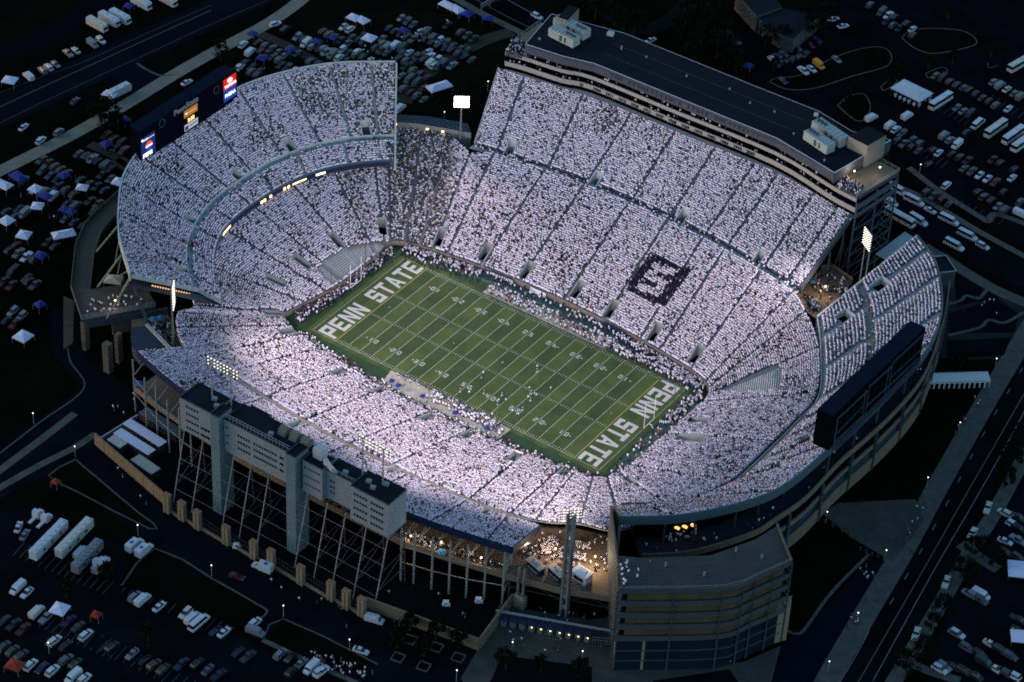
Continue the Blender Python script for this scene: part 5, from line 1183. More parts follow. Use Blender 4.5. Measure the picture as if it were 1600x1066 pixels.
# right: dual carriageway
band('road', [(1660, 480), (1600, 600), (1550, 690), (1480, 812), (1420, 920), (1343, 1064), (1300, 1150)], 14.5, M_asph, Z1)
dashes('lane_line', [(1598, 575), (1540, 672), (1478, 790), (1428, 880), (1370, 980)], .22, M_line, Z4)
band('road_centre_line', [(1625, 572), (1570, 668), (1502, 786), (1440, 895), (1341, 1066), (1325, 1094)], .3, M_yline, Z4)
band('road_edge_line', [(1644, 560), (1585, 672), (1521, 786), (1460, 890), (1364, 1064)], .22, M_line, Z4); band('road_edge_line', [(1358, 985), (1340, 1020), (1312, 1066)], .22, M_line, Z4)
band('pavement', [(1640, 460), (1590, 545), (1545, 620), (1505, 690), (1460, 770), (1425, 835), (1400, 880), (1355, 955), (1300, 1050), (1280, 1090)], 6.5, M_side, Z2)
band('pavement', [(1640, 640), (1560, 790), (1520, 855), (1460, 960), (1400, 1060), (1380, 1100)], 4.5, M_side, Z2)
ground_poly('plaza', [(1285, 802), (1310, 786), (1430, 780), (1445, 812), (1395, 878), (1330, 840)], mat('plaza_concrete', (.055, .058, .048), noise=.3, scale=.15, spec=0), Z3)
band('pavement', [(1500, 850), (1540, 878), (1560, 890)], 4, M_side, Z3); band('pavement', [(1410, 1030), (1450, 1048), (1500, 1064)], 3, M_side, Z3)
ground_poly('drive', [(1360, 872), (1385, 895), (1270, 1066), (1205, 1066), (1220, 1010), (1290, 950)], mat('blue_drive', (.0035, .006, .0115), noise=.25, scale=.1, spec=0), Z1)
band('kerb_line', [(1358, 866), (1300, 925), (1258, 982), (1245, 990), (1228, 985)], 1.0, M_side, Z3)
ground_poly('car_park_asphalt', [(1620, 700), (1500, 900), (1440, 1090), (1700, 1090), (1700, 700)], M_asph, .012)
# near side: drives, plaza, car parks
ground_poly('drive', [(150, 560), (215, 620), (150, 680), (260, 790), (580, 930), (780, 1000), (760, 1066), (560, 1066), (400, 985), (240, 850), (80, 738), (-40, 800), (-60, 640), (60, 640)], mat('blue_asphalt', (.0044, .0056, .0082), noise=.5, scale=.08, spec=0), .012)
ground_poly('stadium_yard', [(150, 680), (215, 620), (300, 700), (640, 890), (790, 944), (750, 1000), (560, 935), (262, 790)], M_asph, .014)
ground_poly('lawn', [(-60, 560), (90, 560), (130, 605), (60, 655), (-60, 735)], M_grass, .018)
band('road', [(105, 480), (108, 540), (125, 600), (150, 640)], 10, M_asph2, .016)
band('kerb_line', [(104, 530), (110, 565), (131, 607), (62, 660), (0, 708)], .5, M_side, Z3)
band('pavement', [(117, 646), (60, 690), (0, 735), (-40, 768)], 2.6, M_side, Z3); band('pavement', [(149, 678), (115, 700), (60, 728), (0, 762), (-40, 790)], 2.4, M_side, Z3)
ground_poly('lawn', [(118, 718), (76, 742), (110, 765), (237, 824), (215, 798)], M_grass, Z3); band('kerb_line', [(118, 718), (76, 743), (120, 768), (233, 826), (240, 818), (215, 800), (118, 718)], .5, M_side, Z4, 2)
ground_poly('car_park_asphalt', [(-60, 800), (60, 800), (200, 858), (190, 915), (350, 985), (560, 1090), (-60, 1090)], M_asph, .016)
ground_poly('lawn', [(242, 857), (400, 945), (417, 955), (385, 990), (350, 968), (190, 916)], M_grass, Z3); band('kerb_line', [(190, 915), (242, 857), (330, 903), (400, 943), (418, 955), (408, 966)], .6, M_side, Z4, 2)
ground_poly('lawn', [(443, 967), (590, 1038), (560, 1048), (412, 1000)], M_grass, Z3); band('pavement', [(410, 1000), (440, 1014), (500, 1042), (575, 1075)], 1.6, M_side, Z4, 3); band('kerb_line', [(412, 998), (443, 967), (590, 1038)], .5, M_side, Z4, 2)
ground_poly('plaza', [(770, 985), (950, 965), (960, 1045), (1160, 1035), (1230, 1005), (1260, 1066), (1250, 1100), (720, 1100)], mat('plaza_concrete', (.05, .056, .05)), .018)
ground_poly('plaza', [(755, 1000), (780, 945), (960, 975), (955, 1040), (770, 1030), (735, 1080), (720, 1060)], MATS['plaza_concrete'], Z2)
ground_poly('lawn', [(785, 1024), (925, 1042), (925, 1100), (750, 1100)], M_asph, Z3); ground_poly('lawn', [(1020, 1064), (1140, 1046), (1170, 1090), (1020, 1100)], M_asph, Z3)
ground_poly('lawn', [(1234, 870), (1262, 832), (1350, 868), (1290, 930), (1240, 990), (1228, 975)], M_grass, Z3)
# stall lines
def stalls(p0, p1, vec, n):
    b = MB()
    for i in range(n):
        f = i / (n - 1); x = p0[0] + (p1[0] - p0[0]) * f; y = p0[1] + (p1[1] - p0[1]) * f; a = np.array(at(x, y, Z3)); c = np.array(at(x + vec[0], y + vec[1], Z3)); d = (c - a) / np.linalg.norm(c - a); k = np.array([-d[1], d[0], 0]) * .09
        b.poly([a - k, c - k, c + k, a + k])
    struct('parking_bay_lines', b, mat('bay_paint', (.05, .053, .052), noise=.3))
stalls((190, 925), (262, 958), (16, -18), 8); stalls((282, 966), (350, 998), (16, -18), 8); stalls((20, 868), (160, 928), (18, -20), 15); stalls((120, 1000), (300, 1090), (18, -20), 16); stalls((60, 980), (170, 1030), (18, -20), 12)
stalls((1466, 174), (1530, 208), (14, -12), 9); stalls((1430, 238), (1470, 262), (12, -11), 6); stalls((1440, 300), (1560, 350), (10, -9), 12); stalls((1540, 160), (1600, 190), (12, -11), 7)
# ---------------------------------------------------------------- vehicles
M_tyre = mat('tyre', (.012, .012, .012), rough=.9); M_gl = mat('car_glass', (.006, .009, .012), rough=.15, spec=.5); M_hl = mat('headlight', (.5, .52, .52), rough=.3); M_tl = mat('tail_light', (.18, .01, .01), rough=.4)
def loft(b, secs, k=0):
    """closed body through cross-sections [(x, halfwidth, zlow, zhigh, topw)]"""
    n = len(b.v)
    for (x, w_, zl, zh, tw) in secs: b.v += [(x, -w_, zl), (x, w_, zl), (x, w_, (zl + zh) / 2 + .05), (x, tw, zh), (x, -tw, zh), (x, -w_, (zl + zh) / 2 + .05)]
    for i in range(len(secs) - 1):
        for j in range(6): a = n + 6 * i; b.f.append((a + j, a + (j + 1) % 6, a + 6 + (j + 1) % 6, a + 6 + j)); b.m.append(k)
    b.f.append(tuple(n + j for j in range(5, -1, -1))); b.f.append(tuple(n + 6 * (len(secs) - 1) + j for j in range(6))); b.m += [k, k]
SPEC = {'car': dict(L=4.7, W=1.8, body=[(-2.35, .74, .3, .85, .68), (-2.15, .88, .25, .98, .76), (-1.1, .9, .25, 1.02, .8), (1.0, .9, .25, .98, .8), (2.0, .87, .25, .82, .72), (2.35, .7, .3, .65, .6)], cab=[(-1.75, .78, .95, 1.02, .7), (-1.0, .78, .95, 1.42, .60), (.25, .78, .95, 1.42, .60), (1.15, .78, .93, 1.0, .7)], roof=(-.95, .22, 1.42, .6)),
        'suv': dict(L=4.9, W=1.95, body=[(-2.4, .9, .35, 1.1, .85), (-2.2, .96, .3, 1.2, .88), (.9, .96, .3, 1.18, .88), (1.9, .94, .3, 1.05, .8), (2.4, .8, .35, .85, .7)], cab=[(-2.3, .86, 1.12, 1.2, .8), (-1.95, .86, 1.12, 1.76, .70), (.45, .86, 1.12, 1.76, .70), (1.3, .86, 1.1, 1.18, .78)], roof=(-1.9, .4, 1.76, .7)),
        'pickup': dict(L=5.5, W=2.0, body=[(-2.75, .95, .4, 1.05, .92), (-.6, .96, .38, 1.08, .92), (-.5, .96, .38, 1.15, .88), (1.4, .96, .38, 1.15, .86), (2.6, .94, .38, 1.0, .8), (2.75, .8, .4, .85, .7)], cab=[(-.75, .86, 1.08, 1.15, .8), (-.55, .86, 1.08, 1.8, .70), (.9, .86, 1.08, 1.8, .70), (1.6, .86, 1.08, 1.16, .78)], roof=(-.5, .85, 1.8, .7)),
        'van': dict(L=5.6, W=2.0, body=[(-2.8, .98, .35, 1.9, .92), (-2.7, 1.0, .3, 2.1, .9), (1.2, 1.0, .3, 2.1, .9), (1.9, 1.0, .3, 1.25, .92), (2.7, .95, .3, 1.0, .85), (2.8, .85, .35, .8, .75)], cab=[(1.15, .93, 1.25, 1.95, .86), (1.25, .95, 1.2, 1.98, .84), (1.95, .92, 1.15, 1.3, .86)], roof=(-2.6, 1.2, 2.1, .9)),
        'limo': dict(L=7.6, W=2.2, body=[(-3.8, 1.05, .4, 1.3, 1.0), (-3.6, 1.1, .35, 1.4, 1.02), (2.4, 1.1, .35, 1.4, 1.02), (3.4, 1.05, .35, 1.2, .95), (3.8, .9, .4, .95, .8)], cab=[(-3.7, 1.0, 1.35, 1.4, .95), (-3.5, 1.02, 1.35, 2.35, .88), (1.9, 1.02, 1.35, 2.35, .88), (2.6, 1.0, 1.35, 1.42, .92)], roof=(-3.45, 1.85, 2.35, .88)),
        'bus': dict(L=12.2, W=2.55, body=[(-6.1, 1.2, .4, 1.7, 1.2), (-6.0, 1.27, .35, 1.75, 1.27), (6.0, 1.27, .35, 1.75, 1.27), (6.1, 1.2, .4, 1.6, 1.2)], cab=[(-6.05, 1.24, 1.7, 2.9, 1.2), (-5.9, 1.25, 1.7, 3.0, 1.2), (5.8, 1.25, 1.7, 3.0, 1.2), (6.05, 1.24, 1.7, 2.6, 1.15)], roof=(-5.95, 5.8, 3.0, 1.2)),
        'rv': dict(L=9.5, W=2.5, body=[(-4.75, 1.2, .5, 3.1, 1.15), (-4.6, 1.25, .45, 3.3, 1.2), (4.2, 1.25, .45, 3.3, 1.2), (4.75, 1.2, .5, 2.6, 1.1)], cab=[(4.3, 1.1, 1.6, 2.8, 1.0), (4.5, 1.12, 1.5, 2.8, 1.0), (4.8, 1.1, 1.5, 2.4, 1.0)], roof=(-4.5, 4.1, 3.3, 1.18)),
        'trailer': dict(L=16, W=2.6, body=[(-8, 1.28, 1.1, 4.0, 1.26), (-7.9, 1.3, 1.1, 4.05, 1.28), (7.9, 1.3, 1.1, 4.05, 1.28), (8, 1.28, 1.1, 4.0, 1.26)], cab=None, roof=(-7.9, 7.9, 4.05, 1.26)),
        'tractor': dict(L=6.2, W=2.4, body=[(-3.1, .5, .6, 1.0, .45), (-.3, .5, .6, 1.05, .45), (-.2, 1.15, .5, 2.9, 1.05), (1.2, 1.18, .5, 2.9, 1.0), (1.6, 1.1, .5, 1.7, .95), (3.0, .95, .5, 1.5, .8), (3.1, .8, .5, 1.3, .7)], cab=[(1.15, 1.05, 1.75, 2.75, .95), (1.3, 1.08, 1.7, 2.75, .95), (1.75, 1.02, 1.65, 1.8, .95)], roof=(-.15, 1.1, 2.9, 1.0)),
        'ambulance': dict(L=6.4, W=2.3, body=[(-3.2, 1.12, .4, 2.7, 1.1), (-3.1, 1.15, .4, 2.8, 1.12), (1.0, 1.15, .4, 2.8, 1.12), (1.1, .98, .4, 1.9, .9), (1.9, .98, .4, 1.3, .9), (3.1, .92, .4, 1.05, .8), (3.2, .8, .45, .9, .7)], cab=[(1.05, .9, 1.2, 1.85, .85), (1.2, .92, 1.2, 1.9, .82), (2.0, .9, 1.2, 1.32, .86)], roof=(-3, .95, 2.8, 1.1))}
CARC = {'white': (.44, .49, .51), 'silver': (.15, .17, .185), 'grey': (.05, .055, .062), 'black': (.006, .007, .009), 'navy': (.008, .015, .05), 'red': (.09, .010, .010), 'green': (.015, .03, .022), 'tan': (.12, .11, .085), 'orange': (.60, .22, .02), 'blue': (.015, .03, .16), 'cream': (.45, .46, .40)}
NAMEV = {'car': 'saloon_car', 'suv': 'sport_utility_car', 'pickup': 'pickup_truck', 'van': 'van', 'limo': 'minibus', 'bus': 'coach', 'rv': 'motorhome', 'trailer': 'broadcast_trailer', 'tractor': 'truck_tractor', 'ambulance': 'ambulance'}
CATV = {'car': 'car', 'suv': 'car', 'pickup': 'pickup truck', 'van': 'van', 'limo': 'minibus', 'bus': 'coach', 'rv': 'motorhome', 'trailer': 'trailer', 'tractor': 'truck', 'ambulance': 'ambulance'}
PROTO = {}
def vehicle(kind, colr):
    if (kind, colr) in PROTO: return PROTO[kind, colr]
    s = SPEC[kind]; o = bpy.data.objects.new(NAMEV[kind], None); parts = []; pm = mat('car_paint_' + colr, CARC[colr], rough=.35, spec=.4, noise=.03); col.objects.link(o)
    def part(b, nm, m_): me = b.build(nm, m_, o); parts.append(me)
    b = MB(); loft(b, s['body']); part(b, 'body', pm)
    if s['cab']: b = MB(); loft(b, s['cab']); part(b, 'windows', M_gl)
    x0, x1, z, w_ = s['roof']; b = MB(); b.prism([(x0, -w_), (x1, -w_), (x1, w_), (x0, w_)], z - .03, z + .05)
    if kind == 'trailer':
        for i in range(7): b.box((x0 + 1.2 + i * 2.3, 0, z + .05), (.9, 1.0, .3))
    if kind == 'bus':
        for i in (-3.5, 2.5): b.box((i, 0, z + .05), (1.8, 1.5, .25))
    if kind == 'rv': b.box((-1.5, .2, z + .05), (.9, .8, .3)); b.box((2, -.3, z + .05), (.9, .8, .3))
    part(b, 'roof', pm)
    L2 = s['L'] / 2; wr = .34 if s['L'] < 7 else .48
    xs = (-L2 * .62, L2 * .62) if kind not in ('trailer',) else (-L2 * .8, -L2 * .68)
    for x in xs:
        for sg in (-1, 1): b = MB(); y = sg * (s['W'] / 2 - .12); b.tube((x, y - .11, wr), (x, y + .11, wr), wr, 10); part(b, 'wheel', M_tyre)
    if kind != 'trailer':
        for sg in (-1, 1): b = MB(); b.box((L2 - .08, sg * s['W'] * .34, .62), (.1, .3, .16)); part(b, 'headlight', M_hl)
        for sg in (-1, 1): b = MB(); b.box((-L2 + .03, sg * s['W'] * .38, .72), (.1, .22, .18)); part(b, 'tail_light', M_tl)
    if kind == 'trailer':
        b = MB()
        for i in range(3): b.box((-4 + i * 4, -1.31, 2.0), (1.1, .06, .8))
        part(b, 'hatch', M_gl); b = MB(); b.box((L2 * .6, 0, .2), (.3, 1.6, .9)); part(b, 'landing_leg', M_dsteel)
    if kind == 'ambulance':
        b = MB()
        for a in range(3):
            an = a * math.pi / 3; b.box((-1.2, 0, 2.87 + .006 * a), (1.3, .28, .03), an)
        part(b, 'roof_star', mat('star_blue', (.02, .05, .35))); b = MB(); b.box((1.0, 0, 2.3), (.3, 1.5, .35)); part(b, 'light_bar', M_tl)
    PROTO[kind, colr] = [o, False]; return PROTO[kind, colr]
ORD = ['first', 'second', 'third', 'fourth', 'fifth', 'sixth', 'seventh', 'eighth', 'ninth', 'tenth', 'eleventh', 'twelfth', 'thirteenth', 'fourteenth', 'fifteenth', 'sixteenth', 'seventeenth', 'eighteenth', 'nineteenth', 'twentieth', 'twenty-first', 'twenty-second', 'twenty-third', 'twenty-fourth']
NV = [0]; USED = set()
def put(kind, colr, px, py, yaw, label, group, zz=.05):
    p = vehicle(kind, colr)
    if not p[1]: p[1] = True; o = p[0]; kids(o)
    else: o = dup(p[0]); 
    c = at(px, py, zz); o.location = c; o.rotation_euler = (0, 0, yaw)
    tag(o, label, CATV[kind], group); NV[0] += 1; return o
VW = {'car': 'saloon car', 'suv': 'boxy estate car', 'pickup': 'pickup truck', 'van': 'van', 'limo': 'minibus', 'bus': 'coach', 'rv': 'motorhome', 'trailer': 'trailer', 'tractor': 'truck cab', 'ambulance': 'ambulance'}
def yaw_px(px, py, vx, vy): a = at(px, py, 0); c = at(px + vx, py + vy, 0); return math.atan2(c[1] - a[1], c[0] - a[0])
def row(p0, p1, vec, where, occ=.85, light=.35, kinds=('car', 'car', 'suv', 'suv', 'pickup', 'van'), sp=2.9, grp=None, jit=.12):
    a = np.array(at(*p0)); c = np.array(at(*p1)); L = np.linalg.norm(c - a); n = int(L / sp); k = 0
    yw = yaw_px(p0[0], p0[1], *vec)
    for i in range(n):
        if random.random() > occ: continue
        f = (i + .5) / n; x = p0[0] + (p1[0] - p0[0]) * f; y = p0[1] + (p1[1] - p0[1]) * f
        cl = random.choice(['white', 'white', 'silver', 'silver', 'cream']) if random.random() < light else random.choice(['black', 'black', 'grey', 'navy', 'grey', 'green', 'red', 'black', 'tan'])
        kd = random.choice(kinds); flip = math.pi if random.random() < .4 else 0
        k += 1; nm = ORD[min(k - 1, len(ORD) - 1)]
        put(kd, cl, x + random.uniform(-.6, .6), y + random.uniform(-.6, .6), yw + flip + random.gauss(0, .04), '%s %s, %s from left, %s' % (cl, VW[kd], nm, where), grp or 'cars parked in rows')
YV = (2.85, -2.42); XV = (4.05, 1.94)
G1 = 'the grass car park right of the upper deck'
rows = [((532, 42), (612, 78), YV, 'short topmost row behind the upper deck'), ((622, 28), (690, 62), YV, 'top row left of the suite building'), ((440, 48), (520, 86), YV, 'row by the footpath end'),
        ((528, 78), (606, 108), YV, 'row just above the upper deck rim'), ((592, 60), (655, 92), YV, 'middle row beside the white canopy'), ((650, 50), (745, 90), YV, 'long row below blue canopies at the top'),
        ((398, 66), (450, 92), YV, 'row beside the canopy left of the track'), ((434, 102), (486, 122), YV, 'row tucked behind the upper deck rim'), ((625, 82), (690, 108), YV, 'row ending in a red car'),
        ((622, 118), (668, 142), YV, 'row beside the upper deck end wall'), ((655, 84), (712, 108), YV, 'row right of the red car'), ((462, 64), (545, 100), YV, 'second row along the brown track'),
        ((375, 98), (412, 116), YV, 'row right of the red advertising panel'),
        ((118, 240), (172, 262), YV, 'row left of the lit scoreboard'), ((150, 222), (200, 240), YV, 'row under the lit drinks panel'), ((60, 266), (96, 286), YV, 'row between two blue canopies, far left'),
        ((48, 296), (90, 312), YV, 'row beside the white tent with dark mark'), ((26, 326), (50, 346), YV, 'short row at the left photo edge'), ((100, 318), (150, 338), YV, 'row facing the curved olive walkway'), ((140, 268), (192, 290), YV, 'row behind the upper deck left shoulder'),
        ((16, 424), (58, 446), YV, 'row below the long white tent'), ((2, 478), (40, 500), YV, 'lowest row of the left grass'), ((10, 392), (60, 410), YV, 'sparse row left of the curved walkway')]
for r_ in rows: row(*r_)
row((40, 124), (92, 100), (3, 2.6), 'roadside row at the top left', .9, .5, grp='cars parked beside the highway'); row((100, 88), (125, 78), (3, 2.6), 'short roadside row at the top left', 1, .9, grp='cars parked beside the highway'); row((138, 74), (165, 62), (3, 2.6), 'roadside row under the motorhomes', .9, .4, grp='cars parked beside the highway')
row((1200, 96), (1290, 62), (2.9, 2.5), 'row along the pale kerb at the top right', .8, .15); row((1354, 8), (1430, 50), YV, 'row beside the drive at the top right', .6, .4)
row((1455, 118), (1510, 142), YV, 'row behind the white marquee', .9, .4); row((1545, 128), (1600, 156), YV, 'upper right row of the coach park', .8, .4); row((1490, 168), (1530, 190), YV, 'row right of the marquee coach', .7, .1); row((1470, 212), (1500, 232), YV, 'middle row of the coach park', .9, .5)
row((1500, 262), (1560, 290), YV, 'lower row of the coach park', .8, .4); row((1385, 196), (1415, 214), YV, 'row behind the right rooftop tower', 1, .8); row((1520, 300), (1575, 335), YV, 'row behind the coach park pavement', .8, .15); row((1420, 218), (1462, 240), YV, 'dark row behind the suite building', .7, .1)
for (p0, p1, w_) in (((1560, 800), (1600, 815), 'uppermost row beyond the right road'), ((1560, 835), (1600, 850), 'second row beyond the right road'), ((1505, 925), (1540, 945), 'row between dark trees, lower right'), ((1480, 985), (1505, 1000), 'row by the lowest pale truck'), ((1455, 1020), (1480, 1052), 'bottom row beside the right pavement'), ((1540, 1005), (1600, 1040), 'dense row near the lower right corner'), ((1530, 1035), (1590, 1062), 'bottom right row'), ((1560, 960), (1600, 975), 'row above the lower white tent')):
    row(p0, p1, (3.2, 1.9), w_, .85, .45, sp=2.4 if 0 else 2.9, grp='cars parked beyond the right road')
for (p0, p1, w_, o_, l_) in (((20, 918), (80, 946), 'row below the broadcast trailers', .9, .4), ((50, 955), (80, 972), 'row left of the small white tent', .9, .6), ((40, 1040), (140, 1066), 'bottom left row', .8, .6), ((180, 1008), (215, 1030), 'middle row of the near left lot', .8, .5), ((268, 1024), (300, 1058), 'row left of the bottom crowd', .9, .5), ((415, 1014), (510, 1056), 'row below the near pavement', .95, .35), ((76, 1000), (110, 1016), 'dark row in the near left lot', .7, .1), ((280, 955), (300, 966), 'row beside the white van', .8, .6)):
    row(p0, p1, YV, w_, o_, l_, grp='cars in the near left car park')
def one(kind, colr, px, py, vec, label, grp=None):
    o = put(kind, colr, px, py, yaw_px(px, py, *vec), label, grp)
    return o
OG = 'vehicles parked on their own'
for kind, colr, px, py, vec, lab in (
    ('rv', 'cream', 152, 44, (4, 2.2), 'leftmost of the motorhomes above the highway, with a purple awning side'), ('rv', 'white', 171, 36, (4, 2.2), 'middle motorhome of the tight trio above the highway'), ('rv', 'white', 188, 32, (4, 2.2), 'right motorhome of the tight trio above the highway'), ('rv', 'white', 221, 10, (4, 2.2), 'motorhome right of the blue canopy at the top edge'), ('rv', 'cream', 261, 5, (4, 2.2), 'rightmost motorhome at the top edge above the highway'),
    ('car', 'white', 37, 201, YV, 'white car alone on the dark grass left of the pale footpath'), ('suv', 'white', 64, 222, YV, 'white car nearest the lower end of the pale footpath'), ('suv', 'silver', 92, 209, YV, 'silver car right of the white one below the footpath'), ('car', 'grey', 117, 160, YV, 'grey car on dark grass between highway and footpath'), ('rv', 'white', 187, 148, (3.2, -1.6), 'white camper with open awning beside the pale footpath'), ('car', 'white', 292, 131, (3.5, -1.8), 'white car peeking over the top of the lit scoreboard'), ('suv', 'white', 380, 72, YV, 'white car beside the blue canopy near the footpath'), ('van', 'white', 391, 84, YV, 'white van with blue side beside the footpath'), ('suv', 'white', 375, 107, YV, 'white car right beside the red advertising panel'),
    ('suv', 'white', 430, 40, (4, -1.5), 'white car at the top end of the brown track by the footpath'), ('car', 'red', 670, 101, YV, 'red car at the end of a row above the upper deck corner'), ('suv', 'white', 678, 105, YV, 'white car right of the red car above the upper deck corner'), ('car', 'white', 669, 83, YV, 'white car above the red car near the upper deck corner'), ('suv', 'white', 558, 84, YV, 'white car alone above the right half of the upper deck'), ('van', 'white', 625, 172, YV, 'white van beside the end wall of the upper deck'), ('pickup', 'white', 467, 117, YV, 'white pickup just behind the rim of the upper deck'),
    ('suv', 'white', 839, 28, (3.5, 1.8), 'white car on the road left of the suite building roof'), ('car', 'white', 1017, 65, (3.5, -1.5), 'white car just behind the roof edge of the suite building'),
    ('car', 'white', 1207, 95, (2.9, 2.4), 'white car parked by the pale kerb near the dark trees'), ('car', 'navy', 1223, 128, (2.9, 2.4), 'navy and white car inside the curved kerb'), ('pickup', 'white', 1255, 113, (2.9, 2.4), 'white pickup left of the orange truck'), ('car', 'white', 1268, 110, (2.9, 2.4), 'white car right beside the orange truck'), ('van', 'orange', 1279, 104, (2.9, 2.4), 'orange box truck on the grass island'), ('car', 'silver', 1307, 95, (2.9, 2.4), 'silver car in the middle of the grass island'),
    ('car', 'white', 1302, 32, (3.5, -1), 'upper of two white cars right of the far building'), ('car', 'white', 1317, 43, (3.5, -.8), 'lower of two white cars right of the far building'), ('van', 'white', 1361, 187, (3, -1.6), 'white van behind the right rooftop stair tower'), ('van', 'white', 1417, 184, (3, -1.9), 'white van below the white marquee'), ('car', 'white', 1466, 241, YV, 'white car alone in the middle of the coach park'), ('limo', 'white', 1528, 196, YV, 'white minibus left of the three coaches'), ('bus', 'cream', 1555, 206, (3.1, -2.2), 'leftmost of the three coaches at the right edge'), ('bus', 'white', 1583, 216, (3.1, -2.2), 'middle one of the three coaches at the right edge'), ('bus', 'white', 1597, 228, (3.1, -2.2), 'rightmost of the three coaches at the right edge'), ('bus', 'white', 1469, 163, (3.3, -2.1), 'white roofed coach beside the white marquee'), ('bus', 'cream', 1592, 105, (3.5, -2), 'coach at the right edge near the top'), ('car', 'white', 1575, 172, YV, 'white car above the three coaches'),
    ('suv', 'white', 1478, 292, YV, 'white car behind the pavement near the suite building corner'), ('car', 'white', 1581, 280, YV, 'white car near the right edge below the coaches'), ('van', 'white', 1594, 337, (3.4, 1.6), 'white van at the right edge above the road'),
    ('limo', 'white', 1402, 300, (3.4, 2), 'first white minibus in the queue beside the suite building corner'), ('limo', 'white', 1428, 317, (3.4, 1.7), 'second white minibus in the queue on the road'), ('van', 'white', 1391, 319, (3.4, 1.8), 'white van just right of the steel frame tower'), ('bus', 'white', 1405, 345, (3.4, 1.9), 'long white coach parked on the near side of the road'), ('limo', 'white', 1434, 347, (3.4, 2.1), 'white minibus in front of the long coach'), ('car', 'white', 1453, 331, (3.4, 1.8), 'white car between minibuses in the queue'), ('limo', 'white', 1482, 347, (3.4, 1.7), 'third white minibus in the queue, beyond the white car'), ('limo', 'white', 1511, 371, (3.4, 1.7), 'fourth white minibus in the queue'), ('suv', 'white', 1535, 387, (3.4, 1.7), 'white car at the right end of the queue'), ('limo', 'white', 1490, 386, (3.4, 1.8), 'white minibus alone on the near lane of the right road'),
    ('pickup', 'cream', 1543, 796, (1.2, -3.6), 'uppermost of the pale trucks on the right pavement'), ('pickup', 'cream', 1519, 836, (1.8, -3.2), 'second of the pale trucks down the right pavement'), ('pickup', 'cream', 1478, 912, (1.2, -3.6), 'third of the pale trucks down the right pavement'), ('pickup', 'cream', 1431, 993, (1.2, -3.6), 'lowest of the pale trucks on the right pavement'), ('van', 'white', 1532, 932, (3.4, 1.9), 'white van between the dark trees at the lower right'), ('suv', 'white', 1495, 993, (3.4, 1.9), 'white car near the lowest pale truck'), ('suv', 'white', 1468, 1048, (3.4, 1.9), 'white car at the bottom right beside the pavement'), ('suv', 'white', 1583, 823, (3.4, 1.9), 'white car near the right edge beyond the road'), ('car', 'white', 1570, 848, (3.4, 1.4), 'white car left of the white tent at the right edge'),
    ('trailer', 'white', 77, 853, (3.2, -3.3), 'long white broadcast trailer, leftmost of the three'), ('trailer', 'cream', 117, 850, (3.2, -3.3), 'longest pale broadcast trailer, middle of the three'), ('tractor', 'white', 56, 811, (3.2, -3), 'white truck cab left of the pair behind the trailers'), ('tractor', 'white', 69, 818, (3.2, -3), 'white truck cab right of the pair behind the trailers'), ('van', 'white', 127, 866, (3, -3), 'white van squeezed between two broadcast trailers'), ('ambulance', 'white', 211, 855, (3, -2.5), 'left ambulance of the pair on the near drive'), ('ambulance', 'white', 226, 863, (3, -2.5), 'right ambulance of the pair on the near drive'), ('ambulance', 'white', 410, 890, (-4, -1.6), 'ambulance by itself near the tan wall piers'),
    ('car', 'white', 29, 826, (1.4, -3.4), 'white car left of the truck cabs'), ('car', 'silver', 39, 838, (2, -3.2), 'silver car below the truck cabs'), ('suv', 'silver', 211, 935, YV, 'silver car at the left end of the bays below the dark lawn'), ('van', 'white', 223, 940, YV, 'white van beside the silver car below the dark lawn'), ('car', 'white', 249, 950, YV, 'white and dark car at the right end of those bays'), ('van', 'white', 301, 969, YV, 'white van in the bays below the dark lawn'), ('limo', 'white', 311, 976, YV, 'white minibus in the bays below the dark lawn'), ('car', 'white', 350, 990, YV, 'white car alone at the right end of the bays'), ('suv', 'white', 134, 995, YV, 'white car alone in the middle of the near left car park'), ('suv', 'white', 398, 976, YV, 'white car at the lawn corner near the drive'), ('van', 'silver', 399, 990, (3.6, 1.4), 'pale van at the lawn corner near the drive'),
    ('van', 'white', 585, 971, (3.8, 1.1), 'white van on the drive in front of the tan wall'), ('car', 'white', 564, 1019, (3.9, 1.4), 'white car on the drive right of the lamp'), ('car', 'red', 370, 903, (3.8, 1.3), 'dark red car on the near drive'), ('suv', 'white', 500, 1051, YV, 'white car at the bottom edge right of the crowd')):
    one(kind, colr, px, py, vec, lab)
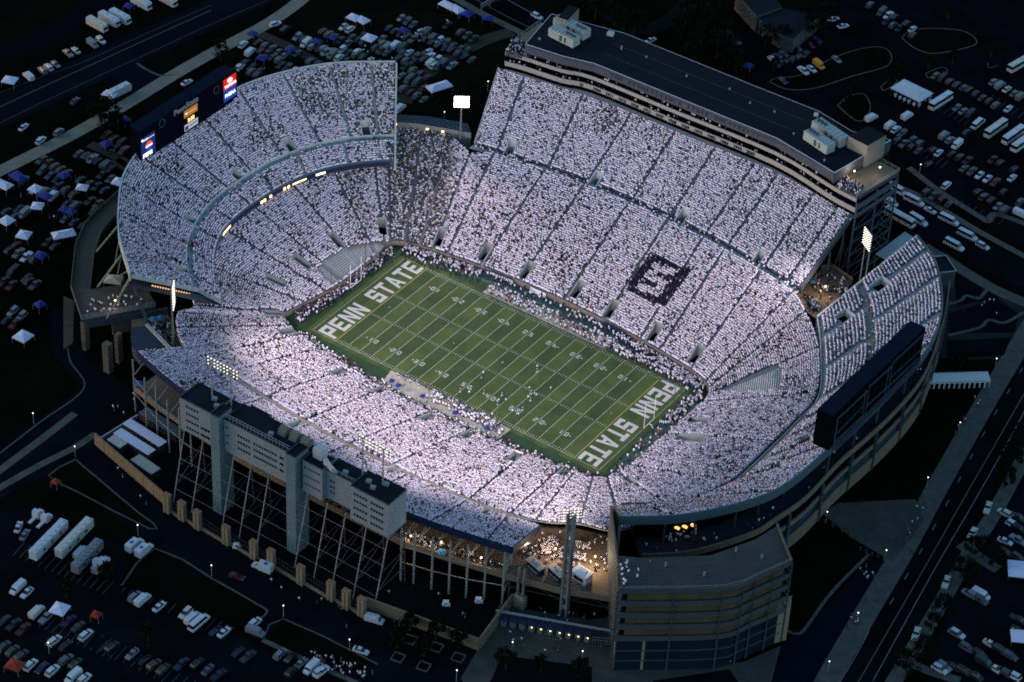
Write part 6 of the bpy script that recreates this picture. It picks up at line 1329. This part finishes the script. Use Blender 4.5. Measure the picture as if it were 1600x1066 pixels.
# the farther, darker mass of parked cars between the rows
mb = MB(); colr_ = [(.006, .007, .009), (.03, .033, .038), (.008, .012, .035), (.012, .013, .015), (.045, .05, .055), (.010, .018, .014), (.075, .085, .09), (.05, .008, .008), (.05, .046, .036)]; ms = [mat('dark_car_paint_%d' % i, c_, rough=.4, spec=.3) for i, c_ in enumerate(colr_)] + [M_gl]
def massrow(p0, p1, vec, occ=.9):
    a = np.array(at(*p0)); c = np.array(at(*p1)); n = int(np.linalg.norm(c - a) / 2.8); yw = yaw_px(p0[0], p0[1], *vec)
    for i in range(n):
        if random.random() > occ: continue
        f = (i + .5) / n; q = at(p0[0] + (p1[0] - p0[0]) * f, p0[1] + (p1[1] - p0[1]) * f, .05); sp = SPEC[random.choice(['car', 'suv', 'suv', 'pickup'])]; n0 = len(mb.v); k = random.randrange(len(colr_))
        loft(mb, sp['body'], k); loft(mb, sp['cab'], len(colr_)); x0, x1, z, w_ = sp['roof']; mb.prism([(x0, -w_), (x1, -w_), (x1, w_), (x0, w_)], z - .03, z + .05, k)
        for x in (-1.4, 1.4):
            for y in (-.8, .8): mb.box((x, y, 0), (.6, .2, .6), 0, len(colr_))
        cs, sn = math.cos(yw + random.gauss(0, .05)), math.sin(yw)
        for j in range(n0, len(mb.v)): v = mb.v[j]; mb.v[j] = (q[0] + v[0] * cs - v[1] * sn, q[1] + v[0] * sn + v[1] * cs, q[2] + v[2])
for r_ in (((480, 42), (528, 62)), ((545, 58), (600, 84)), ((602, 44), (650, 66)), ((590, 78), (648, 104)), ((556, 98), (616, 124)), ((470, 92), (540, 120)), ((404, 80), (440, 98)), ((660, 62), (700, 80)), ((700, 78), (742, 98)), ((628, 104), (672, 126)), ((624, 138), (668, 160)), ((505, 52), (548, 74)), ((388, 112), (425, 130)), ((694, 40), (745, 66)), ((446, 76), (470, 88)),
           ((60, 250), (110, 276)), ((84, 292), (120, 308)), ((96, 342), (150, 362)), ((136, 246), (180, 268)), ((4, 330), (30, 346)), ((2, 372), (30, 390)), ((70, 378), (92, 392)), ((40, 440), (80, 462)), ((0, 440), (24, 452)), ((120, 282), (170, 302)), ((160, 212), (196, 226)), ((4, 500), (30, 512)), ((20, 276), (56, 292)), ((110, 306), (160, 324)), ((140, 330), (176, 344)),
           ((1215, 104), (1262, 86)), ((1380, 34), (1430, 60)), ((1508, 140), (1560, 170)), ((1430, 250), (1470, 270)), ((1480, 240), (1530, 262)), ((1440, 300), (1500, 330)), ((1560, 300), (1600, 322)), ((1545, 250), (1600, 275)), ((1500, 205), (1520, 215)), ((1395, 220), (1440, 240)),
           ((0, 968), (44, 990)), ((0, 1010), (40, 1030)), ((150, 1000), (184, 1018)), ((220, 1030), (262, 1052)), ((96, 1030), (140, 1050)), ((300, 1035), (350, 1062)), ((350, 1010), (410, 1040)), ((430, 1040), (480, 1064)), ((100, 970), (130, 985)), ((330, 985), (345, 992))):
    massrow(*r_, YV, .85)
for r_ in (((1565, 818), (1600, 832)), ((1560, 862), (1600, 878)), ((1545, 940), (1600, 962)), ((1560, 980), (1600, 990)), ((1500, 1010), (1540, 1030)), ((1480, 1040), (1530, 1062))): massrow(*r_, (3.2, 1.9), .85)
tag(mb.build('parked_car_mass', ms), 'mass of darker cars parked between the other rows all round the stadium', 'cars', kind='stuff')
# third trailer and satellite truck
one('trailer', 'silver', 137, 879, (3.0, -3.2), 'shorter grey broadcast trailer beside the satellite truck').scale = (.8, 1, 1)
st_ = one('tractor', 'white', 160, 886, (2.6, -3.2), 'white satellite truck with a raised dish'); st_.name = 'satellite_truck'; st_['category'] = 'truck'
b = MB(); b.box((-2.6, 0, 1.0), (3.6, 2.2, 2.0)); o = b.build('equipment_box', mat('box_grey', (.22, .25, .26)), None); o.parent = st_
b = MB(); n = 16; rr_ = [(0, 0), (.7, .1), (1.2, .3), (1.6, .6)]
for j in range(3):
    for i in range(n):
        a0, a1 = 2 * math.pi * i / n, 2 * math.pi * (i + 1) / n
        (r0, h0), (r1, h1) = rr_[j], rr_[j + 1]
        b.poly([(r0 * math.cos(a0), r0 * math.sin(a0), h0), (r0 * math.cos(a1), r0 * math.sin(a1), h0), (r1 * math.cos(a1), r1 * math.sin(a1), h1), (r1 * math.cos(a0), r1 * math.sin(a0), h1)])
o = b.build('dish', mat('dish_white', (.6, .62, .6)), None); o.parent = st_; o.location = (-2.8, 0, 3.9); o.rotation_euler = (R(35), R(-20), 0)
b = MB(); b.tube((-2.8, 0, 3), (-2.8, 0, 3.9), .15, 6); o = b.build('dish_mast', M_steel, None); o.parent = st_
print('vehicles', NV[0])
# ---------------------------------------------------------------- tents
for i, (px, py, w_, d_, rz, k, lab) in enumerate(((4, 293, 7, 4, .1, 'w', 'white tent cut by the left edge of the photograph'), (56, 300, 4, 4, .2, 'w', 'white tent with dark mark beside parked cars at the left'), (129, 298, 4, 3.5, .6, 'w', 'white tent standing alone on dark grass left of the upper deck'), (186, 289, 4.2, 4.2, .1, 'w', 'white tent against the left rim of the upper deck'), (59, 327, 4, 4, .5, 'w', 'white tent below the blue canopy at the left'), (11, 350, 4.4, 4.4, .1, 'w', 'white tent near the left edge halfway down the grass'), (38, 372, 4.4, 4.4, .2, 'w', 'square white tent left of the long white tent'), (100, 371, 7.6, 4.2, 1.1, 'w', 'long white tent nearest the curved olive walkway'), (37, 531, 5, 5, .2, 'w', 'white tent alone at the lower left of the dark grass'),
        (553, 32, 5, 4, 0, 'w', 'left one of two joined white canopies at the top'), (566, 36, 5, 4, 0, 'w', 'right one of two joined white canopies at the top'), (577, 64, 4.6, 4.6, .1, 'w', 'white canopy between rows of parked cars'), (700, 13, 7, 4, -.1, 'w', 'large white canopy left half by the road at the top'), (713, 19, 6, 4, -.1, 'w', 'large white canopy right half by the road at the top'), (686, 140, 9, 4.6, 1.15, 'w', 'long white canopy alone right of the upper deck'), (172, 152, 5, 3.6, .3, 'w', 'white awning tent beside the camper'),
        (1592, 895, 7, 7, .5, 'w', 'white tent at the right edge beyond the road'), (1597, 1000, 7, 5, .5, 'w', 'white tent at the right edge lower down'), (94, 957, 4.6, 4.6, .4, 'w', 'white tent in the near left car park'), (16, 130, 5, 4.5, .4, 'w', 'white and blue tent at the roadside at top left'),
        (29, 281, 6, 4, 0, 'b', 'blue canopy near the left edge below the footpath'), (100, 279, 3.6, 3.6, 0, 'b', 'blue canopy behind a row of cars at the left'), (71, 311, 4.6, 3.4, 0, 'b', 'blue canopy under the white tent with dark mark'), (101, 332, 3, 3, 0, 'b', 'left one of a pair of blue canopies by the curved walkway'), (111, 336, 3.6, 3, 0, 'b', 'right one of a pair of blue canopies by the curved walkway'), (64, 404, 4, 3.5, 0, 'b', 'blue canopy below the long white tent'), (63, 481, 3.2, 3.2, 0, 'b', 'blue canopy low on the left grass'), (495, 69, 3, 3, 0, 'b', 'blue canopy left of a silver van in the car park'), (520, 63, 3, 3, 0, 'b', 'blue canopy right of a silver van in the car park'), (454, 82, 3.3, 3.3, 0, 'b', 'blue canopy beside the brown track'), (410, 95, 3.6, 3.6, 0, 'b', 'blue canopy above the upper deck left of the track'), (631, 52, 4, 3, 0, 'b', 'dim blue canopy in the middle of the car park'), (730, 26, 4, 4, .2, 'b', 'blue canopy right of the big white canopy'), (762, 33, 4, 3.4, .2, 'b', 'blue canopy below the pavement near the road'), (395, 57, 3.4, 3, 0, 'b', 'blue canopy at the edge of the pale footpath'), (201, 14, 3.2, 3, 0, 'b', 'blue canopy between motorhomes at the top'), (195, 191, 4, 3, 0, 'b', 'blue canopy behind the left end of the lit scoreboard'), (1167, 107, 3.6, 3.6, 0, 'b', 'blue canopy under the dark trees behind the suite building'), (166, 230, 3.6, 3.6, 0, 'b', 'blue canopy left of the lit drinks panel'),
        (24, 1045, 4.6, 4, .3, 'r', 'red canopy at the bottom left corner'), (151, 966, 2.6, 2.6, .3, 'r', 'small red canopy in the near left car park'), (88, 758, 2.2, 2.2, .3, 'r', 'small red umbrella near the triangular lawn'))):
    m_ = {'w': M_tent, 'b': M_tblue, 'r': mat('red_canvas', (.22, .02, .01))}[k]
    marquee(px, py + 3, .03, w_, d_, 3.2, rz + random.uniform(-.2, .2), lab, m_, 'tent')
# big event marquee with round tables, and the arcade tent
marquee(1423, 152, .03, 13, 8.5, 4.2, -.12, 'large white marquee with small round tables around it in the coach park', mat('marquee_white', (.42, .48, .50)))
for i, (px, py) in enumerate(((1399, 151), (1406, 155), (1413, 158), (1420, 161), (1428, 165), (1436, 166), (1445, 158), (1452, 154), (1453, 160))):
    t = thing('cocktail_table', 'small round table with a white cloth beside the large white marquee', 'table', at(px, py, .03), 0, 'tables beside the marquee', world=False)
    b = MB(); b.tube((0, 0, 0), (0, 0, 1.05), .45, 10, .55); b.build('tablecloth', M_tent, t); b = MB(); b.tube((0, 0, 1.05), (0, 0, 1.1), .62, 12); b.build('tabletop', M_tent, t)
q = at(1496, 600, 0); t = thing('arcade_tent', 'long white tent with a row of arched openings right of the scoreboard', 'tent', (q[0], q[1], 0), yaw_px(1496, 600, 4, -.1), world=False); t.name = 'arcade_tent'
L_ = 19.5; mw = mat('marquee_white', (.4, .4, .4)); b = MB(); b.poly([(-L_ / 2, -2.2, 3), (L_ / 2, -2.2, 3), (L_ / 2 - 1, 0, 4.3), (-L_ / 2 + 1, 0, 4.3)]); b.poly([(L_ / 2, 2.2, 3), (-L_ / 2, 2.2, 3), (-L_ / 2 + 1, 0, 4.3), (L_ / 2 - 1, 0, 4.3)]); b.poly([(L_ / 2, -2.2, 3), (L_ / 2, 2.2, 3), (L_ / 2 - 1, 0, 4.3)]); b.poly([(-L_ / 2, 2.2, 3), (-L_ / 2, -2.2, 3), (-L_ / 2 + 1, 0, 4.3)]); b.build('roof', mw, t)
nb = 12; wb = L_ / nb
for i in range(nb):
    x = -L_ / 2 + (i + .5) * wb; b = MB(); pts = [(x - wb / 2, 3), (x + wb / 2, 3), (x + wb / 2, 0), (x + wb * .34, 0)] + [(x + wb * .34 * math.cos(a), 1.6 + wb * .34 * math.sin(a)) for a in np.linspace(0, math.pi, 7)] + [(x - wb * .34, 0), (x - wb / 2, 0)]
    b.poly([(p[0], -2.2, p[1]) for p in pts]); b.build('arched_side', mw, t)
b = MB(); b.box((0, 1.8, 0), (L_ * .98, .1, 3)); b.build('back_wall', M_black, t)
# umbrellas on decks
for px, py, z, lab in ((241, 504, 9.5, 'left of two blue umbrellas in the corner gap at the left'), (251, 502, 9.5, 'right of two blue umbrellas in the corner gap at the left'), (217, 605, 9, 'blue umbrella on the brown deck at the far left post'), (690, 868, 9, 'blue umbrella on the brown deck under the near bleachers'), (1268, 444, 13, 'blue umbrella on the brown corner deck at the right'), (822, 855, 9, 'blue and yellow umbrella on the brown corner deck')):
    t = thing('umbrella', lab, 'umbrella', at(px, py + 3, z), 0, world=False); b = MB(); n = 8
    for i in range(n): a0, a1 = 2 * math.pi * i / n, 2 * math.pi * (i + 1) / n; b.poly([(1.5 * math.cos(a0), 1.5 * math.sin(a0), 2.1), (1.5 * math.cos(a1), 1.5 * math.sin(a1), 2.1), (0, 0, 2.8)])
    b.build('canopy', mat('sky_blue_canvas', (.04, .16, .32)), t); b = MB(); b.tube((0, 0, 0), (0, 0, 2.8), .04, 4); b.build('pole', M_steel, t)
# ---------------------------------------------------------------- perimeter wall with piers, yard trailers
pw = thing('perimeter_wall', 'tan perimeter wall with tall twin piers in front of the press box', 'wall'); HW = 4.4
def wl(p0, p1, h, nm='wall_panel', m_=None):
    a, c = at(*p0), at(*p1); b = MB(); b.wall([a[:2], c[:2]], 0, h, .5); return b.build(nm, m_ or mat('tan_wall', (.185, .14, .085), noise=.12, scale=.5), pw)
nseg = 7; A0, A1 = np.array((149, 694.)), np.array((257, 788.))
for i in range(nseg): p = A0 + (A1 - A0) * i / nseg; q = A0 + (A1 - A0) * (i + .97) / nseg; wl(p, q, HW)
wl((149, 694), (216, 652), 1.2, 'yard_fence', M_steel)
piers = [(262, 800), (285, 812), (309, 826), (354, 850), (397, 873), (424, 887), (470, 912), (517, 937), (541, 950), (565, 962)]
M_pier = mat('pier_tan', (.20, .16, .105), noise=.1, scale=.6); M_cap = mat('pier_cap', (.22, .13, .075), noise=.1)
ang = yaw_px(400, 875, 4.3, 2.35)
for x, y in piers:
    q = at(x, y, 0); b = MB()
    for s in (-1, 1): b.box((q[0] + s * .62 * math.cos(ang), q[1] + s * .62 * math.sin(ang), 0), (.95, 1.5, 6.6), ang)
    b.box((q[0], q[1], .1), (.7, .9, 6.4), ang); pr_ = b.build('pier', M_pier, pw); b = MB(); b.box((q[0], q[1], 6.6), (2.4, 1.7, .25), ang); o = b.build('pier_cap', M_cap, pr_); o.location = (0, 0, 0)
for i in range(len(piers) - 1):
    p, q = piers[i], piers[i + 1]; wl((p[0] + 5, p[1] + 1), (q[0] - 5, q[1] - 2), 1.0, 'low_wall'); a, c = at(p[0] + 5, p[1]), at(q[0] - 5, q[1] - 2); b = MB(); b.rail([(a[0], a[1], 1.0), (c[0], c[1], 1.0)], 3.6, .05, 1.0, 2); b.build('railing', M_dsteel, pw)
for p, q in (((572, 951), (640, 976)), ((641, 976), (700, 998)), ((701, 998), (748, 1016))): wl(p, q, HW)
wl((748, 1016), (800, 945), HW)
def yard_trailer(px, py, vec, L, Wd, H_, m_, lab):
    t = thing('site_cabin', lab, 'trailer', at(px, py, .02), yaw_px(px, py, *vec), world=False); b = MB(); b.box((0, 0, .4), (L, Wd, H_ - .4)); b.build('cabin', mat('cabin_dark', (.02, .025, .03)), t)
    b = MB(); b.prism([(-L / 2 - .1, -Wd / 2 - .1), (L / 2 + .1, -Wd / 2 - .1), (L / 2 + .1, Wd / 2 + .1), (-L / 2 - .1, Wd / 2 + .1)], H_, H_ + .25); b.build('roof', m_, t)
    b = MB(); b.box((0, 0, 0), (L * .8, Wd * .6, .4)); b.build('chassis', M_dsteel, t)
yard_trailer(227, 690, (4.1, 2.6), 15.5, 3, 3.4, M_tent, 'upper one of two long white roofed cabins behind the tan wall'); yard_trailer(211, 704, (4.1, 2.6), 14.5, 3, 3.4, M_tent, 'lower one of two long white roofed cabins behind the tan wall')
yard_trailer(184, 702, (4.1, 2.6), 5.5, 3.2, 3, M_cream, 'short cream roofed cabin behind the left end of the tan wall'); yard_trailer(228, 738, (4.1, 2.8), 9, 3.4, 3, mat('pale_green_roof', (.30, .33, .26)), 'cream roofed cabin right behind the middle of the tan wall'); yard_trailer(253, 672, (4.1, 2.6), 16, 3.4, 3.2, mat('blue_grey_roof', (.08, .12, .14)), 'long blue grey roofed cabin behind the steel posts')
# entrance gate under the corner deck
g = thing('ticket_gate', 'row of ticket booths with glowing lamps below the brown corner deck', 'gate')
a, c = np.array(at(780, 975)), np.array(at(925, 1003)); 
for i in range(10):
    p = a + (c - a) * (i + .5) / 10; b = MB(); b.box((p[0], p[1], 0), (1.3, 1.6, 2.5), ang); bo = b.build('booth', M_panel, g); b = MB(); b.box((p[0], p[1], 2.5), (2.1, 2.2, .2), ang); o = b.build('booth_roof', M_navy, bo); o.location = (0, 0, 0)
    if i > 2: b = MB(); b.box((p[0] + .6, p[1] - .9, 2.0), (.35, .3, .3)); b.build('booth_lamp', M_or, g)
b = MB(); b.wall([tuple(at(774, 968))[:2], tuple(at(955, 1000))[:2]], 3.2, 3.7, .5); b.build('gate_beam', M_steel, g)
b = MB(); b.rail([at(925, 1004), at(958, 1008)], 2.2, .06, .8, 3); b.build('gate_fence', M_steel, g)
# street lamps
M_sl = mat('street_lamp_glow', (1, .93, .78), emit=.45)
for i, (px, py, lab) in enumerate(((53, 664, 'left of the pale crossing path'), (118, 716, 'at the tip of the triangular lawn'), (216, 839, 'beside the left ambulance'), (331, 902, 'at the kerb of the large dark lawn'), (443, 965, 'at the left corner of the narrow lawn'), (546, 1018, 'beside the white car on the drive'), (713, 1066, 'at the bottom edge left of the plaza'), (800, 1022, 'in front of the ticket gate'), (909, 1036, 'right of the ticket gate on the plaza'), (1382, 878, 'where the plaza meets the road'), (1338, 976, 'on the right pavement beside the blue drive'), (1293, 1052, 'at the bottom of the right pavement'), (1447, 764, 'on the pavement below the dark lawn'), (1497, 678, 'on the pavement beside the dark lawn'), (1554, 578, 'right of the arcade tent'), (1290, 818, 'at the foot of the tan facade'), (694, 192, 'behind the corner concession roof'), (762, 144, 'near the far left end of the far stand'), (77, 1023, 'in the near left car park'), (1436, 274, 'behind the suite building end terrace'))):
    t = thing('street_lamp', 'lit street lamp ' + lab, 'street lamp', at(px, py), 0, 'street lamps', world=False)
    b = MB(); b.tube((0, 0, 0), (0, 0, 4.6), .08, 6); b.build('pole', M_steel, t); b = MB(); b.tube((0, 0, 4.45), (0, 0, 4.7), .12, 8, .18); b.build('lamp_head', M_sl, t); b = MB(); b.tube((0, 0, 0), (0, 0, .5), .18, 6); b.build('base', M_dsteel, t)
# ---------------------------------------------------------------- trees
M_leaf = [mat('dark_foliage', (.0035, .0060, .0040), c2=(.009, .013, .0075), scale=.9, spec=.02), mat('olive_foliage', (.005, .007, .004), c2=(.011, .014, .007), scale=.9, spec=.02)]; M_bark = mat('bark', (.02, .015, .01))
def tree_mesh(seed, h, r, nleaf=900):
    rn = np.random.default_rng(seed); b = MB()
    cl = []
    for i in range(26):
        a = rn.uniform(0, 6.28); z = rn.uniform(.38, 1.0) * h; rad = r * math.sqrt(max(0, 1 - ((z / h - .62) / .42) ** 2)) * rn.uniform(.25, .95)
        cl.append((rad * math.cos(a), rad * math.sin(a), z, rn.uniform(.16, .30) * r))
    for i in range(nleaf):
        c = cl[rn.integers(len(cl))]; v = rn.normal(0, 1, 3); v /= np.linalg.norm(v); p = np.array(c[:3]) + v * c[3] * rn.uniform(.6, 1.15)
        n1 = rn.normal(0, 1, 3); n1 /= np.linalg.norm(n1); n2 = np.cross(n1, v); n2 /= np.linalg.norm(n2) + 1e-6; s = rn.uniform(.22, .42)
        b.poly([p - n1 * s, p + n2 * s * .7, p + n1 * s, p - n2 * s * .7])
    t = MB(); t.tube((0, 0, 0), (0, 0, h * .5), .28, 7, .16)
    for i in range(6):
        c = cl[i * 3]; t.tube((0, 0, h * (.3 + .04 * i)), c[:3], .12, 5, .04)
    return b, t
TP = []
for i, (h, r) in enumerate(((9, 4.2), (7.5, 3.4), (11, 4.6), (5, 2.2))):
    cb, tb = tree_mesh(i, h, r, 1100 if r > 3 else 500); o = bpy.data.objects.new('tree', None); col.objects.link(o); o['_keep'] = 1
    cb.build('crown', M_leaf[i % 2], o); tb.build('trunk', M_bark, o); kids(o); TP.append([o, False])
def tree(px, py, k, lab, s=1.0, grp='trees round the stadium'):
    p = TP[k]
    if not p[1]: p[1] = True; o = p[0]
    else: o = dup(p[0])
    o.location = at(px, py); o.rotation_euler = (0, 0, random.uniform(0, 6.28)); s *= random.uniform(.9, 1.12); o.scale = (s, s, s); tag(o, lab, 'tree', grp)
for px, py, k, s in ((930, 30, 0, 1), (945, 22, 1, 1), (960, 40, 0, .9), (975, 48, 1, 1), (990, 56, 0, 1), (955, 8, 0, 1), (1065, 60, 2, 1), (1080, 40, 2, 1.1), (1095, 70, 2, 1), (1110, 50, 2, 1.1), (1120, 90, 2, 1), (1085, 90, 0, 1), (1070, 22, 2, 1.1), (1100, 20, 2, 1.1), (1135, 75, 2, 1), (1140, 100, 0, 1), (1150, 112, 0, .9), (1075, 105, 0, 1), (1128, 110, 1, 1)):
    tree(px, py, k, 'dark tree in the clump behind the suite building roof', s, 'trees in the clump behind the suite building')
for px, py, k, s, lab in ((1195, 72, 2, .9, 'dark tree before the left end of the far building'), (1222, 70, 2, .8, 'dark tree before the middle of the far building'), (1250, 40, 2, .9, 'dark tree covering the right part of the far building'), (1270, 60, 0, 1, 'dark tree at the right corner of the far building'), (1290, 40, 0, 1, 'dark tree right of the far building'), (1208, 112, 3, 1, 'small tree in the narrow tip of the kerbed island'), (1341, 148, 1, .9, 'round tree on the small kerbed island'), (1375, 95, 3, .9, 'small tree at the right end of the kerbed island'), (1405, 118, 3, 1.1, 'small tree behind the white marquee'), (1390, 132, 3, 1, 'small tree left of the white marquee'), (1488, 100, 3, 1.1, 'small tree behind the car row near the marquee'), (1548, 90, 3, 1.2, 'small tree near the coach at the right edge'), (1320, 160, 3, 1, 'small tree beside the kerbed island'), (1450, 108, 3, 1, 'small tree above the long row of cars'),
        (1535, 872, 0, .9, 'dark tree below the second pale truck'), (1518, 866, 1, .9, 'dark tree right of the second pale truck'), (1550, 885, 0, .8, 'dark tree nearest the white tent at the right'), (1500, 905, 0, .9, 'dark tree right of the third pale truck'), (1515, 912, 1, .9, 'dark tree above the white van'), (1470, 965, 0, .9, 'dark tree between third and lowest pale trucks'), (1455, 985, 1, .9, 'dark tree right of the lowest pale truck'), (1440, 1030, 0, .9, 'dark tree at the bottom of the right pavement'), (1415, 1058, 0, 1, 'dark tree at the bottom edge right of the road'), (1595, 700, 0, 1, 'dark tree at the right edge by the road'), (1580, 730, 0, 1, 'dark tree just below the one at the right edge'), (1570, 760, 1, 1, 'dark tree above the uppermost pale truck'),
        (641, 985, 3, 1.3, 'tree in the upper left square planter below the tan wall'), (682, 998, 3, 1.3, 'tree in the upper right square planter below the tan wall'), (622, 1012, 3, 1.3, 'tree in the lower left square planter'), (662, 1026, 3, 1.3, 'tree in the middle square planter'), (716, 1012, 3, 1.3, 'tree in the right square planter'), (168, 908, 3, 1.3, 'tree on the kerbed tip below the satellite truck'), (232, 1010, 1, 1, 'tree in the middle of the near left car park'), (104, 934, 3, 1.1, 'small tree right of the left car row'), (790, 1048, 1, .9, 'tree in the dark bed at the bottom left of the plaza'), (845, 1052, 1, .8, 'tree in the dark bed at the bottom of the plaza'), (905, 1056, 3, 1.2, 'small tree at the right end of the plaza bed'),
        (158, 200, 0, 1, 'left tree of the dark clump behind the lit scoreboard'), (172, 196, 0, 1.1, 'middle tree of the dark clump behind the lit scoreboard'), (184, 205, 1, 1, 'right tree of the dark clump behind the lit scoreboard'), (345, 95, 0, .9, 'dark tree behind the right end of the lit scoreboard'), (1500, 575, 3, 1.2, 'small tree above the arcade tent'), (1480, 30, 3, 1.2, 'small tree at the top right lawn'), (1120, 20, 0, .9, 'tree beside the drive at the top'), (910, 12, 1, .8, 'tree behind the left rooftop stair tower')):
    tree(px, py, k, lab, s)
# square planters
for px, py in ((641, 1000), (682, 1012), (622, 1028), (662, 1042), (716, 1028)):
    q = at(px, py); b = MB(); P = [(q[0] + 2.2 * math.cos(a), q[1] + 2.2 * math.sin(a)) for a in np.array([.785, 2.356, 3.927, 5.498, 7.069]) + .2]; b.wall(P, 0, .35, .35)
    tag(b.build('planter', M_side), 'square stone planter edge round a small tree below the tan wall', 'planter', 'square planters')
# far building, top
fb = thing('brick_building', 'low flat roofed building with pale walls behind dark trees at the top', 'building')
for pts, z in (([(1183, 28), (1224, 14), (1282, 24), (1240, 62), (1222, 56)], 6), ([(1150, -10), (1195, -25), (1222, 12), (1183, 26)], 7)):
    P = [(p[0], p[1]) for p in ats(pts, z)]; b = MB(); b.prism(P, 0, z); b.build('wall', mat('pale_wall_dim', (.06, .065, .06), noise=.1), fb); b = MB(); b.prism(P, z + .01, z + .3, 1, 0); b.build('roof', [M_roof, M_side], fb)
b = MB(); b.poly([at(1128, 52, 4.5), at(1150, 72, 4.5), at(1160, 68, 4.5), at(1140, 46, 4.5)]); b.build('canopy_roof', mat('dim_teal', (.06, .09, .09)), fb)
# road sign gantry over the far road and bollards on the plaza
t = thing('sign_gantry', 'pale sign gantry with railing beside the road at the top', 'gantry'); q = at(764, 12); b = MB(); b.wall([at(752, 17)[:2], at(778, 2)[:2]], 1.2, 3.0, .6); b.build('sign_panel', mat('dull_panel', (.10, .12, .12)), t); b = MB()
for p in ((752, 17), (765, 9), (778, 2)): c = at(*p); b.tube((c[0], c[1], 0), (c[0], c[1], 3.2), .15, 5)
b.build('post', M_steel, t)
k = 0
for (x0, y0, x1, y1, n) in ((1300, 822, 1382, 856, 7), (1288, 802 + 15, 1370, 852 + 12, 7), (1344, 860, 1380, 876, 5)):
    for i in range(n):
        q = at(x0 + (x1 - x0) * i / (n - 1), y0 + (y1 - y0) * i / (n - 1), .04); b = MB(); b.tube(q, (q[0], q[1], 1.15), .22, 8); b.tube((q[0], q[1], 1.15), (q[0], q[1], 1.3), .26, 8, .1); tag(b.build('bollard', M_dsteel), 'dark bollard in the lines crossing the plaza by the right road', 'bollard', 'bollards on the plaza')
# golf carts
for px, py, lab in ((370, 857, 'small white cart between the drive and the piers'), (697, 947, 'small pale cart inside the yard behind the tan wall'), (748, 942, 'pale cart beside the white posts at the yard corner')):
    t = thing('golf_cart', lab, 'golf cart', at(px, py, .02), .6, world=False)
    b = MB(); b.box((0, 0, .3), (2.3, 1.15, .5)); b.box((-.6, 0, .8), (.5, 1.1, .4)); b.build('body', M_white, t); b = MB(); b.box((-.1, 0, 1.8), (1.7, 1.15, .08)); b.build('roof', M_white, t)
    for x in (-.75, .75):
        for y in (-.5, .5): b = MB(); b.tube((x, y - .08, .22), (x, y + .08, .22), .22, 8); b.build('wheel', M_tyre, t)
        b = MB(); b.tube((x, .5, .8), (x, .5, 1.8), .03, 4); b.tube((x, -.5, .8), (x, -.5, 1.8), .03, 4); b.build('roof_post', M_steel, t)
# people outside
def walkers(poly, n, lab, grp, styles=('white', 'white', 'navy', 'dark'), z=.05):
    for p in scatter(poly, z, n): person(p[0], p[1], z, random.choice(styles), lab, grp)
walkers([(1400, 870), (1430, 830), (1455, 790), (1440, 780), (1390, 860)], 14, 'person walking on the wide pavement beside the right plaza', 'people on the right pavement'); walkers([(1490, 680), (1520, 620), (1535, 620), (1505, 690)], 10, 'person walking on the pavement below the arcade tent', 'people below the arcade tent')
walkers([(1340, 890), (1372, 870), (1368, 905), (1345, 915)], 10, 'person near the bollards at the blue drive', 'people by the bollards'); walkers([(1330, 960), (1345, 970), (1335, 985), (1322, 980)], 9, 'person in the small group under the lamp on the right pavement', 'group under the right pavement lamp')
walkers([(785, 985), (950, 1005), (950, 1040), (800, 1020)], 16, 'person walking on the plaza below the ticket gate', 'people on the gate plaza'); walkers([(830, 950), (945, 965), (945, 985), (800, 968)], 12, 'person under the dark edge of the corner deck', 'people behind the ticket gate')
walkers([(480, 1015), (580, 1050), (590, 1066), (500, 1052)], 46, 'person in the crowd on the grass at the bottom edge', 'crowd on the grass at the bottom', ('white', 'white', 'white', 'navy')); walkers([(380, 880), (560, 960), (540, 985), (400, 900)], 9, 'person walking on the near drive', 'people on the near drive'); walkers([(610, 965), (640, 975), (630, 985), (600, 975)], 6, 'person by the door in the tan wall', 'people by the tan wall')
walkers([(175, 640), (215, 610), (220, 640), (190, 660)], 7, 'person outside the far left posts', 'people outside the left posts'); walkers([(180, 730), (240, 790), (225, 795), (170, 740)], 4, 'person walking below the left end of the tan wall', 'people below the tan wall'); walkers([(1085, 1030), (1160, 1025), (1160, 1040), (1085, 1042)], 8, 'person at the foot of the ramp building', 'people at the ramp building')
walkers([(640, 905), (760, 940), (745, 985), (600, 930)], 6, 'person in the yard behind the tan wall', 'people in the yard'); walkers([(1490, 460), (1570, 470), (1560, 500), (1500, 490)], 8, 'person on the planted plaza at the right', 'people on the planted plaza')
walkers([(560, 75), (700, 30), (740, 60), (600, 110)], 14, 'person among the parked cars in the grass car park', 'people among the parked cars'); walkers([(20, 290), (120, 270), (110, 340), (30, 350)], 10, 'person among the tents on the left grass', 'people among the tents')
print('persons', NP[0])
for o in list(col.objects):
    for k in ('_w', '_keep'):
        if k in o: del o[k]
# ================================================================ crowds
LAB = {'bowl': 'packed crowd mostly in white filling the lower ring of bleachers', 'east_upper': 'packed white crowd on the upper bleachers below the long suite building', 'west_upper': 'packed white crowd on the upper bleachers in front of the press box', 'north_deck': 'packed crowd in white and green on the deck below the lit scoreboard', 'south_deck': 'packed white crowd on the deck around the big dark scoreboard'}
for k, parts in PEOPLE.items():
    A = np.concatenate(parts)
    if k in LAB: A = zone(A)
    crowd_mesh('spectator_crowd', A, LAB.get(k) or EXTRA_LAB[k], sit=.15)
    print('crowd', k, len(A))
